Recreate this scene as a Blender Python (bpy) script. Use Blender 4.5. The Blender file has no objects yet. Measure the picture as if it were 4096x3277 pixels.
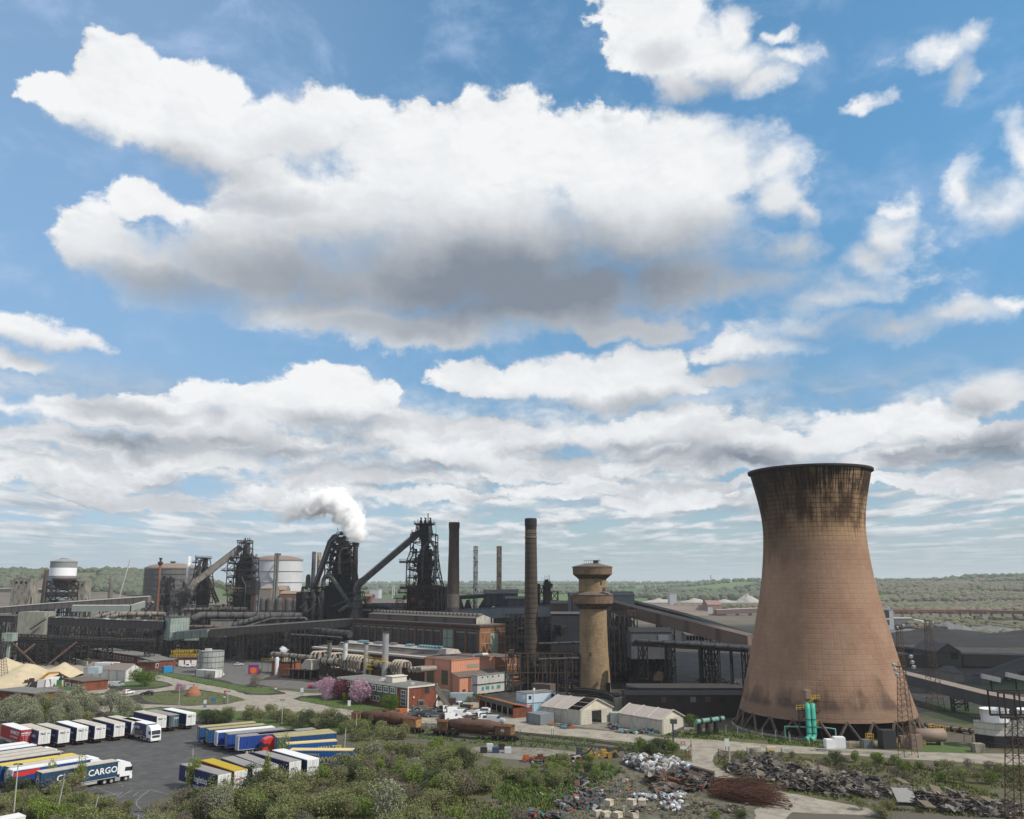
import bpy,math,random
from mathutils import Vector,Matrix
R=math.radians
# ---------------------------------------------------------------- camera
FPX,PITCH,CAMZ=3400.0,math.atan(692/3400.0),37.0
sc=bpy.context.scene
col=sc.collection
cd=bpy.data.cameras.new('camera');cam=bpy.data.objects.new('camera',cd);col.objects.link(cam)
cam.location=(0,0,CAMZ);cam.rotation_euler=(R(90)+PITCH,0,0)
cd.sensor_width=36;cd.lens=FPX/4096*36;cd.clip_start=1;cd.clip_end=40000
sc.camera=cam
sc.view_settings.view_transform='Standard';sc.view_settings.look='None'
sc.view_settings.exposure=0.0;sc.view_settings.gamma=1
CP,SP=math.cos(PITCH),math.sin(PITCH)
def ray(px,py):
 u=(px-2048)/FPX;v=(py-1638.5)/FPX
 return u,CP+v*SP,SP-v*CP
def G(px,py,z=0.0):
 u,h,w=ray(px,py);t=(z-CAMZ)/w
 return Vector((u*t,h*t,z))
def A(px,py,Y):
 u,h,w=ray(px,py);t=Y/h
 return Vector((u*t,Y,CAMZ+w*t))
def Zh(py,Y):return A(2048,py,Y).z
def m_per_px(Y):return Y/FPX
# ---------------------------------------------------------------- sun and sky
SUN_AZ,SUN_EL=R(114),R(46)
sdir=Vector((math.sin(SUN_AZ)*math.cos(SUN_EL),math.cos(SUN_AZ)*math.cos(SUN_EL),math.sin(SUN_EL)))
sl=bpy.data.lights.new('sun','SUN');so=bpy.data.objects.new('sun',sl);col.objects.link(so)
sl.energy=4.3;sl.angle=R(0.55);sl.color=(1,.945,.85)
so.rotation_euler=sdir.to_track_quat('Z','Y').to_euler()
so.location=(0,0,200)
wd=bpy.data.worlds.new('World');sc.world=wd;wd.use_nodes=True
wt=wd.node_tree;wt.nodes.clear()
class NT:
 """small helper to write node maths"""
 def __init__(s,t):s.t=t;s.L=t.links
 def n(s,k,**kw):
  x=s.t.nodes.new(k)
  for a,b in kw.items():setattr(x,a,b)
  return x
 def put(s,sock,v):
  if hasattr(v,'is_linked'):s.L.new(v,sock)
  elif isinstance(v,(tuple,list,Vector)):
   v=tuple(v)
   if len(sock.default_value)==4 and len(v)==3:v=v+(1,)
   sock.default_value=v
  else:sock.default_value=v
 def m(s,op,a,b=0.0,c=0.0,clamp=False):
  x=s.n('ShaderNodeMath',operation=op,use_clamp=clamp)
  s.put(x.inputs[0],a);s.put(x.inputs[1],b);s.put(x.inputs[2],c);return x.outputs[0]
 def v(s,op,a,b=(0,0,0),c=(0,0,0)):
  x=s.n('ShaderNodeVectorMath',operation=op)
  s.put(x.inputs[0],a)
  if len(x.inputs)>1:s.put(x.inputs[1],b)
  if len(x.inputs)>2 and op=='MULTIPLY_ADD':s.put(x.inputs[2],c)
  return x.outputs['Value'] if op in('LENGTH','DOT_PRODUCT','DISTANCE') else x.outputs[0]
 def sep(s,a):
  x=s.n('ShaderNodeSeparateXYZ');s.put(x.inputs[0],a);return x.outputs
 def comb(s,a,b,c=0.0):
  x=s.n('ShaderNodeCombineXYZ')
  for i,q in enumerate((a,b,c)):s.put(x.inputs[i],q)
  return x.outputs[0]
 def noise(s,vec,scale,detail=5,rough=.5,dist=0.0,dim='3D',lac=2.0):
  x=s.n('ShaderNodeTexNoise',noise_dimensions=dim)
  s.put(x.inputs['Vector'],vec);x.inputs['Scale'].default_value=scale
  x.inputs['Detail'].default_value=detail;x.inputs['Roughness'].default_value=rough
  x.inputs['Distortion'].default_value=dist;x.inputs['Lacunarity'].default_value=lac
  return x.outputs['Fac']
 def ss(s,a,lo,hi,o0=0.0,o1=1.0):
  x=s.n('ShaderNodeMapRange',interpolation_type='SMOOTHSTEP')
  for i,q in enumerate((a,lo,hi,o0,o1)):s.put(x.inputs[i],q)
  return x.outputs[0]
 def lin(s,a,lo,hi,o0=0.0,o1=1.0):
  x=s.n('ShaderNodeMapRange')
  for i,q in enumerate((a,lo,hi,o0,o1)):s.put(x.inputs[i],q)
  return x.outputs[0]
 def mix(s,f,a,b,mode='MIX'):
  x=s.n('ShaderNodeMix',data_type='RGBA',blend_type=mode)
  s.put(x.inputs[0],f);s.put(x.inputs[6],a);s.put(x.inputs[7],b)
  return x.outputs[2]
CL=[(150,215,95,48),(265,150,92,80),(240,235,150,85),(375,205,105,85),(430,290,180,95),(475,185,60,45),(620,285,180,90),(700,235,85,55),(900,340,250,120),(1060,275,125,85),(1200,335,220,110),(1290,380,160,110),(1420,290,160,72),(1500,350,190,105),(1640,350,90,60),(1660,410,88,75),(1700,450,60,60),(1590,590,170,70),(700,660,250,50),(1400,480,290,140),(1000,500,350,150),(700,470,300,120),(560,390,130,60),(300,430,95,52),(215,520,90,80),(330,570,190,85),(500,560,240,95),(505,490,70,45),(800,600,350,70),(1150,610,350,80),(1450,580,200,80),(1300,690,180,32),(900,690,300,50),(1120,660,300,60),(900,560,300,90),(1665,525,85,45),(1390,50,115,80),(1460,115,150,65),(1560,60,50,70),(1555,140,110,60),(1335,110,75,55),(1445,175,60,40),(1400,-20,150,60),(1600,180,75,50),(1660,125,60,30),(1985,110,90,36),(2035,160,50,55),(2050,70,45,32),(2100,430,100,60),(2145,330,50,90),(2030,400,40,45),(1875,500,68,60),(1830,550,70,40),(1905,430,30,30),(1820,215,60,16),(1650,75,40,20),(1760,630,150,38),(1700,690,180,34),(1870,690,160,34),(2010,665,130,22),(2120,645,80,18),(1600,735,190,34),(990,785,85,42),(1100,800,120,45),(1210,795,120,52),(1350,770,105,50),(1400,815,130,42),(1280,840,150,26),(1550,785,140,32),(45,700,120,42),(140,722,90,28),(40,765,110,28),(480,825,100,34),(710,815,125,52),(640,850,200,50),(400,885,230,52),(190,870,180,38),(150,930,190,34),(500,935,300,34),(1440,895,120,58),(1300,915,140,46),(1600,930,190,44),(1090,925,150,38),(880,940,70,48),(980,965,200,30),(1760,905,110,48),(1950,880,140,56),(2110,815,150,60),(2080,930,210,48),(1850,962,230,30),(350,960,300,40),(900,900,160,40),(1500,965,300,40),(2050,1000,200,34),(80,1010,160,26),(760,1000,200,30),(1150,985,240,30),(1400,1060,200,22),(300,1055,200,22),(600,1035,150,26),(200,1000,220,22),(1230,1030,170,24),(1500,1030,120,20),(900,1050,160,20),(1900,1010,190,18)]
CL=[(x,y,rx*(1.5 if x>1700 and y<760 else 1.22 if x>1250 and y<240 else 1.06),ry*(1.5 if x>1700 and y<760 else 1.22 if x>1250 and y<240 else 1.06)) for x,y,rx,ry in CL]
def azel(x,y):
 u,h,w=ray(x*1.9,y*1.9)
 return math.atan2(u,h),math.atan2(w,math.hypot(u,h))
GR=[(1120,600,900,190,.90),(680,600,520,130,.66),(720,520,300,95,.35),(400,610,330,85,.66),(380,355,230,60,.50),(640,330,160,60,.22),(150,275,140,50,.32),(560,430,240,50,.30),(1250,690,480,80,.55),(860,680,420,70,.60),(1560,500,160,90,.30),(1470,190,190,60,.40),(1390,120,90,40,.25),(2010,170,110,60,.38),(2120,480,130,60,.30),(2060,400,60,50,.22),(1850,540,110,60,.30),(1800,700,330,60,.42),(1600,780,260,50,.45),(100,750,170,45,.45),(1130,860,260,42,.55),(1350,850,180,36,.40),(700,880,170,34,.42),(330,930,330,44,.50),(600,960,300,34,.42),(100,960,200,34,.42),(1280,950,260,30,.48),(1620,965,260,34,.55),(2020,950,280,50,.60),(2060,850,90,30,.28),(240,865,160,36,.40),(900,985,200,22,.35),(460,870,60,30,.25)]
def build_sky():
 w=NT(wt)
 tc=w.n('ShaderNodeTexCoord');d=w.v('NORMALIZE',tc.outputs['Generated'])
 x,y,z=w.sep(d)
 az=w.m('ARCTAN2',x,y);el=w.m('ARCSINE',z)
 p=w.comb(az,el)
 wn=w.n('ShaderNodeTexNoise');w.put(wn.inputs['Vector'],p);wn.inputs['Scale'].default_value=13;wn.inputs['Detail'].default_value=5;wn.inputs['Roughness'].default_value=.6
 wv=w.v('SUBTRACT',wn.outputs['Color'],(.5,.5,.5))
 pw=w.v('MULTIPLY_ADD',wv,(.10,.065,0),p)
 acc=None
 for(bx,by,rx,ry) in CL:
  a,e=azel(bx,by);a2,e2=azel(bx+rx,by);a3,e3=azel(bx,by-ry)
  ra=abs(a2-a);re=abs(e3-e)
  dd=w.v('LENGTH',w.v('MULTIPLY_ADD',pw,(1/ra,1/re,0),(-a/ra,-e/re,0)))
  acc=dd if acc is None else w.m('SMOOTH_MIN',acc,dd,.22)
 B0=w.m('SUBTRACT',1.0,acc)
 S=None
 ps=w.v('MULTIPLY_ADD',wv,(.10,.05,0),p)
 for(bx,by,rx,ry,k) in GR:
  a,e=azel(bx,by);a2,e2=azel(bx+rx,by);a3,e3=azel(bx,by-ry)
  ra=abs(a2-a);re=abs(e3-e)
  dd=w.v('LENGTH',w.v('MULTIPLY_ADD',ps,(1/ra,1/re,0),(-a/ra,-e/re,0)))
  q=w.ss(dd,.1,1.15,min(k*1.3,1.12),0.0)
  S=q if S is None else w.m('MAXIMUM',S,q) if k<.9 else w.m('ADD',S,q)
 low=w.ss(el,.0,.30)
 sq=w.m('MULTIPLY',el,1.5)
 np_=w.comb(az,sq,0)
 npw=w.v('MULTIPLY_ADD',wv,(.03,.03,0),np_)
 def nz(off,sc_=11,det=10,r=.58):
  return w.m('SUBTRACT',w.noise(w.v('ADD',npw,off),sc_,det,r),.5)
 n0,n1,n2=nz((0,0,0),11,11,.62),nz((.003,.009,0),11,7),nz((.014,.040,0),11,4)
 core=w.ss(B0,.12,.55)
 D0=w.m('ADD',w.m('MULTIPLY',w.m('MULTIPLY',n0,1.9),w.m('SUBTRACT',1.0,w.m('MULTIPLY',core,.9))),w.m('MULTIPLY',B0,1.15))
 soft=w.ss(w.noise(p,6,3,.5),.40,.66)
 wisp=w.m('MULTIPLY',w.ss(az,.20,.36),w.ss(el,.17,.22))
 D0=w.m('SUBTRACT',D0,w.m('MULTIPLY',wisp,.10));D0=w.m('ADD',D0,w.m('MULTIPLY',w.m('MULTIPLY',n0,1.2),wisp))
 wid=w.m('ADD',w.m('MULTIPLY_ADD',w.m('MINIMUM',S,.5),1.0,.16),w.m('ADD',w.m('MULTIPLY',soft,.42),w.m('MULTIPLY',wisp,.75)))
 a_big=w.ss(D0,-.03,w.m('SUBTRACT',wid,.03))
 rel=w.m('ADD',w.m('MULTIPLY',w.m('SUBTRACT',n0,n1),.85),w.m('MULTIPLY',w.m('SUBTRACT',n0,n2),.70))
 rel=w.m('MULTIPLY',rel,w.m('MULTIPLY',w.lin(S,0,.8,1.0,.35),w.m('SUBTRACT',1.0,w.m('MULTIPLY',core,.62))))
 fold=w.m('SUBTRACT',w.noise(w.v('MULTIPLY',pw,(1,2.4,1)),5.0,7,.56),.5)
 big=w.m('SUBTRACT',w.noise(pw,3.6,4,.5),.5)
 S2=w.m('MULTIPLY',S,w.m('MULTIPLY_ADD',fold,.75,.95))
 br=w.m('ADD',w.m('SUBTRACT',.97,w.m('MULTIPLY',S2,.98)),rel)
 br=w.m('ADD',br,w.m('ADD',w.m('MULTIPLY',fold,.34),w.m('MULTIPLY',big,.42)))
 br=w.m('SUBTRACT',br,w.m('MULTIPLY',w.ss(D0,.35,.0),.16))
 br=w.m('SUBTRACT',br,w.m('MULTIPLY',w.ss(el,.26,.12),w.ss(w.noise(w.v('MULTIPLY',pw,(1,3.2,1)),6.5,6,.55),.40,.60,.02,.42)))
 br=w.m('MINIMUM',w.m('MAXIMUM',br,.0),1.08)
 cbig=w.mix(w.lin(br,.0,1.0),(.230,.270,.330),(.915,.93,.945))
 zz=w.m('ADD',w.m('MAXIMUM',z,0.0),.030)
 pl=w.comb(w.m('DIVIDE',w.m('MULTIPLY',x,1.5),zz),w.m('DIVIDE',w.m('MULTIPLY',y,.62),zz))
 pl=w.v('MULTIPLY_ADD',wv,(1.1,.8,0),pl)
 fine=w.m('MULTIPLY',w.m('SUBTRACT',w.noise(w.v('MULTIPLY',p,(1,2.0,1)),26,8,.62),.5),2.0)
 def layer(off):
  f=w.noise(w.v('ADD',pl,off),.95,5,.52)
  return w.m('ADD',w.m('MULTIPLY',w.m('SUBTRACT',f,.425),4.5),fine)
 lm=w.m('MULTIPLY',w.ss(el,.16,.25,1.0,0.0),w.ss(el,.0,.075,.35,1.0))
 l0,l1=layer((0,0,0)),layer((0,-.42,0))
 a_low=w.m('MULTIPLY',w.ss(l0,-.30,.75),lm)
 blow=w.m('ADD',.55,w.m('MULTIPLY',w.m('SUBTRACT',l0,l1),.60))
 blow=w.m('ADD',blow,w.m('MULTIPLY',fine,.5))
 clow=w.mix(w.m('MINIMUM',w.m('MAXIMUM',blow,0.0),1.0),(.31,.36,.42),(.84,.87,.89))
 sky=w.n('ShaderNodeTexSky',sky_type='NISHITA');sky.sun_disc=False
 sky.sun_elevation=SUN_EL;sky.sun_rotation=SUN_AZ
 sky.air_density=1.0;sky.dust_density=.4;sky.ozone_density=1.5
 skc=w.v('SCALE',sky.outputs[0],(0,0,0));skc.node.inputs['Scale'].default_value=.080
 skc=w.v('MULTIPLY',skc,w.mix(w.ss(el,.0,.5),(1.0,1.12,1.22),(.78,1.78,1.98)))
 veil=w.m('MULTIPLY',w.ss(w.noise(w.v('MULTIPLY',p,(1,1.6,1)),7.0,9,.62,.3),.47,.80),.60)
 veil=w.m('ADD',veil,w.m('MULTIPLY',w.ss(az,.05,-.5),.30));veil=w.m('ADD',veil,.15)
 c0=w.mix(veil,skc,(.42,.56,.80))
 c1=w.mix(a_low,c0,clow)
 c2=w.mix(a_big,c1,cbig)
 outv=w.m('MAXIMUM',w.m('MAXIMUM',w.ss(w.m('ABSOLUTE',az),.62,.78),w.ss(el,.68,.80)),w.m('LESS_THAN',y,0.0))
 gz=w.noise(w.v('SCALE',w.comb(w.m('DIVIDE',x,w.m('ADD',w.m('ABSOLUTE',z),.12)),w.m('DIVIDE',y,w.m('ADD',w.m('ABSOLUTE',z),.12)))),1.1,5,.55)
 gz.node.inputs['Vector'].links[0].from_node.inputs['Scale'].default_value=1.0
 c2=w.mix(w.m('MULTIPLY',w.ss(gz,.42,.52),outv),c2,w.mix(w.ss(gz,.5,.68),(.80,.81,.82),(.50,.50,.51)))
 hz=w.ss(el,.0,.075,.66,0.0)
 c3=w.mix(hz,c2,(.40,.50,.58))
 c4=w.mix(w.ss(el,-.03,-.005),(.10,.10,.09),c3)
 bg=w.n('ShaderNodeBackground');w.L.new(c4,bg.inputs[0]);bg.inputs[1].default_value=1.0
 out=w.n('ShaderNodeOutputWorld');w.L.new(bg.outputs[0],out.inputs[0])
 wd.cycles.sampling_method='MANUAL';wd.cycles.sample_map_resolution=512
build_sky()
# ---------------------------------------------------------------- mesh collector
LOCAL=set()
class MB:
 def __init__(s):s.v=[];s.f=[];s.sm=[]
 def face(s,pts,smooth=False):
  i=len(s.v);s.v+=[tuple(p) for p in pts];s.f.append(tuple(range(i,i+len(pts))));s.sm.append(smooth);return s
 def add(s,vs,fs,smooth=False):
  i=len(s.v);s.v+=[tuple(p) for p in vs]
  for f in fs:s.f.append(tuple(i+k for k in f));s.sm.append(smooth)
  return s
 def hexa(s,b,t):
  return s.add(list(b)+list(t),[(3,2,1,0),(4,5,6,7),(0,1,5,4),(1,2,6,5),(2,3,7,6),(3,0,4,7)])
 def box(s,c,d,rz=0.0):
  cx,cy,cz=c;dx,dy,dz=d[0]/2,d[1]/2,d[2];k,q=math.cos(rz),math.sin(rz)
  P=[(cx+x*k-y*q,cy+x*q+y*k) for x,y in((-dx,-dy),(dx,-dy),(dx,dy),(-dx,dy))]
  return s.hexa([(x,y,cz) for x,y in P],[(x,y,cz+dz) for x,y in P])
 def prism(s,pts,z0,z1):
  n=len(pts);a=sum(pts[i][0]*pts[(i+1)%n][1]-pts[(i+1)%n][0]*pts[i][1] for i in range(n))
  if a<0:pts=pts[::-1]
  vs=[(p[0],p[1],z0) for p in pts]+[(p[0],p[1],z1) for p in pts]
  fs=[tuple(range(n-1,-1,-1)),tuple(range(n,2*n))]+[(i,(i+1)%n,n+(i+1)%n,n+i) for i in range(n)]
  return s.add(vs,fs)
 def beam(s,a,b,w,h=None,up=(0,0,1)):
  a=Vector(a);b=Vector(b);d=b-a
  if d.length<1e-6:return s
  d.normalize();u=Vector(up)
  if abs(d.dot(u))>.97:u=Vector((0,1,0))
  x=d.cross(u).normalized();y=x.cross(d).normalized();h=h or w
  x*=w/2;y*=h/2
  return s.add([a-x-y,a+x-y,a+x+y,a-x+y,b-x-y,b+x-y,b+x+y,b-x+y],[(0,1,2,3),(7,6,5,4),(0,4,5,1),(1,5,6,2),(2,6,7,3),(3,7,4,0)])
 def tube(s,pts,r,n=10,cap=True,smooth=True):
  pts=[Vector(p) for p in pts];m=len(pts)
  rs=r if isinstance(r,(list,tuple)) else[r]*m
  rings=[];px=None
  for i,p in enumerate(pts):
   d=(pts[min(i+1,m-1)]-pts[max(i-1,0)]).normalized()
   if px is None:
    u=Vector((0,0,1)) if abs(d.z)<.9 else Vector((0,1,0))
    px=d.cross(u).normalized()
   else:px=(px-d*px.dot(d)).normalized()
   py=d.cross(px)
   rings.append([p+(px*math.cos(t)+py*math.sin(t))*rs[i] for t in[2*math.pi*k/n for k in range(n)]])
  vs=[q for rg in rings for q in rg]
  fs=[(i*n+k,i*n+(k+1)%n,(i+1)*n+(k+1)%n,(i+1)*n+k) for i in range(m-1) for k in range(n)]
  s.add(vs,fs,smooth)
  if cap:
   s.face(rings[0][::-1]);s.face(rings[-1])
  return s
 def lathe(s,c,prof,n=32,smooth=True,cap=True):
  cx,cy,cz=c
  rings=[[(cx+r*math.cos(2*math.pi*k/n),cy+r*math.sin(2*math.pi*k/n),cz+z) for k in range(n)] for r,z in prof]
  vs=[q for rg in rings for q in rg];m=len(prof)
  s.add(vs,[(i*n+k,i*n+(k+1)%n,(i+1)*n+(k+1)%n,(i+1)*n+k) for i in range(m-1) for k in range(n)],smooth)
  if cap:
   if prof[0][0]>.01:s.face(rings[0][::-1])
   if prof[-1][0]>.01:s.face(rings[-1])
  return s
 def cyl(s,a,b,r,r2=None,n=12,smooth=True):return s.tube([a,b],[r,r2 if r2 is not None else r],n,True,smooth)
 def build(s,name,mat,parent=None,smooth=None):
  me=bpy.data.meshes.new(name);off=(0,0,0)
  if parent is not None:
   rt=parent
   while rt.parent:rt=rt.parent
   off=(0,0,0) if rt.name in LOCAL else tuple(rt.location)
  me.from_pydata([(x-off[0],y-off[1],z-off[2]) for x,y,z in s.v],[],s.f)
  me.polygons.foreach_set('use_smooth',s.sm if smooth is None else[smooth]*len(s.f))
  me.update()
  o=bpy.data.objects.new(name,me);col.objects.link(o);me.materials.append(mat)
  if parent is not None:o.parent=parent
  return o
def tag(o,label=None,cat=None,group=None,kind=None):
 if label:o['label']=label
 if cat:o['category']=cat
 if group:o['group']=group
 if kind:o['kind']=kind
 return o
def thing(name,loc,label,cat,group=None,rz=0.0,local=False):
 o=bpy.data.objects.new(name,None);col.objects.link(o);o.location=loc;o.rotation_euler=(0,0,rz)
 o.empty_display_size=.5
 if local:LOCAL.add(o.name)
 return tag(o,label,cat,group)
def solo(mb,name,mat,label,cat,group=None,loc=None,kind=None,smooth=None):
 if loc is None:
  n=len(mb.v);loc=(sum(p[0] for p in mb.v)/n,sum(p[1] for p in mb.v)/n,min(p[2] for p in mb.v))
 mb.v=[(x-loc[0],y-loc[1],z-loc[2]) for x,y,z in mb.v]
 o=mb.build(name,mat,None,smooth);o.location=loc
 return tag(o,label,cat,group,kind)
def kids(o):return list(o.children)
def copy_tree(o,parent=None):
 c=o.copy();col.objects.link(c)
 if parent is not None:c.parent=parent
 for ch in kids(o):copy_tree(ch,c)
 return c
 # ---------------------------------------------------------------- materials
MATS={}
def srgb(r,g,b):
 f=lambda c:(c/255/12.92) if c/255<=.04045 else((c/255+.055)/1.055)**2.4
 return(f(r),f(g),f(b))
def M(name,c,rough=.85,var=.3,scale=.35,metal=0.0,pat=None,c2=None,amt=.5,bump=.0,spec=.3,fine=1.0,lo=.45,hi=.62,psz=1.0,mort=None):
 """noise-mottled surface; c2 = second patchy colour (rust, soot, dirt); pat = brick / ribs / boards / panels"""
 if name in MATS:return MATS[name]
 m=bpy.data.materials.new(name);m.use_nodes=True;t=m.node_tree;t.nodes.clear();w=NT(t)
 bs=w.n('ShaderNodeBsdfPrincipled');out=w.n('ShaderNodeOutputMaterial');w.L.new(bs.outputs[0],out.inputs[0])
 P=w.n('ShaderNodeTexCoord').outputs['Object']
 n1=w.noise(P,scale,6,.62);n2=w.noise(P,scale*9,4,.6)
 k=w.m('ADD',w.m('MULTIPLY',w.m('SUBTRACT',n1,.5),2.6*var),w.m('MULTIPLY',w.m('SUBTRACT',n2,.5),1.2*var*fine))
 k=w.m('ADD',k,1.0)
 base=c
 if c2 is not None:
  f=w.noise(w.v('MULTIPLY',P,(1,1,.35)),scale*2.2,8,.68,.2)
  f=w.m('MULTIPLY',w.ss(f,lo,hi),amt)
  base=w.mix(f,c,c2)
 hgt=None
 if pat in('brick','block'):
  x,y,z=w.sep(P);xy=w.comb(w.m('ADD',x,y),z)
  br=w.n('ShaderNodeTexBrick');w.put(br.inputs['Vector'],xy);br.inputs['Scale'].default_value=1
  br.inputs['Brick Width'].default_value=.45*psz;br.inputs['Row Height'].default_value=.15*psz;br.inputs['Mortar Size'].default_value=.018*psz
  w.put(br.inputs['Color1'],(1,1,1));w.put(br.inputs['Color2'],(.72,.72,.72));w.put(br.inputs['Mortar'],mort or(.8,.8,.8))
  base=w.mix(1.0,base,br.outputs[0],'MULTIPLY')
 if pat in('ribs','boards','panels'):
  x,y,z=w.sep(P)
  q=z if pat=='boards' else w.m('ADD',x,w.m('MULTIPLY',y,.83))
  fr=w.m('FRACT',w.m('DIVIDE',q,psz))
  line=w.ss(w.m('ABSOLUTE',w.m('SUBTRACT',fr,.5)),.36,.48,1.0,.60)
  kk=line
  if pat=='panels':
   fz=w.m('FRACT',w.m('DIVIDE',z,psz*2.2));kk=w.m('MULTIPLY',kk,w.ss(w.m('ABSOLUTE',w.m('SUBTRACT',fz,.5)),.46,.49,1.0,.65))
  k=w.m('MULTIPLY',k,kk)
 cv=w.v('SCALE',base);w.put(cv.node.inputs['Scale'],k)
 w.L.new(cv,bs.inputs['Base Color'])
 bs.inputs['Roughness'].default_value=rough;bs.inputs['Metallic'].default_value=metal
 bs.inputs['Specular IOR Level'].default_value=spec
 if bump:
  b=w.n('ShaderNodeBump');b.inputs['Strength'].default_value=min(1,bump);b.inputs['Distance'].default_value=.3
  w.L.new(n2,b.inputs['Height']);w.L.new(b.outputs[0],bs.inputs['Normal'])
 MATS[name]=m;return m
def glow(name,c,e):
 m=bpy.data.materials.new(name);m.use_nodes=True;b=m.node_tree.nodes['Principled BSDF']
 b.inputs['Base Color'].default_value=(*c,1);b.inputs['Emission Color'].default_value=(*c,1);b.inputs['Emission Strength'].default_value=e
 return m
black=M('soot_black',(.018,.018,.020),.8,.5,c2=(.035,.022,.016),amt=.6)
dsteel=M('dark_steel',(.020,.020,.022),.7,.5,c2=(.045,.028,.018),amt=.6)
gsteel=M('grey_steel',(.065,.066,.068),.7,.35,c2=(.06,.04,.03),amt=.5)
brownst=M('brown_steel',(.055,.040,.032),.8,.4,c2=(.11,.05,.025),amt=.6)
rust=M('rust',(.13,.050,.024),.85,.5,.8,c2=(.04,.022,.016),amt=.8)
rust2=M('rust_orange',(.22,.085,.03),.85,.45,.8,c2=(.05,.03,.02),amt=.8)
mast_rust=M('mast_rust',(.10,.062,.048),.85,.3,.8)
conc=M('concrete',(.26,.24,.20),.9,.25,.25,c2=(.07,.06,.05),amt=.75,bump=.3)
conc2=M('pale_concrete',(.42,.40,.35),.9,.2,.3,c2=(.18,.16,.14),amt=.6)
pipeg=M('pipe_grey',(.10,.098,.095),.6,.3,.3,c2=(.04,.03,.027),amt=.7)
pipeb=M('pipe_beige',(.26,.22,.185),.65,.25,.3,c2=(.10,.07,.05),amt=.6)
piped=M('pipe_dark',(.055,.055,.058),.6,.4,.3,c2=(.03,.022,.02),amt=.7)
brickr=M('brick_red',(.21,.068,.038),.9,.25,.4,pat='brick',c2=(.10,.035,.022),amt=.6)
bricko=M('brick_orange',(.30,.145,.075),.9,.22,.4,pat='brick',c2=(.13,.06,.03),amt=.7)
brickd=M('brick_dark',(.085,.048,.034),.9,.3,.3,pat='brick',c2=(.03,.022,.018),amt=.7)
white=M('white_paint',(.74,.74,.73),.5,.06,.8)
whited=M('white_dirty',(.60,.59,.56),.6,.15,.5,c2=(.3,.26,.2),amt=.5)
glass=M('window_glass',(.03,.04,.05),.15,.2,spec=.7)
glassd=M('grimy_glass',(.055,.062,.06),.4,.35,.9,c2=(.02,.02,.02),amt=.6)
rubber=M('rubber',(.018,.018,.018),.9,.2)
roofg=M('roof_grey',(.17,.165,.155),.9,.25,.4,c2=(.09,.085,.08),amt=.6)
roofb=M('roof_brown',(.13,.105,.09),.9,.2,.4,c2=(.07,.055,.045),amt=.6)
yellow=M('yellow_rail',(.55,.38,.04),.6,.2,.8,c2=(.2,.1,.03),amt=.5)
# ---------------------------------------------------------------- terrain
def sst(a,b,x):
 t=max(0,min(1,(x-a)/(b-a)));return t*t*(3-2*t)
from mathutils import noise as mnoise
def H(x,y):
 if y<900:return 0.0
 h=sst(900,6500,y)*34
 h+=6*sst(1300,3000,y)*mnoise.noise((x/700,y/900,.3))+9*sst(3500,7000,y)*mnoise.noise((x/1800,y/2500,4))
 h+=52*math.exp(-((y-1750)/300)**2)*sst(-470,-760,x)*(1+.12*mnoise.noise((x/120,y/200,2)))
 h+=27*sst(1000,2300,y)*sst(560,900,x)*sst(5200,3300,y)
 h+=13*sst(1500,2400,y)*sst(1150,1500,x)*sst(5200,3300,y)
 return h
def ground_mat():
 m=bpy.data.materials.new('ground_soil_and_grass');m.use_nodes=True;t=m.node_tree;t.nodes.clear();w=NT(t)
 bs=w.n('ShaderNodeBsdfPrincipled');out=w.n('ShaderNodeOutputMaterial');w.L.new(bs.outputs[0],out.inputs[0])
 P=w.n('ShaderNodeTexCoord').outputs['Object'];x,y,z=w.sep(P)
 a=w.noise(P,.05,6,.6);b=w.noise(P,.35,6,.65);c=w.noise(P,2.2,4,.6)
 grass=w.mix(w.ss(b,.38,.62),(.060,.072,.022),(.105,.100,.048))
 dirt=w.mix(w.ss(c,.35,.65),(.13,.115,.092),(.085,.075,.06))
 near=w.mix(w.ss(w.m('ADD',a,w.m('MULTIPLY',b,.35)),.56,.74),grass,dirt)
 soot=w.mix(w.ss(b,.4,.65),(.035,.034,.034),(.075,.066,.056))
 yb=w.m('ADD',y,w.m('MULTIPLY',w.m('SUBTRACT',a,.5),60))
 c1=w.mix(w.ss(yb,236,262),near,soot)
 vo=w.n('ShaderNodeTexVoronoi');w.put(vo.inputs['Vector'],w.v('MULTIPLY',P,(1/520,1/900,0)));vo.inputs['Scale'].default_value=1
 r,g,bb=w.sep(vo.outputs['Color'])
 f1=w.mix(w.ss(r,.3,.5),(.11,.155,.05),(.07,.125,.035));f1=w.mix(w.ss(g,.58,.68),f1,(.15,.13,.085))
 waste=w.mix(w.ss(w.noise(P,.012,7,.65),.42,.6),(.15,.12,.10),(.10,.105,.07))
 far=w.mix(w.ss(w.m('ADD',y,w.m('MULTIPLY',w.m('SUBTRACT',w.noise(P,.004,4),.5),900)),1500,1900),waste,f1)
 c2=w.mix(w.ss(yb,720,830),c1,far)
 cv=w.v('SCALE',c2);w.put(cv.node.inputs['Scale'],w.m('ADD',.72,w.m('MULTIPLY',c,.56)))
 w.L.new(cv,bs.inputs['Base Color']);bs.inputs['Roughness'].default_value=.95;bs.inputs['Specular IOR Level'].default_value=.1
 return m
g=MB()
ys=[-300,0,60,150,300,600,900]+[900+60*i for i in range(1,30)]+[2700+170*i for i in range(1,40)]+[11000,13300]
us=[i/30*1.0 for i in range(-30,31)]
vs=[]
for yy in ys:
 for u in us:
  xx=u*(max(yy,900)*1.0+400);vs.append((xx,yy,H(xx,yy)))
nu=len(us);fs=[(j*nu+i,j*nu+i+1,(j+1)*nu+i+1,(j+1)*nu+i) for j in range(len(ys)-1) for i in range(nu-1)]
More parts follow.
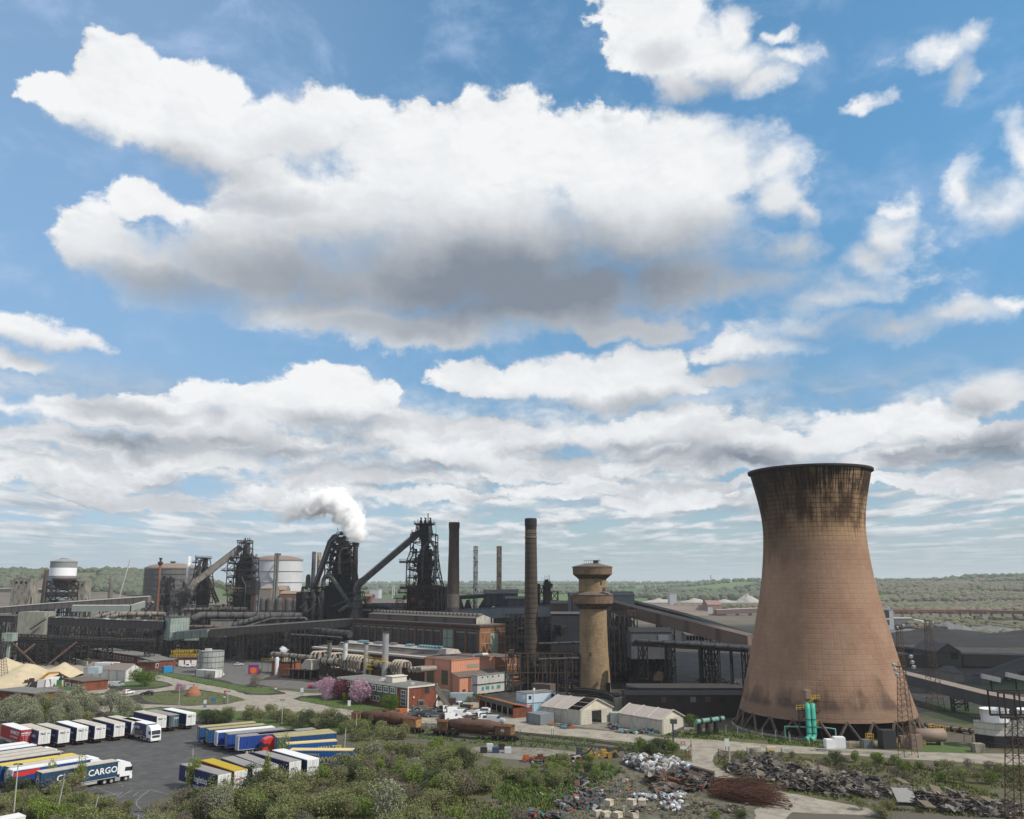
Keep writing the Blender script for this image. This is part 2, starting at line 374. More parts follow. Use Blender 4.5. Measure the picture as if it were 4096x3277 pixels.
g.add(vs,fs,True)
solo(g,'ground',ground_mat(),'mixed scrub, soil and sooty yard reaching the horizon','ground',loc=(0,0,0),kind='structure')
RND=random.Random(7)
def jit(pts,amp,step=1.6):
 o=[];n=len(pts)
 for i in range(n):
  a=Vector(pts[i][:2]);b=Vector(pts[(i+1)%n][:2]);L=(b-a).length;k=max(1,min(220,int(L/step)))
  nn=Vector((-(b-a).y,(b-a).x)).normalized() if L>0 else Vector((0,0))
  for j in range(k):
   p=a.lerp(b,j/k);q=mnoise.noise((p.x*.22,p.y*.22,3.3))*1.3+mnoise.noise((p.x*.9,p.y*.9,1.3))*.8
   o.append(p+nn*q*amp)
 return o
def smoothpoly(pts,it=2):
 for _ in range(it):
  o=[]
  for i in range(len(pts)):
   a,b=Vector(pts[i]),Vector(pts[(i+1)%len(pts)]);o+=[a*.75+b*.25,a*.25+b*.75]
  pts=o
 return pts
def patch(name,px,mat,z,amp=.5,label=None,kind='structure',sm=1,cat=None):
 pts=[G(a,b,z).to_2d() for a,b in px]
 pts=jit(smoothpoly(pts,sm),amp)
 vs=[(p.x,p.y,z) for p in pts]
 ar=sum(vs[i][0]*vs[(i+1)%len(vs)][1]-vs[(i+1)%len(vs)][0]*vs[i][1] for i in range(len(vs)))
 if ar<0:vs=vs[::-1]
 import mathutils.geometry as mg
 tri=mg.tessellate_polygon([[Vector(v) for v in vs]])
 m=MB();m.add(vs,[tuple(t) for t in tri])
 m.f=[f if(Vector(vs[f[1]])-Vector(vs[f[0]])).cross(Vector(vs[f[2]])-Vector(vs[f[0]])).z>0 else f[::-1] for f in m.f]
 return solo(m,name,mat,label,cat or name.replace('_',' '),loc=(0,0,0),kind=kind)
asph=M('asphalt',(.066,.066,.067),.9,.30,.22,c2=(.10,.096,.09),amt=.7)
asph2=M('asphalt_worn',(.11,.105,.10),.9,.2,.2,c2=(.15,.14,.125),amt=.6)
gravel=M('gravel_road',(.29,.26,.215),.95,.20,.16,c2=(.185,.168,.14),amt=.8,fine=1.6)
gravel2=M('gravel_grey',(.20,.185,.16),.95,.22,.2,c2=(.10,.095,.075),amt=.8,fine=1.6)
lawn=M('lawn',(.060,.105,.024),.95,.30,.5,c2=(.095,.095,.045),amt=.8,fine=1.6)
lawn2=M('rough_grass',(.075,.088,.032),.95,.4,.4,c2=(.12,.105,.06),amt=.8,fine=1.8)
dirtm=M('scrapyard_dirt',(.125,.112,.088),.95,.35,.25,c2=(.075,.082,.04),amt=.9,fine=1.8)
ballast=M('ballast',(.10,.088,.07),.95,.4,.4,c2=(.075,.085,.038),amt=.8,fine=1.6)
darkg=M('dark_verge',(.028,.048,.014),.95,.4,.3,c2=(.03,.03,.018),amt=.7)
cooly=M('coal_dust_ground',(.036,.033,.031),.95,.4,.1,c2=(.085,.074,.062),amt=.7)
patch('truck_park',[(-260,2975),(60,2950),(500,2900),(640,2865),(790,2870),(1000,2890),(1440,2970),(1460,3080),(1100,3150),(800,3165),(650,3185),(595,3215),(600,3245),(680,3310),(540,3310),(500,3215),(400,3190),(200,3190),(-260,3210)],asph,.012,.35,'dark asphalt lorry park')
patch('gravel_road',[(380,2675),(640,2700),(760,2728),(920,2757),(984,2779),(1080,2781),(1151,2776),(1100,2760),(1230,2768),(1330,2765),(1300,2778),(1200,2785),(1174,2797),(1335,2830),(1495,2854),(1600,2856),(1640,2838),(1730,2810),(1800,2796),(1920,2812),(2000,2850),(2110,2868),(2200,2905),(2438,2925),(2520,2915),(2560,2936),(2645,2952),(2864,2961),(3027,2975),(3303,2993),(3687,3008),(3905,3015),(4300,3018),(4300,3085),(4096,3068),(3905,3053),(3614,3035),(3396,3021),(3173,3013),(2990,3006),(2874,3004),(2850,3030),(2856,3061),(2903,3090),(2954,3122),(3063,3155),(3172,3177),(3396,3217),(3534,3246),(3480,3262),(3172,3250),(3110,3300),(3027,3300),(3020,3239),(3060,3215),(3009,3170),(2845,3115),(2765,3082),(2780,3057),(2765,3010),(2696,2985),(2573,2974),(2318,2948),(2100,2930),(1900,2900),(1600,2890),(1395,2879),(1214,2864),(1040,2846),(900,2844),(780,2838),(640,2828),(560,2836),(420,2850),(360,2830),(500,2815),(620,2818),(760,2824),(900,2818),(985,2800),(930,2782),(800,2758),(680,2762),(560,2776),(420,2800),(360,2790),(480,2766),(620,2756),(700,2742),(650,2725),(520,2710),(400,2720)],gravel,.016,.45,'pale gravel road winding across the works',sm=0)
patch('yard',[(-50,2700),(90,2640),(330,2650),(480,2690),(500,2700),(430,2730),(440,2770),(350,2780),(200,2790),(-50,2800)],gravel,.008,.6,'pale dusty yard',sm=1)
patch('service_road',[(900,2722),(960,2742),(1010,2735),(1090,2700),(1120,2665),(1180,2640),(1000,2632),(940,2650),(800,2640),(600,2655),(660,2690),(800,2705)],asph2,.008,.5,'worn grey service road')
patch('car_park',[(1000,2730),(1080,2718),(1250,2728),(1350,2752),(1330,2764),(1230,2762),(1080,2748)],asph2,.012,.3,'grey car park beside the pipes')
patch('lawn',[(1174,2797),(1230,2786),(1400,2788),(1500,2820),(1600,2845),(1640,2838),(1600,2856),(1495,2854),(1335,2830)],lawn,.02,.5,'green lawn under the blossom trees')
patch('lawn',[(560,2778),(690,2765),(790,2762),(900,2775),(965,2792),(975,2800),(930,2812),(830,2820),(700,2820),(580,2808)],lawn2,.02,.5,'round grass island in the road')
patch('lawn',[(450,2738),(520,2722),(640,2727),(690,2738),(600,2752),(480,2754)],lawn,.02,.5,'grass island under the round tree')
patch('verge',[(590,2685),(720,2697),(800,2712),(900,2733),(980,2745),(1060,2752),(1130,2770),(1060,2776),(980,2770),(900,2752),(780,2727),(640,2700)],lawn,.02,.4,'green verge along the road')
patch('verge',[(1000,2746),(1080,2749),(1250,2766),(1290,2770),(1250,2776),(1100,2758)],lawn2,.02,.4,'rough verge beside the car park')
patch('verge',[(400,2850),(560,2838),(640,2830),(780,2840),(900,2846),(1040,2848),(1200,2868),(1395,2884),(1395,2950),(1000,2888),(790,2868),(640,2863),(500,2890)],lawn,.006,.5,'green bank behind the lorry park')
patch('railway_bed',[(1380,2893),(1600,2896),(1900,2905),(2100,2934),(2318,2952),(2573,2978),(2690,2990),(2560,3010),(2300,3000),(2100,2985),(1900,2975),(1600,2955),(1380,2935)],ballast,.010,.6,'weedy railway bed')
patch('yard',[(1880,2982),(2100,2990),(2320,3008),(2450,3022),(2380,3045),(2200,3050),(2050,3040),(1900,3020)],gravel2,.014,.6,'grey yard of scrapped machines')
patch('scrapyard',[(2480,3050),(2760,3060),(2800,3105),(2900,3135),(3010,3175),(3060,3215),(3020,3245),(3020,3300),(2120,3300),(2260,3215),(2330,3140)],dirtm,.010,1.0,'bare dirt of the tip')
patch('yard',[(2050,2800),(2300,2790),(2560,2800),(2800,2850),(2900,2900),(2760,2950),(2500,2930),(2250,2900),(2100,2870)],gravel2,.006,.6,'grey yard round the sheds')
patch('verge',[(2640,2945),(2760,2915),(2900,2925),(3100,2950),(3330,2975),(3300,2992),(3027,2974),(2864,2960),(2700,2952)],lawn2,.02,.5,'grass verge along the fence')
patch('verge',[(3570,3005),(3640,2982),(3790,2962),(3880,2985),(3960,3005),(3905,3015),(3687,3007)],lawn,.02,.4,'green mound beside the road')
patch('bank',[(3670,2812),(3790,2808),(3920,2830),(4150,2840),(4150,2905),(3900,2900),(3740,2880)],darkg,.02,.8,'dark green bank beyond the tower')
patch('coal_yard',[(2500,2545),(3600,2520),(4300,2520),(4300,2620),(3600,2700),(2900,2760),(2500,2700)],cooly,.006,3,'black coal yard')
patch('bank',[(3880,2712),(4150,2705),(4150,2760),(3900,2765)],darkg,.02,.8,'dark grass below the conveyor')
# ---------------------------------------------------------------- woods on the far slopes (nobody could count them)
woodm=M('far_wood',(.12,.135,.075),1,.35,.012,c2=(.165,.135,.105),amt=1.0,lo=.42,hi=.58)
woodd=M('far_wood_dark',(.085,.105,.065),1,.3,.02,c2=(.125,.12,.09),amt=.8)
import bmesh
_b=bmesh.new();bmesh.ops.create_icosphere(_b,subdivisions=2,radius=1);ICO2=([v.co.copy() for v in _b.verts],[tuple(v.index for v in f.verts) for f in _b.faces]);_b.free()
_b=bmesh.new();bmesh.ops.create_icosphere(_b,subdivisions=1,radius=1);ICO1=([v.co.copy() for v in _b.verts],[tuple(v.index for v in f.verts) for f in _b.faces]);_b.free()
def crowns(name,mat,label,regions,seed,size=(4,8)):
 r=random.Random(seed);m=MB()
 for(x0,x1,y0,y1,n) in regions:
  for _ in range(n):
   t=r.random();yy=y0+(y1-y0)*t;u=r.uniform(x0,x1);X=(u-2048)/FPX*yy*1.02
   if mnoise.noise((X/150,yy/150,seed))<-.22:continue
   s=r.uniform(*size);z=H(X,yy);a=r.random()*9
   m.add([(X+v.x*s*1.1*(1+.35*mnoise.noise(v*1.7+Vector((a,a,a)))),yy+v.y*s*1.1,z+s*.5+v.z*s*.85*(1+.4*mnoise.noise(v*2.1+Vector((a,0,a))))) for v in ICO1[0]],ICO1[1],False)
 return solo(m,name,mat,label,'wood',loc=(0,0,0),kind='stuff')
crowns('wood',woodd,'wooded ridge far behind the works on the left',[(-150,640,1480,1800,1500)],1,(5,10))
crowns('wood',woodm,'wooded hillside beyond the cooling tower',[(3000,4250,1050,1700,3600),(3150,4300,1700,2500,3600)],2,(3,6.5))
crowns('scrub_belt',woodm,'mixed scrub on the waste ground beyond the coal yard',[(3560,4250,700,900,420),(3700,4250,600,690,120),(2560,3100,1200,1400,260)],5,(1.5,4))
crowns('wood',woodd,'belts of trees far across the plain',[(1150,3200,2300,2700,420),(1250,3000,3200,3500,420),(2400,3100,1750,2100,420),(1500,2800,4300,4700,500),(1000,3400,6200,6700,900),(600,1300,1700,2000,120),(3100,4300,2500,2700,500)],3,(6,12))
# ---------------------------------------------------------------- cooling tower
CTX,CTY=249*math.sin(R(19.38)),249*math.cos(R(19.38))
def tower_mat():
 m=bpy.data.materials.new('cooling_tower_brick');m.use_nodes=True;t=m.node_tree;t.nodes.clear();w=NT(t)
 bs=w.n('ShaderNodeBsdfPrincipled');out=w.n('ShaderNodeOutputMaterial');w.L.new(bs.outputs[0],out.inputs[0])
 P=w.n('ShaderNodeTexCoord').outputs['Object'];x,y,z=w.sep(P)
 a=w.m('ARCTAN2',x,y)
 na=w.noise(P,.09,6,.6);nb=w.noise(P,.8,6,.65)
 c=w.mix(w.ss(na,.35,.65),(.245,.150,.102),(.300,.196,.138))
 c=w.mix(w.ss(w.m('ADD',z,w.m('MULTIPLY',w.m('SUBTRACT',na,.5),8)),44,52),c,(.36,.235,.135))
 def gline(q,per,lo,hi):
  f=w.m('ABSOLUTE',w.m('SUBTRACT',w.m('FRACT',w.m('DIVIDE',q,per)),.5));return w.ss(f,lo,hi)
 gv=gline(a,2*math.pi/72,.40,.47);gh=gline(z,1.22,.38,.46)
 grid=w.m('MAXIMUM',gv,gh)
 cellid=w.comb(w.m('FLOOR',w.m('DIVIDE',a,2*math.pi/72)),w.m('FLOOR',w.m('DIVIDE',z,1.22)))
 wn=w.n('ShaderNodeTexWhiteNoise',noise_dimensions='2D');w.put(wn.inputs['Vector'],cellid)
 fine=gline(z,.61,.36,.46)
 c=w.mix(w.m('MULTIPLY',w.m('MULTIPLY',fine,w.ss(nb,.40,.6)),.20),c,(.42,.28,.20))
 c=w.mix(w.m('MULTIPLY',w.m('MULTIPLY',grid,w.ss(nb,.40,.60)),.16),c,(.13,.07,.045))
 c=w.mix(w.m('MULTIPLY',wn.outputs['Value'],.14),c,(.16,.08,.05))
 zn=w.m('ADD',z,w.m('MULTIPLY',w.m('SUBTRACT',w.noise(w.comb(w.m('MULTIPLY',a,2.5),w.m('MULTIPLY',z,.05)),2.2,5,.6),.5),14))
 up=w.ss(zn,43,57)
 run=w.noise(w.comb(w.m('MULTIPLY',a,22),w.m('MULTIPLY',z,.10)),1.1,5,.65)
 patchy=w.noise(w.comb(w.m('MULTIPLY',a,3.2),w.m('MULTIPLY',z,.10)),1.0,6,.65)
 j=w.m('MULTIPLY',grid,w.m('MULTIPLY',up,w.m('ADD',.50,w.ss(run,.4,.6,0,.45))))
 c=w.mix(j,c,(.030,.020,.014))
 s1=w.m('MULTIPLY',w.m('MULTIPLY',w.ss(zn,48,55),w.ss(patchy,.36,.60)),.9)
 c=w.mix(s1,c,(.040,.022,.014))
 s2=w.m('MULTIPLY',w.ss(w.m('ADD',z,w.m('MULTIPLY',run,16)),66,72),w.ss(run,.44,.56))
 c=w.mix(w.m('MULTIPLY',s2,.93),c,(.018,.014,.012))
 side=w.m('MULTIPLY',w.ss(w.m('ADD',x,w.m('MULTIPLY',y,.35)),-9.5,-15.0),w.ss(zn,38,50))  # upper left stain, darkened further to paint in the side turned from the sun
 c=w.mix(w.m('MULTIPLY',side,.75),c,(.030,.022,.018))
 sn=w.noise(w.comb(w.m('MULTIPLY',a,4.5),w.m('MULTIPLY',z,.10)),1.0,6,.55)
 lowm=w.m('MULTIPLY',w.ss(w.m('SUBTRACT',z,w.m('MULTIPLY',sn,22)),1.5,-5.5),.8)
 c=w.mix(w.m('MULTIPLY',lowm,w.ss(z,5.5,7.5)),c,(.06,.042,.035))
 c=w.mix(w.ss(z,6.4,6.0,0,.6),c,(.16,.11,.08))
 cv=w.v('SCALE',c);w.put(cv.node.inputs['Scale'],w.m('ADD',.80,w.m('MULTIPLY',nb,.4)))
 w.L.new(cv,bs.inputs['Base Color']);bs.inputs['Roughness'].default_value=.92;bs.inputs['Specular IOR Level'].default_value=.15
 b=w.n('ShaderNodeBump');b.inputs['Strength'].default_value=.35;b.inputs['Distance'].default_value=.2
 w.L.new(w.m('ADD',nb,w.m('MULTIPLY',grid,-.5)),b.inputs['Height']);w.L.new(b.outputs[0],bs.inputs['Normal'])
 return m
tow=thing('cooling_tower',(CTX,CTY,0),'huge brown hyperbolic cooling tower with a sooty rim, standing on slanted legs','cooling tower')
def interp(pts,n):
 out=[]
 for i in range(n+1):
  z=pts[0][1]+(pts[-1][1]-pts[0][1])*i/n
  k=max(j for j in range(len(pts)-1) if pts[j][1]<=z+1e-6)
  p0=pts[max(k-1,0)];p1=pts[k];p2=pts[k+1];p3=pts[min(k+2,len(pts)-1)]
  t=(z-p1[1])/(p2[1]-p1[1]);m1=(p2[0]-p0[0])/max(1e-6,p2[1]-p0[1])*(p2[1]-p1[1]);m2=(p3[0]-p1[0])/max(1e-6,p3[1]-p1[1])*(p2[1]-p1[1])
  out.append(((2*t**3-3*t**2+1)*p1[0]+(t**3-2*t**2+t)*m1+(-2*t**3+3*t**2)*p2[0]+(t**3-t**2)*m2,z))
 return out
prof=interp([(22.1,4.1),(19.8,12.6),(17.2,24.2),(14.6,37),(13.35,49.8),(13.9,57),(16.0,66.9)],40)
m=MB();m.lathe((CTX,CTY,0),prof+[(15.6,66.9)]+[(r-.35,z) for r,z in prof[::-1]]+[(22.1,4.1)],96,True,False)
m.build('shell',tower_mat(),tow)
m=MB();m.lathe((CTX,CTY,0),[(16.0,66.5),(16.55,66.75),(16.6,67.3),(15.7,67.35),(15.55,66.9)],96,False,False);m.build('rim',M('rim_iron',(.035,.03,.028),.7,.3),tow)
legm=M('tower_leg',(.12,.085,.068),.9,.3,.5,c2=(.07,.05,.04),amt=.6)
NL=22
for k in range(NL):
 a0=2*math.pi*(k+.05)/NL
 pt=(CTX+21.75*math.cos(a0),CTY+21.75*math.sin(a0),4.4)
 m=MB()
 for s in(-1,1):
  a1=a0+s*math.pi/NL*.88
  m.beam((CTX+23.4*math.cos(a1),CTY+23.4*math.sin(a1),0),pt,.55,.45)
 m.build('leg',legm,tow)
m=MB();m.lathe((CTX,CTY,0),[(24.3,0),(24.3,.5),(23.9,.5),(23.9,0)],64,True,False);m.build('basin_wall',conc,tow)
m=MB();m.lathe((CTX,CTY,0),[(19.0,.02),(19.0,3.9)],48,True,False);
for k in range(60):
 a=k/60*2*math.pi;m.beam((CTX+19.6*math.cos(a),CTY+19.6*math.sin(a),0),(CTX+19.3*math.cos(a),CTY+19.3*math.sin(a),4.6),.16)
m.build('packing',M('tower_packing',(.020,.018,.016),.9,.5,.8),tow)
def pxon(px,py,Y):return A(px,py,Y)
FD=214.5
pg=M('green_pipe_paint',(.05,.36,.27),.5,.12,.8,c2=(.08,.20,.15),amt=.4)
pip=thing('riser_pipe',G(3232,2972),'pair of bright green riser pipes in front of the cooling tower','pipe')
for i,px in enumerate((3235,3255)):
 x=A(px,2900,FD).x;z1=Zh(2826,FD)
 m=MB();m.tube([(x-1.2,FD-.9,.4),(x-.3,FD-.4,.75),(x,FD,1.7),(x,FD,z1-.5),(x+.15,FD+.5,z1+.1),(x+.6,FD+1.6,z1+.2),(x+.9,FD+5.0,z1-.1)],.62,14)
 q=m.build('pipe',pg,pip)
 m=MB()
 for z in(1.7,z1*.33+.6,z1*.62):MB().lathe((x,FD,z),[(.74,0),(.74,.14)],16).build('flange',M('green_dark',(.02,.10,.08),.6,.2),q)
stm=thing('access_stair',G(3260,2975),'brown steel stair and yellow railed platform beside the green risers','stair')
xs0,xs1=A(3202,2900,FD).x,A(3290,2900,FD).x;zt=Zh(2822,FD)
m=MB()
for x in(xs0,xs1,(xs0*.35+xs1*.65)):m.beam((x,FD+.8,0),(x,FD+.8,zt-1),.22)
m.beam((xs0,FD+.8,zt-1.2),(xs1,FD+.8,zt-1.6),.2);m.beam((xs0+.2,FD+.8,zt-4),(xs0+2,FD+.8,zt-1.2),.14)
m.build('frame',brownst,stm)
m=MB();xa=A(3262,2800,FD).x
m.box((xs0+1.2,FD+1.2,zt-1.1),(3.6,1.6,.12));m.beam((xs0+1.8,FD+1.2,zt-1),(xa,FD+1.4,zt+1.2),1.0,.12)
m.box((xa+.2,FD+1.6,zt+1.2),(2.0,1.8,.12));m.build('platform',M('grating',(.08,.07,.04),.8,.3),stm)
m=MB()
for x0,z0,x1,z1 in((xs0-.6,zt-1.1,xs0+3,zt-1.1),(xs0+1.8,zt-1,xa,zt+1.2),(xa-.8,zt+1.2,xa+1.2,zt+1.2),(xs1-.4,zt-4.2,xs1-3.2,.6),(xs1-2.8,zt-3.4,xs1+.2,zt-5.4)):
 for dz in(.55,1.1):m.beam((x0,FD+.4,z0+dz),(x1,FD+.4,z1+dz),.09)
 for k in range(5):xx=x0+(x1-x0)*k/4;zz=z0+(z1-z0)*k/4;m.beam((xx,FD+.4,zz),(xx,FD+.4,zz+1.1),.08)
m.build('handrail',yellow,stm)
m=MB();m.box((A(3228,2790,FD).x+.9,FD+3.2,Zh(2800,FD)),(1.3,3.6,2.0));solo(m,'pipe_cover',M('hatch_brown',(.24,.17,.13),.9),'small concrete hatch box high on the tower above the risers','hatch')
# ---------------------------------------------------------------- round things read off their outline
def silh(cx,ref,Y,pr):
 X=A(cx,ref,Y).x;out=[]
 for hw,py in pr:
  z=0.0 if py is None else Zh(py,Y)
  d=Y/ray(cx,py if py else ref)[1]
  out.append((hw/FPX*d,z))
 return X,out
def band(m,X,Y,r,z,h=.25,o=.12):m.lathe((X,Y,z),[(r,0),(r+o,0),(r+o,h),(r,h)],24,False,False)
wm=M('water_tower_concrete',(.30,.215,.125),.9,.16,.25,c2=(.20,.14,.085),amt=.7,pat='block',psz=3.0,mort=(.72,.68,.62))
wmd=M('water_tower_dark',(.062,.042,.030),.9,.5,.5,c2=(.16,.11,.07),amt=.6)  # much darker mottled brown for the two flared cones
X,pr=silh(2377,2700,308,[(66,None),(62,2700),(57,2600),(54.5,2500),(54,2436)])
wt_=thing('water_tower',(X,308,0),'buff concrete water tower with two flared tank rings','water tower')
MB().lathe((X,308,0),[(pr[0][0],0)]+pr[1:],40,True).build('shaft',wm,wt_)
X2,p2=silh(2373,2350,308,[(54,2436),(79,2413)]);MB().lathe((X,308,0),p2,40,True,False).build('lower_cone',wmd,wt_)
_,p3=silh(2373,2350,308,[(79.5,2413.5),(79.8,2380)]);MB().lathe((X,308,0),p3,40,True,False).build('lower_tank',M('tank_band',(.17,.115,.075),.9,.2,.4,c2=(.10,.065,.04),amt=.6),wt_)
_,p4=silh(2373,2350,308,[(82,2381),(82,2378),(56,2366.5),(55,2366)]);MB().lathe((X,308,0),p4,40,False,False).build('lower_roof',roofb,wt_)
_,p5=silh(2373,2350,308,[(55.5,2368),(55.5,2317)]);MB().lathe((X,308,0),p5,40,True,False).build('neck',wm,wt_)
_,p6=silh(2373,2350,308,[(55.5,2317),(78,2298)]);MB().lathe((X,308,0),p6,40,True,False).build('upper_cone',wmd,wt_)
_,p7=silh(2373,2350,308,[(78,2298.5),(79,2270)]);MB().lathe((X,308,0),p7,40,True,False).build('upper_tank',M('tank_band',(.17,.115,.075)),wt_)
_,p8=silh(2373,2350,308,[(80.5,2272),(80.5,2267),(30,2255),(.1,2253)]);MB().lathe((X,308,0),p8,40,False,False).build('roof',roofb,wt_)
m=MB();zt=p8[-1][1];m.box((X+1.2,307,zt-.3),(1.6,1.6,1.3))
for k in range(8):
 m.beam((X-3+k*.8,306.4,zt-.4),(X-3+k*.8,306.4,zt+.9),.1)
m.beam((X-3,306.4,zt+.9),(X+2.8,306.4,zt+.9),.1);m.beam((X+2.2,307,zt),(X+2.2,307,zt+1.6),.1)
m.build('roof_gear',dsteel,wt_)
zb=p4[2][1];bx=A(2421,2350,308).x;m=MB();m.box((bx,302.6,zb+.2),(3.2,1.4,.15))
for k in range(7):m.beam((bx-1.6+k*.53,301.9,zb),(bx-1.6+k*.53,301.9,zb+1.3),.12)
m.beam((bx-1.6,301.9,zb+1.3),(bx+1.6,301.9,zb+1.3),.12);m.build('balcony',brownst,wt_)
for(px,py,ww,hh,cx_) in((2404,2333,.7,1.2,4.75),(2416,2358,1.0,1.2,4.75),(2362,2618,.6,1.1,5.15)):
 p=A(px,py,303);m=MB();ang=math.asin(max(-1,min(1,(p.x-X)/cx_)));m.box((X+cx_*math.sin(ang),308-cx_*math.cos(ang),p.z-hh/2),(ww,.5,hh),ang);m.build('window',glassd,wt_)
px=A(2434,2750,303).x;m=MB();m.box((px,308-4.6,0),(1.3,1.0,3.4));m.build('door',black,wt_)
# ---------------------------------------------------------------- chimneys
def chimney(cx,Y,pr,mat,label,bands=(),cap=None,seam=0,bm_=None,group=None,name='chimney'):
 X,p=silh(cx,pr[0][1] or pr[1][1],Y,pr)
 t=thing(name,(X,Y,0),label,'chimney',group)
 MB().lathe((X,Y,0),p+[(p[-1][0]*.8,p[-1][1]),(p[-1][0]*.8,p[-1][1]-1.5)],24,True,False).build('stack',mat,t)
 def rad(z):
  for i in range(len(p)-1):
   if p[i][1]<=z<=p[i+1][1]:return p[i][0]+(p[i+1][0]-p[i][0])*(z-p[i][1])/max(.01,p[i+1][1]-p[i][1])
  return p[-1][0]
 zs=[Zh(b,Y) for b in bands]
 if seam:
  z=seam
  while z<p[-1][1]-1:zs.append(z);z+=seam
 for z in zs:
  m=MB();band(m,X,Y,rad(z),z,.22,.05);m.build('hoop',bm_ or black,t)
 if cap:
  for hw0,py0,hw1,py1 in cap:
   _,q=silh(cx,py0,Y,[(hw0,py0),(hw1,py1)]);MB().lathe((X,Y,0),[(q[0][0]*.9,q[0][1])]+q+[(q[1][0]*.8,q[1][1])],24,False,False).build('crown',bm_ or black,t)
 return t,X
ch1m=M('chimney_brick_dark',(.065,.048,.038),.9,.2,.3,c2=(.09,.068,.05),amt=.5,pat='brick',psz=2)
chimney(1812,402,[(24.5,None),(24.5,2463),(23.5,2380)],M('chimney_brick_soot',(.05,.04,.034),.9,.2,.3,c2=(.075,.058,.045),amt=.5),'dark brick chimney with a pale band rising behind the brick hall',bands=())
ch=bpy.data.objects['chimney'];X=ch.location.x
_,q=silh(1812,2400,402,[(24.8,2430),(24.6,2376)]);MB().lathe((X,402,0),q,24,True,False).build('pale_band',M('band_brick',(.13,.108,.09),.9,.2,.3),ch)
_,q=silh(1812,2300,402,[(24.4,2376),(23,2300),(21,2200),(20.5,2130),(20,2118)]);MB().lathe((X,402,0),q,24,True,False).build('upper_stack',ch1m,ch)
_,q=silh(1812,2120,402,[(20.4,2160),(20.6,2120),(22,2108),(22,2094),(21.5,2090),(17,2090),(17,2096)]);MB().lathe((X,402,0),q,24,False,False).build('crown',M('crown_brick',(.05,.036,.028),.9,.3),ch)
m=MB();zt=Zh(2090,402)
for a in range(3):m=MB();m.beam((X-2+2*a,402,zt),(X-2+2*a,402,zt+1.2),.06);m.build('lightning_rod',dsteel,ch)
ch2m=M('chimney_brick_brown',(.085,.064,.050),.9,.16,.3,c2=(.055,.042,.034),amt=.5,pat='brick',psz=2)
t,X=chimney(2126,311,[(29,None),(28.5,2730),(27.5,2600),(27,2500),(25.5,2350),(24.2,2240),(23.2,2150),(23,2120)],ch2m,'tall dark brick chimney with many iron hoops beside the orange brick hall',seam=1.75)
_,q=silh(2126,2120,311,[(23,2125),(23,2110),(24.4,2102),(24.4,2080),(22.5,2074),(19,2074),(19,2080)]);MB().lathe((X,311,0),q,24,False,False).build('crown',M('crown_brick_black',(.030,.026,.026),.9,.3),t)
m=MB();_,q=silh(2126,2150,311,[(23.6,2152),(23.6,2147)]);band(m,X,311,q[0][0],q[0][1],.5,.12);m.build('cornice',M('pale_cornice',(.16,.13,.10)),t)
rsm=M('stack_grey_rusty',(.52,.50,.47),.6,.2,.5,c2=(.07,.045,.03),amt=.9,lo=.5,hi=.6)
rs2=M('stack_buff_rusty',(.30,.25,.18),.7,.2,.4,c2=(.09,.045,.025),amt=.8)
chimney(1901,470,[(9.3,None),(9.3,2433),(9.3,2350),(9.4,2185)],rsm,'slim grey rust-streaked steel chimney, left of the slim pair behind the hall',seam=6,bm_=rust)
chimney(1996,470,[(10.3,None),(10.3,2410),(10.3,2300),(10.5,2185)],rs2,'slim buff steel chimney, right of the slim pair behind the hall',seam=8,bm_=rust)
chimney(1251.5,520,[(8.2,None),(8.2,2330),(8,2250),(8,2207)],M('stack_dark',(.07,.072,.074),.7,.2,.3),'dark steel chimney left of the buff one beside the steaming furnace',seam=9)
chimney(1273,522,[(8.5,None),(8.5,2330),(8.2,2250),(8.2,2210)],rs2,'buff sooty steel chimney right of the dark one beside the steaming furnace',seam=9)
stk=M('stack_zinc',(.15,.155,.15),.5,.25,.3,c2=(.10,.10,.095),amt=.6)
t=thing('twin_chimney',(A(1095,2400,560).x,560,0),'pair of grey steel flues strapped together in front of the white gas holder','chimney')
for dx in(-4.6,4.0):
 X,q=silh(1096+dx,2440,560,[(4.4 if dx<0 else 5,None),(4.4 if dx<0 else 5,2440),(4.4 if dx<0 else 5,2213)]);MB().lathe((X,560+dx*.1,0),q,16,True,True).build('flue',stk,t)
chimney(747,600,[(6.8,None),(6.8,2365),(6.6,2225)],M('stack_white',(.62,.63,.63),.4,.12,.3,c2=(.4,.38,.35),amt=.5),'bright white steel chimney in front of the dark gas holder')
t,X=chimney(627,560,[(6,None),(6,2434),(5.2,2330),(4.2,2260)],M('stack_red',(.17,.075,.045),.8,.3,.6,c2=(.10,.045,.03),amt=.6),'rusty red steel chimney with a railed gallery near its top')
m=MB();_,q=silh(632,2250,560,[(5,2262),(10,2255),(10,2248),(4,2248),(4,2240),(7,2232)]);m.lathe((X,560,0),q,16,False);m.build('gallery',M('gallery_rust',(.07,.035,.03)),t)
chimney(174,700,[(11,None),(11,2406),(10,2350),(8.5,2279)],M('chimney_brick_soot',(.05,.04,.034)),'dark square-topped brick chimney left of the white banded silo')
chimney(440,900,[(9,None),(9,2392),(8.5,2350),(7.8,2305)],M('chimney_far',(.13,.115,.10),.9,.2,.2),'weathered brick chimney in front of the wooded ridge')
m=MB();m.beam(A(468,2425,600),A(521,2237,600),.55);solo(m,'mast',M('mast_white',(.50,.50,.50),.5,.1),'thin pale mast leaning to the right before the wooded ridge','mast')
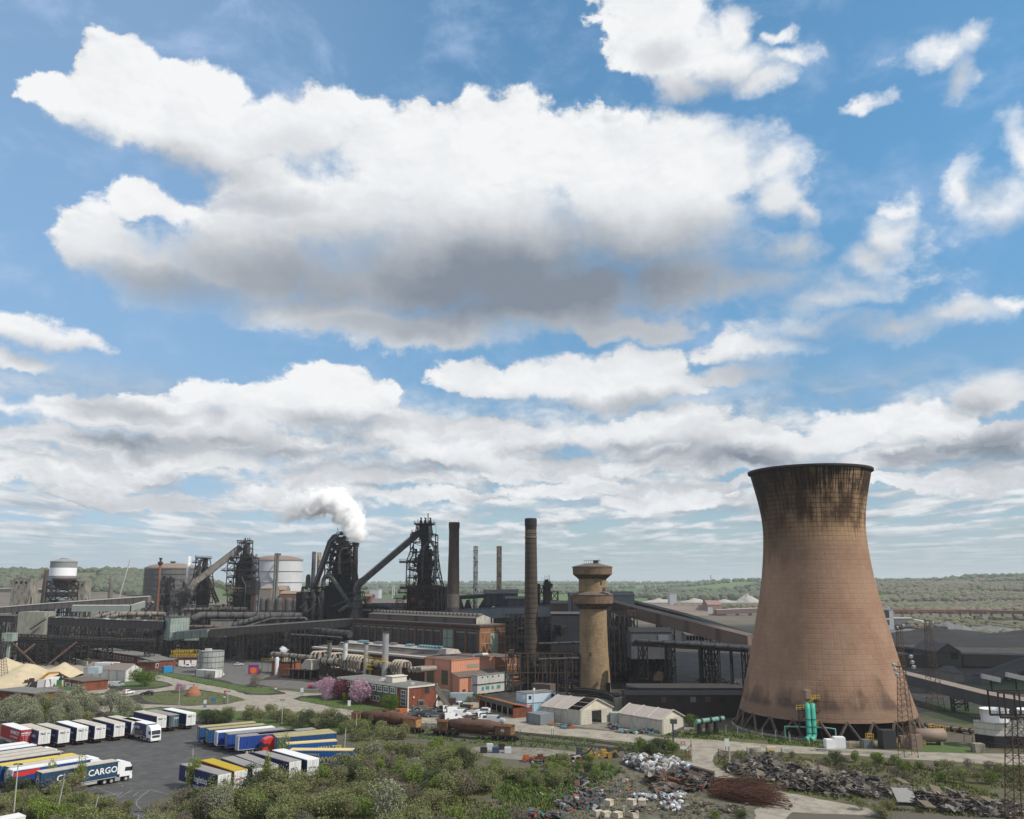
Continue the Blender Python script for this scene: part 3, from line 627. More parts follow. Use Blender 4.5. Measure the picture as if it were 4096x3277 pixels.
# ---------------------------------------------------------------- gas holders, silos, hopper
ghd=M('gasholder_grey',(.115,.112,.108),.7,.16,.12,c2=(.085,.08,.075),amt=.6)
ghw=M('gasholder_white',(.52,.52,.53),.55,.08,.12,c2=(.44,.44,.46),amt=.5)
ghr=M('gasholder_roof',(.22,.16,.13),.8,.2,.2)
def gasholder(cx,hw,ytop,ybot,ydome,Y,mat,label,nring,ringm):
 X,q=silh(cx,ytop,Y,[(hw,ybot),(hw,ytop)]);r=q[0][0];z1=q[1][1]
 t=thing('gas_holder',(X,Y,0),label,'gas holder')
 MB().lathe((X,Y,0),[(r,0),(r,z1)],64,True,False).build('wall',mat,t)
 zd=Zh(ydome,Y);MB().lathe((X,Y,0),[(r,z1)]+[(r*math.cos(a),z1+(zd-z1)*math.sin(a)) for a in(.3,.6,.9,1.2,1.5)]+[(.05,zd)],48,True,False).build('roof',ghr,t)
 for k in range(nring):
  m=MB();z=z1*(k+1)/(nring)-.2;m.lathe((X,Y,z),[(r+.02,0),(r+.5,0),(r+.5,.3),(r+.02,.3)],64,False,False);m.build('walkway',ringm,t)
 m=MB();m.lathe((X,Y,zd-.5),[(2.2,0),(2.2,1.6),(2.8,1.7),(2.8,2.1)],16);m.build('vent',gsteel,t)
 m=MB()
 for k in range(40):
  a=2*math.pi*k/40;m.beam((X+(r+.5)*math.cos(a),Y+(r+.5)*math.sin(a),z1),(X+(r+.5)*math.cos(a),Y+(r+.5)*math.sin(a),z1+1.2),.14)
 m.lathe((X,Y,z1+1.1),[(r+.45,0),(r+.6,0),(r+.6,.15),(r+.45,.15)],48,False,False);m.build('railing',ringm,t)
 return t,X,r,z1
gasholder(690,104,2276,2375,2253,820,ghd,'broad dark grey gas holder with a shallow dome',10,M('walk_dark',(.06,.06,.06)))
t,X,r,z1=gasholder(1112,98,2243,2375,2222,760,ghw,'broad white gas holder with a rusty domed roof and zigzag stair',6,M('walk_grey',(.22,.23,.26)))
m=MB();seg=z1/5
for k in range(4):
 za,zb=z1-seg*k,z1-seg*(k+1);xa,xb=(X+6,X-2) if k%2==0 else(X-2,X+6)
 def on(x):return Y_ if False else 760-math.sqrt(max(0,(r+.9)**2-(x-X)**2))
 m.beam((xa,on(xa),za),(xb,on(xb),zb),.9,.35);m.beam((xa,on(xa)-.4,za+1.1),(xb,on(xb)-.4,zb+1.1),.15)
 m.box((xb,on(xb)-.3,zb-.2),(3,1.6,.3))
m.build('stair',M('walk_grey',(.2,.2,.2)),t)
X,q=silh(251,2300,800,[(50,None),(50,2358),(49,2306),(49,2304),(49,2272),(49,2270),(48.5,2249)])
t=thing('banded_tank',(X,800,0),'tall round tank with a bright white band, behind the brown hopper','tank')
MB().lathe((X,800,0),q[:4],40,True,False).build('lower_wall',M('tank_blue_grey',(.20,.23,.25),.6,.15,.2),t)
MB().lathe((X,800,0),[(q[3][0]*1.01,q[3][1]),(q[4][0]*1.01,q[4][1])],40,True,False).build('white_band',M('band_white',(.80,.80,.82),.5,.04,.2),t)
MB().lathe((X,800,0),[(q[4][0],q[4][1]),(q[6][0],q[6][1])],40,True,False).build('upper_wall',M('tank_grey',(.22,.235,.24),.6,.2,.3),t)
_,q2=silh(251,2249,800,[(50,2250),(50,2246),(15,2236),(14,2236),(14,2233),(.1,2232)]);MB().lathe((X,800,0),q2,32,False,False).build('roof',M('roof_pale',(.25,.25,.24)),t)
def trestle(m,levels,Y,dep,bar,brace=.7,faces=(0,1,2,3)):
 """levels: (xl, xr, py or z) from top to bottom in photo columns; builds a braced four-post frame"""
 L=[]
 for xl,xr,py in levels:
  if py is None:z=0.0;ref=levels[-2][2];a,b=A(xl,ref,Y).x,A(xr,ref,Y).x
  else:z=Zh(py,Y);a,b=A(xl,py,Y).x,A(xr,py,Y).x
  L.append([(a,Y-dep/2,z),(b,Y-dep/2,z),(b,Y+dep/2,z),(a,Y+dep/2,z)])
 for i,c in enumerate(L):
  for k in range(4):
   if i<len(L)-1:
    m.beam(c[k],L[i+1][k],bar)
    if k in faces:m.beam(c[k],L[i+1][(k+1)%4],bar*brace);m.beam(c[(k+1)%4],L[i+1][k],bar*brace)
   m.beam(c[k],c[(k+1)%4],bar*.8)
 return L
X,q=silh(255,2350,560,[(12,2362),(28,2352),(38,2336),(43,2323),(44,2323),(44,2312),(43,2312)])
t=thing('ore_hopper',(X,560,0),'brown bowl-bottomed hopper high on a black steel trestle','hopper')
MB().lathe((X,560,0),q,28,True).build('bowl',M('hopper_brown',(.085,.045,.04),.8,.3,.5),t)
m=MB();trestle(m,[(209,294,2325),(207,293,2347),(204,292,2380),(201,290,2415),(197,288,2450),(194,286,None)],560,12,.55);m.build('trestle',dsteel,t)
m=MB();
for py,a,b in((2358,212,296),(2377,200,292),(2388,202,292)):m.box((A((a+b)/2,py,560).x,560,Zh(py,560)),(m_per_px(560)*(b-a)*.97,13,1.2))
m.build('deck',black,t)
X,q=silh(238,2430,560,[(8,2425),(20,2408),(30,2400)]);MB().lathe((X,556,0),q,16).build('chute',black,t)
X,q=silh(261,2430,535,[(28,2434),(30,2433),(30,2428),(28,2427),(28,2402),(1,2398)]);t=thing('settling_tank',(X,535,0),'grey round tank with a conical lid in front of the brown hopper','tank')
MB().lathe((X,535,0),q,28,False).build('vessel',pipeg,t);m=MB()
for k in range(10):a=k*.628;m.beam((X+4*math.cos(a),535+4*math.sin(a),q[0][1]),(X+4*math.cos(a),535+4*math.sin(a),0),.45)
m.build('leg',dsteel,t)
def silo(x0,x1,ytop,yb,Y,label,dx=0):
 a,b=A(x0,ytop,Y).x,A(x1,ytop,Y).x;z=Zh(ytop,Y);zw=Zh(ytop+26,Y);c=(a+b)/2;d=(b-a)*.8
 t=thing('concrete_tower',(c,Y,0),label,'tower')
 m=MB();m.box((c,Y,0),(b-a,d,zw));m.build('shaft',conc,t)
 m=MB();m.box((c,Y,zw),((b-a)*.96,d*.96,z-zw));m.build('head_house',conc,t)
 for k in range(3):
  m=MB();m.box((a+(b-a)*(.25+.25*k),Y-d*.48,zw+(z-zw)*.35),((b-a)*.12,.3,(z-zw)*.35));m.build('window',black,t)
 m=MB();m.box((c,Y,z),((b-a)*.9,d*.85,.8));m.build('roof',roofg,t)
 m=MB();m.beam((b+.2,Y-d*.3,zw-8),(b+3,Y-d*.6,2),1.2,.5);m.build('stair',brownst,t)
silo(66,141,2318,2450,620,'square concrete tower left of the dark chimney')
silo(297,356,2328,2401,720,'square concrete tower right of the brown hopper')
# ---------------------------------------------------------------- furnaces, conveyors, pipes (k*: readings in enlarged views -> photo columns)
S_=2.874
def kk(ox,oy,s=S_):
 return lambda x,y:(ox+x/s,oy+y/s)
k1,k2,k3,k4,k5=kk(0,2100),kk(600,2100),kk(1200,2000),kk(1800,2050),kk(2400,2200)
RF=random.Random(11)
def K(k,x,y,Y):return A(*k(x,y),Y)
def rail(m,a,b,h=1.1,n=None,t=.08):
 a=Vector(a);b=Vector(b);L=(b-a).length;n=n or max(2,int(L/2))
 for dz in(h*.5,h):m.beam(a+Vector((0,0,dz)),b+Vector((0,0,dz)),t)
 for i in range(n+1):p=a.lerp(b,i/n);m.beam(p,p+Vector((0,0,h)),t)
def deck(t,k,x0,x1,y,Y,dep,th=.5,mat=None,rmat=None,railing=True):
 a,b=K(k,x0,y,Y),K(k,x1,y,Y);m=MB();m.box(((a.x+b.x)/2,Y,a.z-th),(b.x-a.x,dep,th));m.build('platform',mat or black,t)
 if railing:
  m=MB();z=a.z
  for p,q in(((a.x,Y-dep/2,z),(b.x,Y-dep/2,z)),((a.x,Y-dep/2,z),(a.x,Y+dep/2,z)),((b.x,Y-dep/2,z),(b.x,Y+dep/2,z)),((a.x,Y+dep/2,z),(b.x,Y+dep/2,z))):rail(m,p,q,1.1)
  m.build('railing',rmat or dsteel,t)
def frame(t,k,levels,Y,dep,bar=.45,mat=None,name='frame'):
 m=MB();L=[]
 for xl,xr,y in levels:
  if y is None:z=0;y=levels[-2][2]
  else:z=K(k,xl,y,Y).z
  a,b=K(k,xl,y,Y).x,K(k,xr,y,Y).x
  L.append([(a,Y-dep/2,z),(b,Y-dep/2,z),(b,Y+dep/2,z),(a,Y+dep/2,z)])
 for i,c in enumerate(L):
  for q in range(4):
   if i<len(L)-1:
    d=L[i+1];m.beam(c[q],d[q],bar)
    if(i+q)%2==0:m.beam(c[q],d[(q+1)%4],bar*.55)
    if(i+q)%3!=1:m.beam(c[(q+1)%4],d[q],bar*.55)
   m.beam(c[q],c[(q+1)%4],bar*.8)
 return m.build(name,mat or dsteel,t)
def clutter(t,k,x0,x1,y0,y1,Y,dep,n,mat,name='pipework',r=(.12,.4),seed=0):
 q=random.Random(seed+int(x0));m=MB()
 a,b=K(k,x0,y1,Y),K(k,x1,y0,Y)
 for _ in range(n):
  x=q.uniform(a.x,b.x);z=q.uniform(a.z,b.z);y=Y+q.uniform(-dep/2,dep/2);L=q.uniform(1.5,6);c=q.random()
  if c<.4:m.beam((x,y,z),(x,y,min(b.z,z+L)),q.uniform(*r))
  elif c<.75:m.beam((x,y,z),(min(b.x,x+L),y,z+q.uniform(-.3,.3)),q.uniform(*r))
  elif c<.88:m.beam((x,y,z),(x+q.uniform(-3,3),y,z+L*.8),q.uniform(*r)*.7)
  else:m.box((x,y,z),(q.uniform(.8,2.2),q.uniform(.8,2),q.uniform(.8,2.2)))
 return m.build(name,mat,t)
def pipe3(t,k,pts,Y,r,mat,name,n=12,dy=0):
 m=MB();m.tube([K(k,x,y,Y+(q[0] if q else 0)) for x,y,*q in pts],[v*.58 for v in r] if isinstance(r,list) else r*.58,n);return m.build(name,mat,t)
def bridge(t,P,Q,w,h,mat,roofm,name='skip_bridge',rails=True):
 m=MB();m.beam(P,Q,w,h);o=m.build(name,mat,t)
 d=(Vector(Q)-Vector(P)).normalized();up=d.cross(Vector((0,1,0)));up=up if up.z>0 else-up
 m=MB();m.beam(Vector(P)+up*h*.6,Vector(Q)+up*h*.6,w*1.08,.3);m.build('skip_rail',roofm,o)
 return o
def lat(t,k,x0,x1,y0,y1,Y,dep,nx,nz,bar,mat,name):
 m=MB();a,b=K(k,x0,y1,Y),K(k,x1,y0,Y);
 for s in(-.5,.5):
  for i in range(nx+1):x=a.x+(b.x-a.x)*i/nx;m.beam((x,Y+s*dep,a.z),(x,Y+s*dep,b.z),bar)
  for j in range(nz+1):z=a.z+(b.z-a.z)*j/nz;m.beam((a.x,Y+s*dep,z),(b.x,Y+s*dep,z),bar)
  for i in range(nx):
   x=a.x+(b.x-a.x)*i/nx;x2=a.x+(b.x-a.x)*(i+1)/nx
   m.beam((x,Y+s*dep,a.z),(x2,Y+s*dep,b.z),bar*.6)
 return m.build(name,mat,t)
 # --- right furnace
Y=450
f4=thing('blast_furnace',(K(k3,1430,1200,Y).x,Y,0),'tallest black blast furnace, right of the steaming one, with three bleeder valves on top','blast furnace')
def lath(t,k,cx,Y,pr,mat,name,n=20):
 q=[(hw/S_,k(cx,y)[1] if y is not None else None) for hw,y in pr]
 X,p=silh(k(cx,0)[0],[b for a_,b in q if b][0],Y,q);return MB().lathe((X,Y,0),p,n,True).build(name,mat,t)
lath(f4,k3,1430,Y,[(90,None),(90,1000),(80,900),(95,760),(75,640),(48,560),(45,480),(72,440),(76,290)],black,'furnace_body')
deck(f4,k3,1322,1542,275,Y,10);deck(f4,k3,1290,1420,375,Y,9);deck(f4,k3,1150,1400,705,Y-3,7,.9,brownst);deck(f4,k3,1380,1590,705,Y,12)
deck(f4,k3,1400,1560,630,Y,10);deck(f4,k3,1280,1580,800,Y,12);deck(f4,k3,1250,1590,890,Y,13)
deck(f4,k3,1172,1685,995,Y,18,1.3,black);deck(f4,k3,1135,1250,1060,Y-6,8);deck(f4,k3,1088,1250,1125,Y-6,8,.5,brownst)
frame(f4,k3,[(1290,1572,400),(1290,1572,490),(1285,1575,600),(1245,1580,705),(1243,1590,800),(1240,1615,900),(1238,1640,990)],Y,14,.5)
frame(f4,k3,[(1350,1505,280),(1345,1510,330),(1330,1520,400)],Y,8,.35)
frame(f4,k3,[(1120,1180,1130),(1105,1190,1200),(1090,1200,1290)],Y-6,6,.3,brownst,'side_frame')
lat(f4,k3,1540,1680,1010,1290,Y-8,4,3,2,.35,gsteel,'side_frame')
m=MB();a,b=K(k3,1240,1290,Y),K(k3,1690,1010,Y);m.box(((a.x+b.x)/2,Y+2,0),(b.x-a.x,16,b.z));m.build('cast_house',black,f4)
lat(f4,k3,1240,1540,1010,1295,Y-7,1,8,5,.22,brownst,'cladding_frame')
clutter(f4,k3,1270,1580,560,1000,Y,13,260,dsteel);clutter(f4,k3,1180,1680,1000,1290,Y-9,4,120,brownst);clutter(f4,k3,1345,1510,290,560,Y,8,50,dsteel)
pipe3(f4,k3,[(1492,300),(1492,450),(1470,500),(1425,545),(1412,600),(1408,760),(1408,930)],Y-6,1.15,gsteel,'uptake')
pipe3(f4,k3,[(1495,300),(1497,450),(1520,505),(1547,545),(1556,620),(1560,760),(1552,940)],Y-6.5,1.25,M('uptake_grey',(.13,.13,.128),.6,.2,.5),'uptake')
pipe3(f4,k3,[(1472,380),(1472,160),(1478,156)],Y-2,.45,dsteel,'vent_pipe');pipe3(f4,k3,[(1356,320),(1356,222)],Y-3,.3,dsteel,'vent_pipe')
for x in(1390,1440,1497):
 m=MB();a,b=K(k3,x,270,Y),K(k3,x,232,Y);m.cyl(a,b,.95,.6,10);c=K(k3,x-12,207,Y);m.beam(b,K(k3,x+8,212,Y),.6);m.beam(c,K(k3,x+14,214,Y),.7,.5);m.build('bleeder_valve',dsteel,f4)
sb=bridge(f4,K(k3,1408,350,Y),K(k3,690,962,Y-6),4.2,3.0,M('skip_bridge_grey',(.075,.068,.066),.8,.35,.3,c2=(.04,.03,.03),amt=.7),M('lilac_grey',(.16,.145,.16),.7,.2))
pipe3(f4,k3,[(1590,650),(1640,945)],Y,.25,dsteel,'stay')
pipe3(f4,k3,[(1560,250),(1570,640),(1585,700)],Y,.12,dsteel,'stay')
m=MB();p=K(k3,1232,720,Y-3);m.beam(p,K(k3,1225,915,Y-3),.15);m.box(K(k3,1225,932,Y-3),(.8,.8,1));m.build('hoist',dsteel,f4)
# --- dust catcher with its downcomer
Y=448
dc=thing('dust_catcher',(K(k3,655,1200,Y).x,Y,0),'grey bottle-shaped dust catcher at the foot of the long skip bridge','dust catcher')
lath(dc,k3,655,Y,[(70,None),(75,1330),(60,1290),(52,1250),(58,1180),(42,1120),(30,1080)],pipeg,'vessel')
pipe3(dc,k3,[(655,1090),(655,1010),(672,975),(700,945),(735,925)],Y,3.4,pipeg,'elbow',16)
for y in(1075,1165,1255):
 p=K(k3,655,y,Y);m=MB();m.lathe((p.x,Y,p.z),[(3.6+(y-1075)*.02,0),(4.3+(y-1075)*.02,0),(4.3+(y-1075)*.02,.4),(3.6+(y-1075)*.02,.4)],20,False,False);m.build('collar',dsteel,dc)
m=MB();a=K(k3,655,1335,Y);
for s in(-1,1):
 for q in(-1,1):m.beam((a.x+s*4,Y+q*4,0),(a.x+s*3,Y+q*3,K(k3,655,1240,Y).z),.7)
m.build('support',dsteel,dc)
# --- steaming furnace
Y=470
f3=thing('blast_furnace',(K(k3,470,1200,Y).x,Y,0),'black blast furnace wreathed in white steam, left of the tallest furnace','blast furnace')
lath(f3,k3,480,Y,[(130,None),(130,1000),(100,900),(110,760),(80,650),(60,560),(55,500),(75,470)],black,'furnace_body')
m=MB();a,b=K(k3,300,1340,Y),K(k3,640,990,Y);m.box(((a.x+b.x)/2,Y,0),(b.x-a.x,16,b.z));m.build('cast_house',black,f3)
m=MB();a,b=K(k3,-40,1340,Y),K(k3,300,1060,Y);m.box(((a.x+b.x)/2,Y+4,0),(b.x-a.x,14,b.z));m.build('stove_house',black,f3)
deck(f3,k3,350,660,525,Y,12);deck(f3,k3,290,640,715,Y,14,.8,brownst);deck(f3,k3,330,600,640,Y,13);deck(f3,k3,310,610,860,Y,14);deck(f3,k3,280,640,990,Y,17,1)
deck(f3,k3,700,765,1020,Y-2,8,.5,gsteel,M('rail_blue',(.22,.3,.36)));deck(f3,k3,680,795,1135,Y-2,9,.5,brownst)
frame(f3,k3,[(360,600,525),(345,605,620),(318,612,715),(316,625,800),(312,640,900),(300,655,990)],Y,14,.5)
frame(f3,k3,[(690,720,1050),(690,740,1140),(690,765,1210)],Y-2,6,.3)
frame(f3,k3,[(200,310,1010),(190,310,1100),(180,310,1200),(180,310,1340)],Y-7,4,.35,dsteel,'side_frame')
clutter(f3,k3,330,620,480,1000,Y,14,330,dsteel);clutter(f3,k3,0,640,1000,1340,Y-9,5,260,dsteel);clutter(f3,k3,420,560,400,530,Y,8,60,black)
m=MB();a,b=K(k3,428,500,Y),K(k3,520,430,Y);m.box(((a.x+b.x)/2,Y,a.z),(b.x-a.x,7,b.z-a.z));m.beam(K(k3,428,430,Y),K(k3,426,365,Y),.4);m.beam(K(k3,436,430,Y),K(k3,450,388,Y),.8);m.build('top_gear',black,f3)
pipe3(f3,k3,[(435,410),(395,430),(350,490),(318,580),(240,800),(175,980),(165,1030)],Y-7,[2.4,3.0,3.1,2.9,2.6,2.5,2.4],gsteel,'downcomer',14)
pipe3(f3,k3,[(440,405),(352,480),(305,600),(168,960)],Y-9.5,.5,M('lilac_grey',(.1,.1,.1)),'skip_rail')
pipe3(f3,k3,[(550,560),(500,560),(465,590),(450,650),(448,740),(452,850)],Y-7.5,1.3,gsteel,'uptake')
pipe3(f3,k3,[(500,540),(440,545),(380,585),(358,650),(350,740)],Y-6.5,1.2,dsteel,'uptake');pipe3(f3,k3,[(520,530),(570,560),(600,620)],Y-6,1.1,dsteel,'uptake')
pipe3(f3,k3,[(268,1000),(270,920),(290,880),(325,868),(355,885),(395,940),(480,1060),(560,1190),(600,1230)],Y-11,2.1,pipeg,'cross_pipe',14)
for(cx,w) in((90,28),):lath(f3,k3,cx,Y-9,[(w,1010),(w,900),(24,870),(10,855)],gsteel,'stove_dome')
for cx in(60,150,240):
 lath(f3,k3,cx,Y-9,[(38,None),(38,1330),(38,1140),(42,1120),(30,1060)],piped if cx!=240 else gsteel,'stove')
for x0,y0,x1,y1 in((0,1240,70,1190),(80,1290,190,1195),(370,1225,620,1120),(210,1110,250,1330)):pipe3(f3,k3,[(x0,y0),(x1,y1)],Y-13,.55,pipeg,'strut')
t,X=chimney(1416,468,[(13.5,None),(13.5,2370),(12,2300),(9.8,2200),(9.5,2178)],M('stack_furnace',(.050,.044,.040),.8,.3,.3),'black tapering chimney on the right flank of the steaming furnace',cap=((12,2182,15.5,2170),))
# --- far left furnaces
Y=580
f2=thing('blast_furnace',(K(k2,1050,900,Y).x,Y,0),'black blast furnace in front of the white gas holder, ringed by a yellow gallery','blast furnace')
lath(f2,k2,1070,Y,[(110,None),(110,800),(95,700),(100,560),(85,450),(60,400),(35,330),(30,240)],black,'furnace_body')
for x0,x1,y,d in((1040,1165,205,8),(1035,1160,270,8),(960,1210,375,13),(930,1215,440,14),(835,940,520,7),(930,1210,520,14),(920,1210,600,14),(870,1130,720,17),(940,1210,890,14),(880,1130,800,16)):
 deck(f2,k2,x0,x1,y,Y,d,.6,M('gallery_ochre',(.22,.14,.045),.8,.3) if y==720 else black)
frame(f2,k2,[(960,1212,375),(935,1215,440),(930,1210,520),(925,1215,600),(915,1230,700),(930,1210,800),(935,1205,900),(940,1200,None)],Y,15,.5)
frame(f2,k2,[(1022,1165,180),(1040,1160,280),(1020,1170,370)],Y,8,.35)
pipe3(f2,k2,[(835,520),(930,440)],Y,.3,dsteel,'stay');pipe3(f2,k2,[(845,525),(930,590)],Y,.3,dsteel,'stay')
m=MB();a,b=K(k2,1130,800,Y),K(k2,1262,640,Y);m.box(((a.x+b.x)/2,Y-4,a.z),(b.x-a.x,10,b.z-a.z));c=K(k2,1238,615,Y);m.beam((b.x-3,Y-4,b.z),(b.x-3,Y-4,c.z),3);m.build('bin',black,f2)
m=MB();a,b=K(k2,1195,1000,Y),K(k2,1245,800,Y);m.box(((a.x+b.x)/2,Y-6,0),(b.x-a.x,5,b.z));m.build('lift_shaft',brownst,f2)
clutter(f2,k2,940,1210,330,700,Y,14,240,dsteel);clutter(f2,k2,900,1210,700,960,Y-4,12,160,brownst);clutter(f2,k2,1040,1160,150,360,Y,7,50,dsteel)
pipe3(f2,k2,[(1125,340),(1128,230)],Y-3,2.4,gsteel,'gas_seal');pipe3(f2,k2,[(1183,175),(1170,400)],Y-2,.35,dsteel,'vent_pipe');pipe3(f2,k2,[(1100,150),(1085,420)],Y-5,.5,dsteel,'vent_pipe')
pipe3(f2,k2,[(1060,600),(1068,640),(1100,700),(1088,940)],Y-9,.8,gsteel,'uptake');pipe3(f2,k2,[(1125,330),(1170,390),(1195,460)],Y-5,1.4,dsteel,'uptake');pipe3(f2,k2,[(1125,330),(1080,400),(1070,500)],Y-5,1.2,dsteel,'uptake')
sb=M('skip_bridge_pale',(.26,.235,.21),.8,.25,.4,c2=(.10,.07,.05),amt=.8)
bridge(f2,K(k2,1045,262,Y),K(k2,520,665,Y-5),4.5,3.6,sb,M('lilac_grey',(.1,.1,.1)))
bridge(f2,K(k2,540,640,Y-6),K(k2,470,735,Y-6),4.5,4.2,sb,pipeg,'bridge_foot')
Y=600
f1=thing('blast_furnace',(K(k2,605,850,Y).x,Y,0),'smaller grey-black furnace behind the pale skip bridge, leftmost of the large furnaces','blast furnace')
lath(f1,k2,615,Y,[(70,None),(70,740),(60,640),(40,540),(28,480),(28,380)],black,'furnace_body')
for x0,x1,y in((555,680,378),(520,560,430),(545,690,500),(500,700,740)):deck(f1,k2,x0,x1,y,Y,12,.6,M('gallery_ochre',(.2,.1,.1)) if y==740 else dsteel)
frame(f1,k2,[(575,650,380),(560,670,500),(530,690,620),(510,700,740),(505,690,820),(500,680,900)],Y,13,.5)
lat(f1,k2,510,690,745,900,Y-7,1,7,5,.25,brownst,'cladding_frame')
clutter(f1,k2,500,700,480,900,Y-2,12,220,dsteel)
pipe3(f1,k2,[(600,400),(575,420),(560,500),(520,600),(470,700)],Y-7,1.8,gsteel,'downcomer');pipe3(f1,k2,[(528,350),(520,500)],Y-4,.4,dsteel,'vent_pipe');pipe3(f1,k2,[(600,480),(560,560),(555,640)],Y-8,1.2,pipeg,'uptake')
m=MB();
for i in range(8):
 t0=i/8;m.beam(K(k2,690+t0*90,650+t0*240,Y-3),K(k2,690+(t0+.125)*90-20,650+(t0+.125)*240+6,Y-3),.5)
m.beam(K(k2,690,640,Y-3),K(k2,790,890,Y-3),1.0);m.beam(K(k2,665,650,Y-3),K(k2,760,905,Y-3),.9);m.build('conveyor_truss',brownst,f1)
Y=590
sv=thing('gas_washer',(K(k2,370,900,Y).x,Y,0),'pale dusty scrubber vessel with a thick elbow pipe, left of the leftmost large furnace','scrubber')
lath(sv,k2,370,Y,[(40,None),(40,920),(38,800),(25,760),(14,700),(16,620)],pipeg,'vessel');pipe3(sv,k2,[(375,660),(378,630),(400,618),(420,680),(445,790),(450,840)],Y-3,2.6,pipeg,'elbow',14)
pipe3(sv,k2,[(520,620),(520,700),(500,780),(470,870),(420,880)],Y-6,.9,pipeb,'pipe');frame(sv,k2,[(290,420,760),(285,430,830),(280,440,900),(280,440,1000)],Y,14,.4,pipeg)
clutter(sv,k2,240,460,740,1010,Y-6,12,200,pipeg)
sv2=thing('small_furnace_top',(K(k2,200,800,Y).x,600,0),'small dark pipe-wrapped tower between the red and the white chimneys','tower')
frame(sv2,k2,[(185,240,610),(150,245,680),(130,250,780),(100,260,860),(100,260,None)],600,10,.4);lath(sv2,k2,205,600,[(30,None),(30,760),(22,680),(18,610)],dsteel,'vessel');clutter(sv2,k2,110,260,620,980,600,9,170,dsteel)
# --- stoves in a row
for i,(cx,r_,top) in enumerate(((1296,38,832),(1375,40,835),(1482,42,838),(1590,42,838),(1668,30,850))):
 X,q=silh(*[k2(cx,950)[0],k2(cx,950)[1]],560,[(r_/S_,None),(r_/S_,k2(0,950)[1]),(r_/S_,k2(0,top+28)[1]),(r_/S_*.8,k2(0,top+8)[1]),(r_/S_*.35,k2(0,top)[1]),(.05,k2(0,top-2)[1])])
 solo(MB().lathe((X,560,0),q,20),'hot_stove',M('stove_shell',(.095,.09,.088),.8,.3,.3,c2=(.05,.045,.04),amt=.8),['round-topped stove nearest the lift shaft, first of the row','second round-topped stove from the left, half behind the twin flues','third round-topped stove, just right of the twin flues','fourth round-topped stove from the left','slimmest round-topped stove at the right end of the row'][i],'stove','row of round-topped stoves',loc=(X,560,0))
 # --- galleries (covered conveyors)
def gallery(pts,w,h,wallm,roofm,label,legs=(),legm=None,name='conveyor_gallery',group='covered conveyors',gable=.6,parts=None,legw=1.2):
 P0=Vector(pts[0]);t=thing(name,(P0.x,P0.y,0),label,'conveyor',group)
 for i in range(len(pts)-1):
  a,b=Vector(pts[i]),Vector(pts[i+1]);d=(b-a);n=Vector((-d.y,d.x,0)).normalized()*w/2;uz=Vector((0,0,1))
  m=MB();m.add([a-n-uz*h,a+n-uz*h,b+n-uz*h,b-n-uz*h,a-n,a+n,b+n,b-n],[(0,1,2,3),(0,4,5,1),(1,5,6,2),(2,6,7,3),(3,7,4,0)])
  m.build('casing',parts[i] if parts else wallm,t)
  n2=n*1.06;m=MB();g_=uz*gable
  m.add([a-n2,a+g_,a+n2,b-n2,b+g_,b+n2],[(0,3,4,1),(1,4,5,2),(0,1,2),(3,5,4),(0,2,5,3)]);m.build('roof',roofm,t)
 L=[(Vector(pts[i+1])-Vector(pts[i])).length for i in range(len(pts)-1)]
 for f in legs:
  s=f*sum(L);i=0
  while i<len(L)-1 and s>L[i]:s-=L[i];i+=1
  p=Vector(pts[i]).lerp(Vector(pts[i+1]),s/L[i]);d=(Vector(pts[i+1])-Vector(pts[i])).normalized();n=Vector((-d.y,d.x,0)).normalized()
  d2=Vector((d.x,d.y,0)).normalized()*legw;top=p.z-h
  m=MB();c=[p+n*w*.45+d2,p-n*w*.45+d2,p-n*w*.45-d2,p+n*w*.45-d2]
  nl=max(2,int(top/4))
  for q in range(4):m.beam((c[q].x,c[q].y,0),(c[q].x,c[q].y,top),.35)
  for j in range(nl):
   za,zb=top*j/nl,top*(j+1)/nl
   for q in range(4):
    e,f2_=c[q],c[(q+1)%4];m.beam((e.x,e.y,za),(f2_.x,f2_.y,zb),.2);m.beam((e.x,e.y,zb),(f2_.x,f2_.y,zb),.2)
  m.build('trestle',legm or dsteel,t)
 return t
gw=M('gallery_brown',(.038,.034,.032),.85,.25,.2,pat='ribs',psz=3.0);gr=M('gallery_roof',(.085,.083,.085),.8,.25,.3,c2=(.05,.05,.05),amt=.6)
ggr=M('gallery_green',(.19,.235,.205),.75,.15,.3,c2=(.11,.12,.10),amt=.6,pat='ribs',psz=2.2);gblu=M('gallery_blue_grey',(.16,.185,.20),.7,.12,.3,c2=(.11,.12,.13),amt=.5)
gb2=M('gallery_tan',(.17,.125,.10),.85,.2,.2,pat='ribs',psz=3)
gallery([K(k1,530,1058,436),K(k1,1900,1110,432)],5,3.8,M('gallery_dark_purple',(.040,.036,.038),.85,.2,.2,pat='ribs',psz=2.5),M('gallery_roof_patched',(.06,.06,.062),.8,.3,.12,c2=(.38,.37,.34),amt=.9,lo=.56,hi=.58),'long dark conveyor gallery running into the pale green tower from the left',(.08,.3,.42,.72,.92))
gallery([K(k1,-60,1040,440),K(k1,215,1045,438)],5,3.2,M('gallery_dark_purple',(.1,.1,.1)),gr,'short dark conveyor gallery at the left edge beside the concrete block',(.3,))
gallery([K(k2,310,1238,428),K(k2,705,1200,412),K(k3,612,1370,418)],4.5,3.4,gw,gr,'long conveyor gallery, green at its lower end, climbing right towards the brick hall',(.02,.45,.62,.8,.93),parts=[ggr,gw],legw=1.0)
gallery([K(k1,-40,955,540),K(k1,570,905,530),K(k1,1720,825,520)],4,3.4,M('gallery_mid',(.14,.125,.115),.85,.2,.2,pat='ribs',psz=4),M('gallery_roof_pale',(.30,.28,.25),.8,.2,.2),'long thin brown gallery crossing behind the brown hopper',(.15,.35,.55,.72,.9))
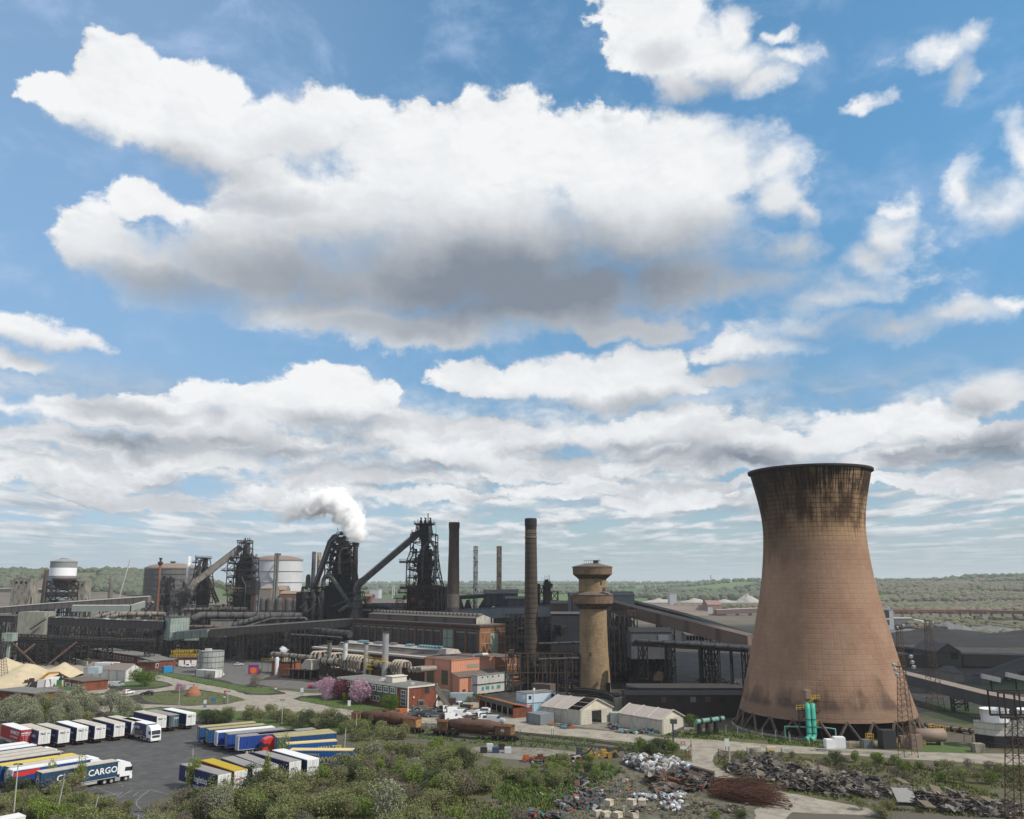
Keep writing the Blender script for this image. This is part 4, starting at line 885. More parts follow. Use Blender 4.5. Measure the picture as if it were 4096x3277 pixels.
gallery([K(k1,840,930,500),K(k1,1500,930,505),K(k1,1660,882,510)],4,3.2,M('gallery_pale_green',(.22,.25,.235),.8,.15,.2),M('gallery_roof_pale',(.3,.3,.3)),'pale green grey gallery bending up to the right beyond the grey tank',(.2,.5,.8))
gallery([K(k1,-40,735,760),K(k1,200,730,760),K(k1,560,745,750)],4,3,M('gallery_mid',(.1,.1,.1)),M('gallery_roof_pale',(.3,.3,.3)),'distant gallery behind the left concrete tower',(.3,.7))
gallery([K(k3,1380,1312,432),K(k4,95,1125,428),K(k4,640,1095,424),K(k4,1250,1078,415)],4.2,4.6,gblu,M('gallery_roof_black',(.03,.03,.034),.8,.2),'pale blue grey conveyor gallery passing behind both big brick chimneys',(.62,.8,.95))
gallery([K(k4,95,965,445),K(k4,400,945,445)],3.5,1.6,dsteel,gr,'low black conveyor above the domed bins',(.5,))
gallery([K(k5,160,590,365),K(k5,1755,985,300)],5,4.4,gb2,M('gallery_roof_tan',(.13,.105,.09),.8,.2,.3),'big tan conveyor gallery sloping down to the cooling tower, nearer of two',(.13,.42,.73),black,legw=2.2)
gallery([K(k5,260,560,385),K(k5,1000,745,365),K(k5,1755,975,340)],5,3,gw,gr,'dark conveyor gallery sloping down just behind the tan one',(.3,))
gallery([K(k5,390,1045,300),K(k5,1720,1115,275)],3,1.6,brownst,piped,'low brown pipe and conveyor bridge running to the cooling tower',(.08,.33,.62,.7,.97),black,legw=1.0)
k6=kk(3396,2650,2.751)
gallery([A(3600,2686,300),K(k6,1560,345,245),K(k6,2100,440,225)],4.5,3.2,M('gallery_slate',(.085,.088,.095),.8,.2,.2),M('gallery_roof_buff',(.27,.22,.18),.8,.15,.3),'slate-sided conveyor with a buff roof sloping down to the right of the cooling tower',(.5,.85),legw=.8)
k7=kk(3500,2300,3.45)
gallery([K(k7,1400,1395,330),K(k7,2250,1090,345)],4,3.4,M('gallery_slate',(.1,.1,.1)),M('gallery_roof_black',(.1,.1,.1)),'grey conveyor gallery rising to the right edge of the picture',(.5,.75,.9),legw=.8)
gallery([K(k7,230,985,420),K(k7,840,1060,400)],4,2.0,black,M('gallery_roof_black',(.1,.1,.1)),'black gallery running to the black transfer house',(.5,))
gallery([K(k7,230,1110,400),K(k7,880,1090,395)],5,5.5,M('gallery_olive',(.062,.058,.048),.85,.2),M('gallery_roof_black',(.1,.1,.1)),'deep olive gallery joining the black transfer house from the left',(.3,.97))
gallery([K(k7,1160,1085,395),K(k7,2250,1110,395)],6,5.2,M('gallery_olive',(.1,.1,.1)),M('gallery_roof_plum',(.085,.072,.078),.85,.15),'long olive sided gallery leaving the black transfer house to the right',(.03,.4,.8))
def shed(label,x0,x1,ye,yt,yb,Y,dep,wallm,roofm,k,gable='x',name='shed',cat='shed',doors=(),kb=None):
 """box building seen face on: eaves ye, ridge yt, base yb (None = on the ground)"""
 a,b=K(k,x0,ye,Y),K(k,x1,ye,Y);z=a.z;zr=K(k,x0,yt,Y).z;z0=0 if yb is None else max(0,K(k,x0,yb,Y).z)
 t=thing(name,((a.x+b.x)/2,Y+dep/2,0),label,cat)
 m=MB();X0,X1,Y0,Y1=a.x,b.x,Y,Y+dep
 m.box(((X0+X1)/2,(Y0+Y1)/2,z0),(X1-X0,dep,z-z0))
 o=.3
 if gable=='y':
  c=(X0+X1)/2;m.add([(X0,Y0,z),(X1,Y0,z),(c,Y0,zr),(X0,Y1,z),(X1,Y1,z),(c,Y1,zr)],[(0,1,2),(3,5,4)])
  m.build('wall',wallm,t);m=MB();m.add([(X0-o,Y0-o,z-.1),(c,Y0-o,zr+.15),(X1+o,Y0-o,z-.1),(X0-o,Y1+o,z-.1),(c,Y1+o,zr+.15),(X1+o,Y1+o,z-.1)],[(0,1,4,3),(1,2,5,4),(0,3,5,2)]);m.build('roof',roofm,t)
 else:
  c=(Y0+Y1)/2;m.add([(X0,Y0,z),(X0,Y1,z),(X0,c,zr),(X1,Y0,z),(X1,Y1,z),(X1,c,zr)],[(0,2,1),(3,4,5)])
  m.build('wall',wallm,t);m=MB();m.add([(X0-o,Y0-o,z-.1),(X0-o,c,zr+.15),(X0-o,Y1+o,z-.1),(X1+o,Y0-o,z-.1),(X1+o,c,zr+.15),(X1+o,Y1+o,z-.1)],[(0,3,4,1),(1,4,5,2),(0,2,5,3)]);m.build('roof',roofm,t)
 for(dx0,dx1,dy0,dy1,mt,nm) in doors:
  p,q=K(k,dx0,dy1,Y),K(k,dx1,dy0,Y);m=MB();m.box(((p.x+q.x)/2,Y0-.05,max(.05,p.z)),(q.x-p.x,.3,q.z-max(.05,p.z)));m.build(nm,mt,t)
 return t
Y=432
a,b,c_=K(k2,160,1100,Y),K(k2,235,1100,Y-4),K(k2,465,1100,Y+2)
tt=thing('transfer_tower',(b.x,Y,0),'pale green clad conveyor transfer tower standing on dark steel legs','tower')
zt,zb=K(k2,235,1060,Y).z,K(k2,235,1325,Y).z
m=MB();pts=[(a.x,Y+1),(b.x,Y-4),(c_.x,Y+1),(c_.x-10,Y+8)];m.prism(pts,zb+4,zt);m.build('cladding',M('clad_green',(.27,.33,.30),.7,.12,.3,c2=(.17,.20,.18),amt=.6,pat='panels',psz=1.6),tt)
m=MB();m.prism([(a.x+.1,Y+1),(b.x,Y-3.9),(b.x+14,Y-2.2),(a.x+12,Y+5)],zb,zb+4);m.build('lower_cladding',M('clad_green',(.3,.3,.3)),tt)
m=MB();m.prism([(a.x-.3,Y+1),(b.x,Y-4.5),(c_.x+.3,Y+1),(c_.x-10,Y+8.5)],zt,zt+.5);m.build('roof',gr,tt)
m=MB();p=[(a.x+.6,Y+1),(b.x,Y-3.4),(b.x+9,Y-2.5),(c_.x-3,Y+.6),(b.x+4,Y+6)]
for x,y in p:m.beam((x,y,0),(x,y,zb+.1),.6)
for i in range(4):
 for j in range(3):
  z0,z1=zb*j/3,zb*(j+1)/3;m.beam((*p[i],z0),(*p[i+1],z1),.28);m.beam((*p[i+1],z0),(*p[i],z1),.28);m.beam((*p[i],z1),(*p[i+1],z1),.35)
m.build('legs',dsteel,tt)
Y=430;a,b=K(k1,215,1000,Y),K(k1,520,1000,Y)
cb=thing('concrete_block_house',((a.x+b.x)/2,Y,0),'blank pale concrete block with an outside stair between two dark galleries','building')
m=MB();m.box(((a.x+b.x)/2,Y+5,0),(b.x-a.x,10,a.z));m.build('wall',M('bunker_concrete',(.27,.27,.225),.9,.15,.25,c2=(.16,.155,.13),amt=.6),cb)
m=MB();m.beam(K(k1,345,1205,Y-2),K(k1,525,1085,Y-2),1.2,.3);rail(m,K(k1,345,1205,Y-2.6),K(k1,525,1085,Y-2.6),1.2);m.build('stair',brownst,cb)
Y=400
lg=thing('pipe_gantry',(K(k1,900,1300,Y).x,Y,0),'long dark lattice pipe gantry crossing the left of the works on braced trestles','gantry')
m=MB();n=46
for s in(0,1):
 for i in range(n):
  x0,x1=60+(1800-60)*i/n,60+(1800-60)*(i+1)/n
  y0=1250+60*i/n;y1=1250+60*(i+1)/n
  m.beam(K(k1,x0,y0,Y+s*4),K(k1,x1,y1,Y+s*4),.3);m.beam(K(k1,x0,y0+80,Y+s*4),K(k1,x1,y1+80,Y+s*4),.35);m.beam(K(k1,x0,y0,Y+s*4),K(k1,x0,y0+80,Y+s*4),.22)
  m.beam(K(k1,x0,y0 if i%2 else y0+80,Y+s*4),K(k1,x1,y1+80 if i%2 else y1,Y+s*4),.2)
m.build('truss',dsteel,lg)
for j,(r_,yy) in enumerate(((.5,1300),(.35,1325),(.6,1345),(.3,1275))):
 m=MB();m.tube([K(k1,40,yy-14,Y+1+j*.8),K(k1,900,yy+16,Y+1+j*.8),K(k1,1780,yy+46,Y+1+j*.8)],r_,8);m.build('pipe',[brownst,dsteel,piped,gsteel][j],lg)
for x,w in((500,70),(780,50),(1215,40),(1700,40)):
 m=MB();L=[]
 for z in range(6):
  y=1335+x*.03;zz=K(k1,x,y,Y).z*(1-z/5);e=w*(.5+.1*z)
  L.append([(K(k1,x-e,y,Y).x,Y-.5,zz),(K(k1,x+e,y,Y).x,Y-.5,zz),(K(k1,x+e,y,Y).x,Y+5,zz),(K(k1,x-e,y,Y).x,Y+5,zz)])
 for i in range(5):
  for q in range(4):m.beam(L[i][q],L[i+1][q],.35);m.beam(L[i][q],L[i+1][(q+1)%4],.2);m.beam(L[i][q],L[i][(q+1)%4],.2)
 m.build('trestle',dsteel,lg)
m=MB()
for p,q in(((120,1340),(400,1605)),((880,1345),(560,1600)),((400,1370),(260,1480))):m.beam(K(k1,*p,Y-2),Vector((K(k1,*q,Y-6).x,Y-6,max(0,K(k1,*q,Y-6).z))),.7)
m.build('stay',mast_rust,lg)
Y=392;a,b=K(k1,25,1245,Y),K(k1,140,1340,Y);m=MB();m.box(((a.x+b.x)/2,Y+2,b.z),(b.x-a.x,4,a.z-b.z));m.beam(((a.x+b.x)/2,Y+2,0),((a.x+b.x)/2,Y+2,b.z),1.0)
solo(m,'cabin',M('clad_green',(.3,.3,.3)),'small pale green cabin perched on the left end of the lattice gantry','cabin')
# --- big pipes
def bigpipe(pts,r,mat,label,rings=0,sup=(),name='gas_main',group='large gas mains'):
 r=r*.5 if r>.9 else r*.7;P=[Vector(p) for p in pts];t=thing(name,(P[0].x,P[0].y,0),label,'pipe',group)
 MB().tube(P,r,16).build('pipe',mat,t)
 L=[(P[i+1]-P[i]).length for i in range(len(P)-1)];T=sum(L)
 def at(s):
  i=0
  while i<len(L)-1 and s>L[i]:s-=L[i];i+=1
  return P[i].lerp(P[i+1],s/L[i]),(P[i+1]-P[i]).normalized()
 for j in range(rings):
  p,d=at(T*(j+.5)/rings);m=MB();m.tube([p-d*.2,p+d*.2],r+.22,16,True,False);m.build('ring',dsteel,t)
 for s in sup:
  p,d=at(T*s);m=MB();n=Vector((-d.y,d.x,0));n=n.normalized() if n.length>.1 else Vector((1,0,0))
  for q in(-1,1):m.beam(p+n*q*r*.8-Vector((0,0,r*.4)),Vector((p.x+n.x*q*r,p.y+n.y*q*r,0)),.5)
  m.beam(p-n*r-Vector((0,0,r*1.2)),p+n*r-Vector((0,0,r*1.2)),.5);m.build('support',dsteel,t)
 return t
bigpipe([K(k2,440,1130,452),K(k2,510,1075,452),K(k2,580,1040,453),K(k2,700,1042,455),K(k2,1250,1045,455),K(k2,1740,1050,455)],3.7,pipeg,'fattest grey gas main running right towards the steaming furnace',9,(.2,.42,.7,.9))
bigpipe([K(k2,940,1165,440),K(k2,1100,1120,440),K(k2,1250,1075,441),K(k2,1420,1045,442)],3.0,pipeg,'grey branch pipe merging into the fattest gas main',8,(.3,))
bigpipe([K(k2,375,1045,470),K(k2,378,985,470),K(k2,400,972,470),K(k2,900,965,470),K(k2,1110,962,470),K(k2,1125,985,470),K(k2,1100,1010,470)],1.6,pipeb,'thin beige pipe on stilts above the fattest gas main',10,(.3,.6,.85))
bigpipe([K(k1,1100,1065,480),K(k1,1280,1020,480),K(k1,1740,1022,480),K(k1,1900,1030,480)],2.4,pipeb,'upper beige pipe left of the green transfer tower',5,(.4,.8))
bigpipe([K(k1,1230,1068,470),K(k1,1420,1030,470),K(k1,1730,1028,470)],2.4,pipeb,'lower beige pipe left of the green transfer tower',5,(.5,))
bigpipe([K(k1,1640,1008,500),K(k1,1760,885,500)],2.0,pipeb,'short beige pipe climbing to the red chimney',5,(.2,))
bigpipe([K(k2,-60,1235,440),K(k2,150,1215,440)],3.6,piped,'dark pipe stub below the long dark gallery',4,(.3,))
bigpipe([K(k2,1190,1145,430),K(k2,1390,1080,430),K(k2,1780,1072,430),K(k2,1810,1095,430)],.8,pipeg,'thin grey pipe just above the climbing gallery',3,(.5,))
bigpipe([K(k2,1720,1215,425),K(k3,0,1495,420),K(k3,300,1520,410),K(k3,575,1545,400)],3.4,piped,'dark gas main under the climbing gallery left of the brick hall',9,(.1,.3,.55,.8))
bigpipe([K(k3,-100,1550,405),K(k3,290,1570,400),K(k3,480,1585,398)],1.0,gsteel,'thin grey pipe below the dark gas main beside the brick hall',5,(.2,.6))
bigpipe([K(k2,450,1170,440),K(k2,800,1172,438)],1.6,M('pipe_pink',(.14,.095,.09),.7,.2),'dull pink pipe behind the green gallery section',3,(.5,))
bigpipe([K(k3,700,1215,455),K(k3,960,1225,455),K(k3,1050,1260,455)],2.3,piped,'dark pipe lying at the foot of the dust catcher',3,(.5,))
bigpipe([K(k3,450,1290,440),K(k3,520,1240,440),K(k3,560,1220,440)],2.2,pipeg,'grey elbow pipe in front of the steaming furnace',2,())
bigpipe([K(k5,370,1090,297),K(k5,400,1050,296),K(k5,700,1065,292),K(k5,1050,1090,285),K(k5,1720,1140,272)],1.1,piped,'dark pipe beside the low conveyor bridge left of the cooling tower',9,(.3,.6,.85))
bigpipe([K(k4,1020,1510,330),K(k4,1500,1495,330)],.6,gsteel,'thin grey pipe between the hooped chimney and the water tower',3,(.3,.7))
bigpipe([K(k4,1020,1690,300),K(k4,1480,1675,300)],.55,gsteel,'low grey pipe between the hooped chimney and the water tower',2,(.2,.7))
bigpipe([K(k4,755,1175,395),K(k4,790,1530,395)],1.0,gsteel,'steep grey strut pipe left of the hooped chimney',0,())
bigpipe([K(k6,800,690,235),K(k6,1390,760,222)],.7,pipeb,'long cream pipe on the ground right of the cooling tower',6,(.3,.7),group='ground pipes')
# --- background dark process structures: open steel frames packed with plant
def plantframe(label,k,x0,x1,y0,Y,dep,nx,nz,n,seed,mat=dsteel,fill=True,y1=None):
 a,b=K(k,x0,y0,Y),K(k,x1,y0,Y);t=thing('steel_structure',((a.x+b.x)/2,Y,0),label,'steelwork');z=a.z
 m=MB()
 for s in(0,dep):
  for i in range(nx+1):x=a.x+(b.x-a.x)*i/nx;m.beam((x,Y+s,0),(x,Y+s,z),.4)
  for j in range(1,nz+1):m.beam((a.x,Y+s,z*j/nz),(b.x,Y+s,z*j/nz),.3)
  for i in range(nx):
   if i%2==0:m.beam((a.x+(b.x-a.x)*i/nx,Y+s,0),(a.x+(b.x-a.x)*(i+1)/nx,Y+s,z),.2)
 m.build('frame',mat,t)
 q=random.Random(seed);m=MB();m2=MB();m3=10
 for _ in range(n):
  x,y,zz=q.uniform(a.x,b.x),Y+q.uniform(0,dep),q.uniform(0,z*.95);L=q.uniform(2,9);c=q.random();mm=q.choice((m,m,m2))
  if c<.35:mm.beam((x,y,zz),(x,y,min(z,zz+L)),q.uniform(.12,.5))
  elif c<.8:mm.beam((x,y,zz),(min(b.x,x+L),y,zz),q.uniform(.12,.6))
  elif c<.9:
   if m3>0:m3-=1;MB().box((x,y,zz),(q.uniform(1,4),q.uniform(1,3),q.uniform(1,3))).build('equipment',brownst,t)
  else:mm.beam((x,y,zz),(x+q.uniform(-4,4),y,min(z,zz+L)),.2)
 m.build('pipework',dsteel,t);m2.build('light_pipework',gsteel,t)
 if fill:
  m=MB();m.box(((a.x+b.x)/2,Y+dep+1,0),(b.x-a.x,2,z*.9));m.build('back_wall',black,t)
 return t
plantframe('dark steelwork below the lattice gantry, left half',k1,20,850,1345,408,14,12,4,260,1)
plantframe('dark steelwork below the lattice gantry, near the green tower',k1,860,1880,1260,450,14,14,5,300,2)
plantframe('tangled pipe racks between the two left galleries',k1,10,700,1130,500,20,12,3,260,3,gsteel,False)
plantframe('tangled pipe racks behind the long dark gallery',k1,900,1850,1130,500,20,14,3,260,4,gsteel,False)
plantframe('dark steelwork right of the green transfer tower',k2,300,940,1290,440,12,10,4,320,5)
plantframe('dark steelwork under the climbing gallery',k2,940,1560,1240,425,12,10,4,320,6)
plantframe('dark steelwork just left of the brick hall',k2,1560,2020,1200,410,12,8,4,260,7)
plantframe('pale pipe racks at the foot of the left furnaces',k2,380,960,930,570,15,9,3,240,8,gsteel)
plantframe('black steelwork behind the dust catcher',k3,560,1240,1235,462,14,9,3,200,9)
plantframe('black steelwork between the brick hall and the hooped chimney',k4,640,870,1180,345,10,5,6,200,10)
plantframe('black steelwork between the hooped chimney and the water tower',k4,1020,1510,1290,338,12,9,6,420,11)
plantframe('black steelwork just right of the water tower',k5,100,390,720,330,10,5,7,240,12)
plantframe('black process bay right of the water tower',k5,390,820,1250,318,8,7,2,120,13)
plantframe('dark steelwork in front of the left furnaces stoves',k2,1220,1760,990,548,10,8,2,140,14)
plantframe('low pipe racks behind the sheds',k4,640,1490,1620,306,6,10,2,150,15,brownst,False)
# --- dark buildings
slate=M('slate_clad',(.060,.060,.064),.85,.2,.2,c2=(.04,.04,.04),amt=.5,pat='ribs',psz=3.5);slate2=M('slate_clad_light',(.10,.10,.11),.8,.15,.2,pat='ribs',psz=3)
shed('dark gabled house behind the buff slim chimney',600,780,930,888,1100,440,12,slate,gr,k4)
shed('dark hip-roofed house between the slim chimneys',385,610,932,892,1080,445,14,slate,gr,k4)
shed('dark block beside the hooped chimney',640,860,990,970,None,425,16,slate,gr,k4)
shed('long dark shed low behind the hooped chimney',715,1250,1040,1015,None,470,14,slate,gr,k4)
shed('brown block left of the water tower neck',1165,1385,1045,1020,1150,400,14,M('block_brown',(.085,.065,.055),.85,.2),gr,k4)
shed('large slate-clad building behind the water tower',1390,1850,960,930,None,345,18,slate2,gr,k4)
shed('pale grey gabled end right of the water tower',150,395,520,482,640,375,16,M('clad_pale',(.16,.17,.18),.8,.12),gr,k5)
shed('dark blue clad hopper house left of the water tower',1165,1500,1165,1150,None,332,10,M('clad_navy',(.035,.037,.045),.8,.3,.3,pat='ribs',psz=1.2),gr,k4)
shed('grey blue clad machinery house below the tan conveyor',355,825,940,905,1255,310,12,M('clad_bluegrey',(.095,.10,.115),.8,.15,.3,c2=(.06,.06,.07),amt=.6),black,k5,doors=((670,785,975,1040,M('clad_pale',(.2,.2,.2)),'louvre'),))
shed('white framed office block beyond the tan conveyor',985,1270,975,955,1068,330,8,whited,M('roof_white',(.6,.6,.6)),k5,doors=tuple((995+i*36,1020+i*36,990,1040,glass,'window') for i in range(7)))
shed('black transfer house on legs right of the cooling tower',840,1180,1060,950,1290,385,22,M('gallery_olive',(.1,.1,.1)),M('gallery_roof_plum',(.1,.1,.1)),k7,gable='y',doors=((1055,1140,1070,1160,black,'opening'),))
shed('small grey gabled house with a pale end below the black transfer house',1090,1225,1355,1290,None,335,16,M('clad_warm',(.17,.16,.145),.85,.15),slate,k7)
shed('low dark shed far right of the coal yard',350,520,715,690,None,640,10,slate,slate,k7);shed('dark flat hut beside the grey mound',880,1000,722,708,None,620,8,slate,slate,k7)
shed('pale grey block just right of the cooling tower',100,248,478,466,None,700,14,M('clad_light',(.40,.42,.44),.7,.1),roofg,k7,doors=((115,190,490,590,M('clad_navy',(.1,.1,.1)),'window'),(140,195,620,690,glassd,'door')))
shed('long low building of the far yard',265,520,600,592,None,760,10,M('clad_mid',(.16,.155,.15),.8,.2),M('roof_light',(.35,.34,.32),.8,.1),k7)
shed('long low dark reclaim shed at the foot of the machinery house',300,1650,1665,1640,None,250,9,M('block_sooty',(.040,.032,.029),.85,.3,.3),M('roof_sooty',(.042,.038,.036),.85,.3,.3),k5,doors=tuple((700+i*170,760+i*170,1690,1750,[M('panel_umber',(.09,.065,.045)),black,M('clad_mid',(.1,.1,.1))][i%3],'door') for i in range(5)))
shed('upper row of the dark reclaim sheds behind the long low one',330,1640,1585,1560,None,272,9,M('block_rusty_soot',(.050,.034,.028),.85,.35,.3),M('roof_sooty',(.04,.04,.04)),k5)
shed('brick-red shed behind the tall furnace',735,815,1110,1085,None,640,20,M('clad_redbrown',(.17,.09,.07),.8,.15),M('roof_redbrown',(.2,.12,.10)),k3)
shed('dark gabled roof left of the tall furnace',815,1245,1185,1140,None,560,30,slate,M('roof_taupe',(.13,.115,.105),.85,.15),k3)
shed('cream gabled shed below the white gas holder',1265,1400,730,708,None,640,20,M('clad_cream',(.25,.215,.18),.8,.12),M('roof_tan',(.26,.19,.14),.8,.1),k2)
shed('beige shed right of the twin flues',1440,1550,745,700,None,660,16,M('clad_cream',(.2,.2,.2)),M('roof_tan',(.2,.2,.2)),k2);shed('low sheds behind the stoves',1495,1700,790,762,None,650,16,M('clad_redbrown',(.1,.1,.1)),M('roof_tan',(.2,.2,.2)),k2)
shed('grey concrete wall building behind the fattest gas main',690,1190,1090,1080,None,465,10,M('bunker_concrete',(.2,.2,.2)),gr,k2)
for i,(cx,hw,yt,yb) in enumerate(((115,50,1000,1105),(205,48,1005,1105),(405,78,1008,1085),(585,85,1040,1100))):
 X,q=silh(*k4(cx,1080),450,[(hw/S_,None),(hw/S_,k4(0,yb)[1]),(hw/S_*.35,k4(0,yt)[1]),(.1,k4(0,yt)[1])]);solo(MB().lathe((X,450,0),q,24),'domed_bin',slate,['dark domed bin, leftmost behind the pale blue gallery','second dark domed bin behind the pale blue gallery','wide dark domed bin between the slim chimneys','wide dark domed bin at the foot of the buff slim chimney'][i],'bin','domed bins',loc=(X,450,0))
vv=thing('coke_quench_vessel',(K(k4,1117,1000,450).x,450,0),'tall brown vessel with a railed head just right of the hooped chimney','vessel')
lath(vv,k4,1117,450,[(42,None),(42,1050),(42,880),(42,800)],M('vessel_brown',(.06,.045,.038),.8,.3),'vessel');deck(vv,k4,1065,1175,862,450,9);clutter(vv,k4,1080,1160,790,860,450,6,40,dsteel);frame(vv,k4,[(1165,1240,910),(1165,1240,1010),(1165,1240,1100)],450,6,.4,brownst);frame(vv,k4,[(1030,1075,840),(1030,1075,960),(1030,1075,1060)],450,6,.4);lath(vv,k4,1020,450,[(16,None),(16,1050),(16,820)],black,'side_vessel')
m=MB();X,q=silh(*k4(1265,1300),333,[(5,k4(0,1420)[1]),(26,k4(0,1315)[1]),(26,k4(0,1290)[1])]);m.lathe((X,330,0),q,4,False);solo(m,'discharge_hopper',black,'inverted black pyramid hopper left of the water tower','hopper')
def heap(name,px,pybase,w,h,Y,mat,label,dep=None,seed=0,cat='heap'):
 """cone-like mound, base centre at photo column px, distance Y"""
 cx=A(px,pybase,Y).x;R0=w/2;d=(dep or w*.7)/2;m=MB();n,k=40,14;vs=[(cx,Y,h)]
 for i in range(1,k+1):
  f=i/k
  for j in range(n):
   a=2*math.pi*j/n;nn=mnoise.noise((math.cos(a)*1.5+seed,math.sin(a)*1.5,f*2))*.25;rr=f*(1+nn*(.5+f))
   zz=h*(1-f)**1.05*(1+.25*mnoise.noise((math.cos(a)*f*4,math.sin(a)*f*4,seed)))
   vs.append((cx+R0*rr*math.cos(a),Y+d*rr*math.sin(a),max(0,zz) if i<k else-.2))
 fs=[(0,1+j,1+(j+1)%n) for j in range(n)]+[(1+(i-1)*n+j,1+i*n+j,1+i*n+(j+1)%n,1+(i-1)*n+(j+1)%n) for i in range(1,k) for j in range(n)]
 m.add(vs,fs,True);return solo(m,name,mat,label,cat,loc=(cx,Y,0))
coal=M('coal',(.028,.026,.026),.9,.35,.3);slag=M('slag',(.15,.15,.155),.95,.25,.15,c2=(.09,.085,.085),amt=.6);sand=M('sand_yellow',(.48,.40,.27),.95,.14,.2,c2=(.40,.33,.22),amt=.6,fine=1.5);pale=M('pale_aggregate',(.33,.31,.28),.95,.1,.1)
heap('coal_heap',2790,2600,150,10,560,coal,'long black coal heap beyond the tan conveyor',60,1);heap('coal_heap',3750,2560,150,9,560,coal,'black coal heap just right of the cooling tower',60,2);heap('coal_heap',4080,2560,170,8,540,coal,'black coal heap at the right edge',60,3)
heap('slag_heap',3795,2570,60,9,640,slag,'tallest grey slag heap right of the cooling tower',40,4);heap('slag_heap',3960,2570,110,6,640,slag,'broad grey slag heap near the right edge',40,5);heap('slag_heap',3640,2560,80,4,640,slag,'low grey slag heap beside the cooling tower',40,6)
heap('aggregate_heap',2992,2409,52,17,1600,pale,'highest pale quarry heap left of the cooling tower',60,7);heap('aggregate_heap',2780,2409,70,9,1600,pale,'broad pale quarry heap in the far plain',60,8);heap('aggregate_heap',2640,2409,80,9,1600,pale,'pale quarry heap left of the far white tower',60,9);heap('aggregate_heap',2900,2409,60,7,1600,pale,'low pale quarry heap beside the highest one',60,10)
heap('aggregate_heap',3615,2470,50,4,850,pale,'low white heap beyond the cooling tower',30,11);heap('sand_heap',3720,2470,22,3.5,850,sand,'small yellow heap beyond the cooling tower',20,12)
def sandbank():
 m=MB();n,k=70,26;c0=G(-60,2755);vs=[]
 hills=[(20,2700,14,9.0),(110,2712,12,8.2),(70,2735,13,6.5),(250,2706,9,7.6),(215,2725,8,5.0),(160,2740,9,3.5),(-60,2710,18,10)]
 hp=[(G(a,b),s,h) for a,b,s,h in hills]
 x0,x1,y0,y1=G(-60,2700).x-20,G(310,2700).x+4,G(50,2770).y-2,G(50,2660).y+6
 for j in range(k+1):
  for i in range(n+1):
   x=x0+(x1-x0)*i/n;y=y0+(y1-y0)*j/k;z=0
   for p,s,h in hp:z=max(z,h*.78-((x-p.x)**2/1.0+(y-p.y)**2/1.3)**.5*h/s*.8)
   z+=.5*mnoise.noise((x/3,y/3,1))*(z>.3);vs.append((x,y,max(z,-.1)))
 m.add(vs,[(j*(n+1)+i,j*(n+1)+i+1,(j+1)*(n+1)+i+1,(j+1)*(n+1)+i) for j in range(k) for i in range(n)],True)
 return solo(m,'sand_heap',sand,'large bank of pale yellow sand heaps at the left edge','heap',loc=(x0,y0,0))
sandbank()
pk=M('clad_pink',(.26,.17,.15),.8,.1)
gallery([K(k5,610,630,1100),K(k5,1240,640,1100)],6,8,M('far_cream',(.40,.34,.30),.8,.1),M('far_roof',(.25,.16,.14)),'upper far cream gallery leading to the pink house',(.3,.7))
gallery([K(k5,700,675,1000),K(k5,1240,710,1000)],6,7,M('far_cream',(.3,.3,.3)),M('far_roof',(.2,.2,.2)),'lower far cream gallery leading to the pink house',(.5,))
gallery([K(k5,1330,690,1000),K(k5,1820,670,1000)],6,5,M('far_dusk',(.17,.125,.115),.8,.1),M('far_cream',(.3,.3,.3)),'far brown gallery left of the cooling tower',(.2,.5,.8))
shed('far pink house where the cream galleries meet',1240,1400,630,585,None,1000,30,pk,M('far_roof',(.2,.2,.2)),k5,doors=((1242,1295,660,735,M('clad_light',(.3,.3,.3)),'panel'),))
shed('far pale square tower in the quarry',800,880,505,500,None,1450,20,M('clad_light',(.3,.3,.3)),roofg,k5);shed('far dark pink house beside the pink one',1222,1290,588,582,None,1080,20,M('far_dusk',(.1,.1,.1)),roofg,k5)
shed('far pale shed before the hills, left of the tall furnace',800,905,1030,1022,None,1200,30,M('clad_light',(.3,.3,.3)),roofg,k3)
for i,x in enumerate((1062,1080)):
 X,q=silh(*k3(x,1050),1100,[(2.6,None),(2.6,k3(0,1045)[1]),(2.6,k3(0,985)[1])]);solo(MB().lathe((X,1100,0),q,12),'far_silo',M('clad_light',(.3,.3,.3)),('left' if i==0 else 'right')+' of two slim white silos between the furnaces','silo','pair of far white silos',loc=(X,1100,0))
gallery([K(k7,240,478,900),K(k7,1100,482,900),K(k7,2200,500,880)],3,2.0,M('far_red',(.17,.085,.07),.8,.2),M('far_red',(.1,.1,.1)),'thin far red conveyor crossing before the wooded hillside',tuple(i/14 for i in range(1,14)),M('far_red',(.1,.1,.1)),legw=.6)
for lab,px,y0,y1,Yd in(('slim lattice pylon on the skyline left of the cooling tower',2843,2300,2328,5200),('slim pylon on the skyline at the right',3967,2320,2340,3000)):
 m=MB();a,b=A(px,y1,Yd),A(px,y0,Yd)
 for s in(-1,1):m.beam(a+Vector((s*4,0,-10)),b,1.6)
 for f in(.6,.75,.9):c=a.lerp(b,f);m.beam(c-Vector((7,0,0)),c+Vector((7,0,0)),1.2)
 solo(m,'pylon',gsteel,lab,'pylon')
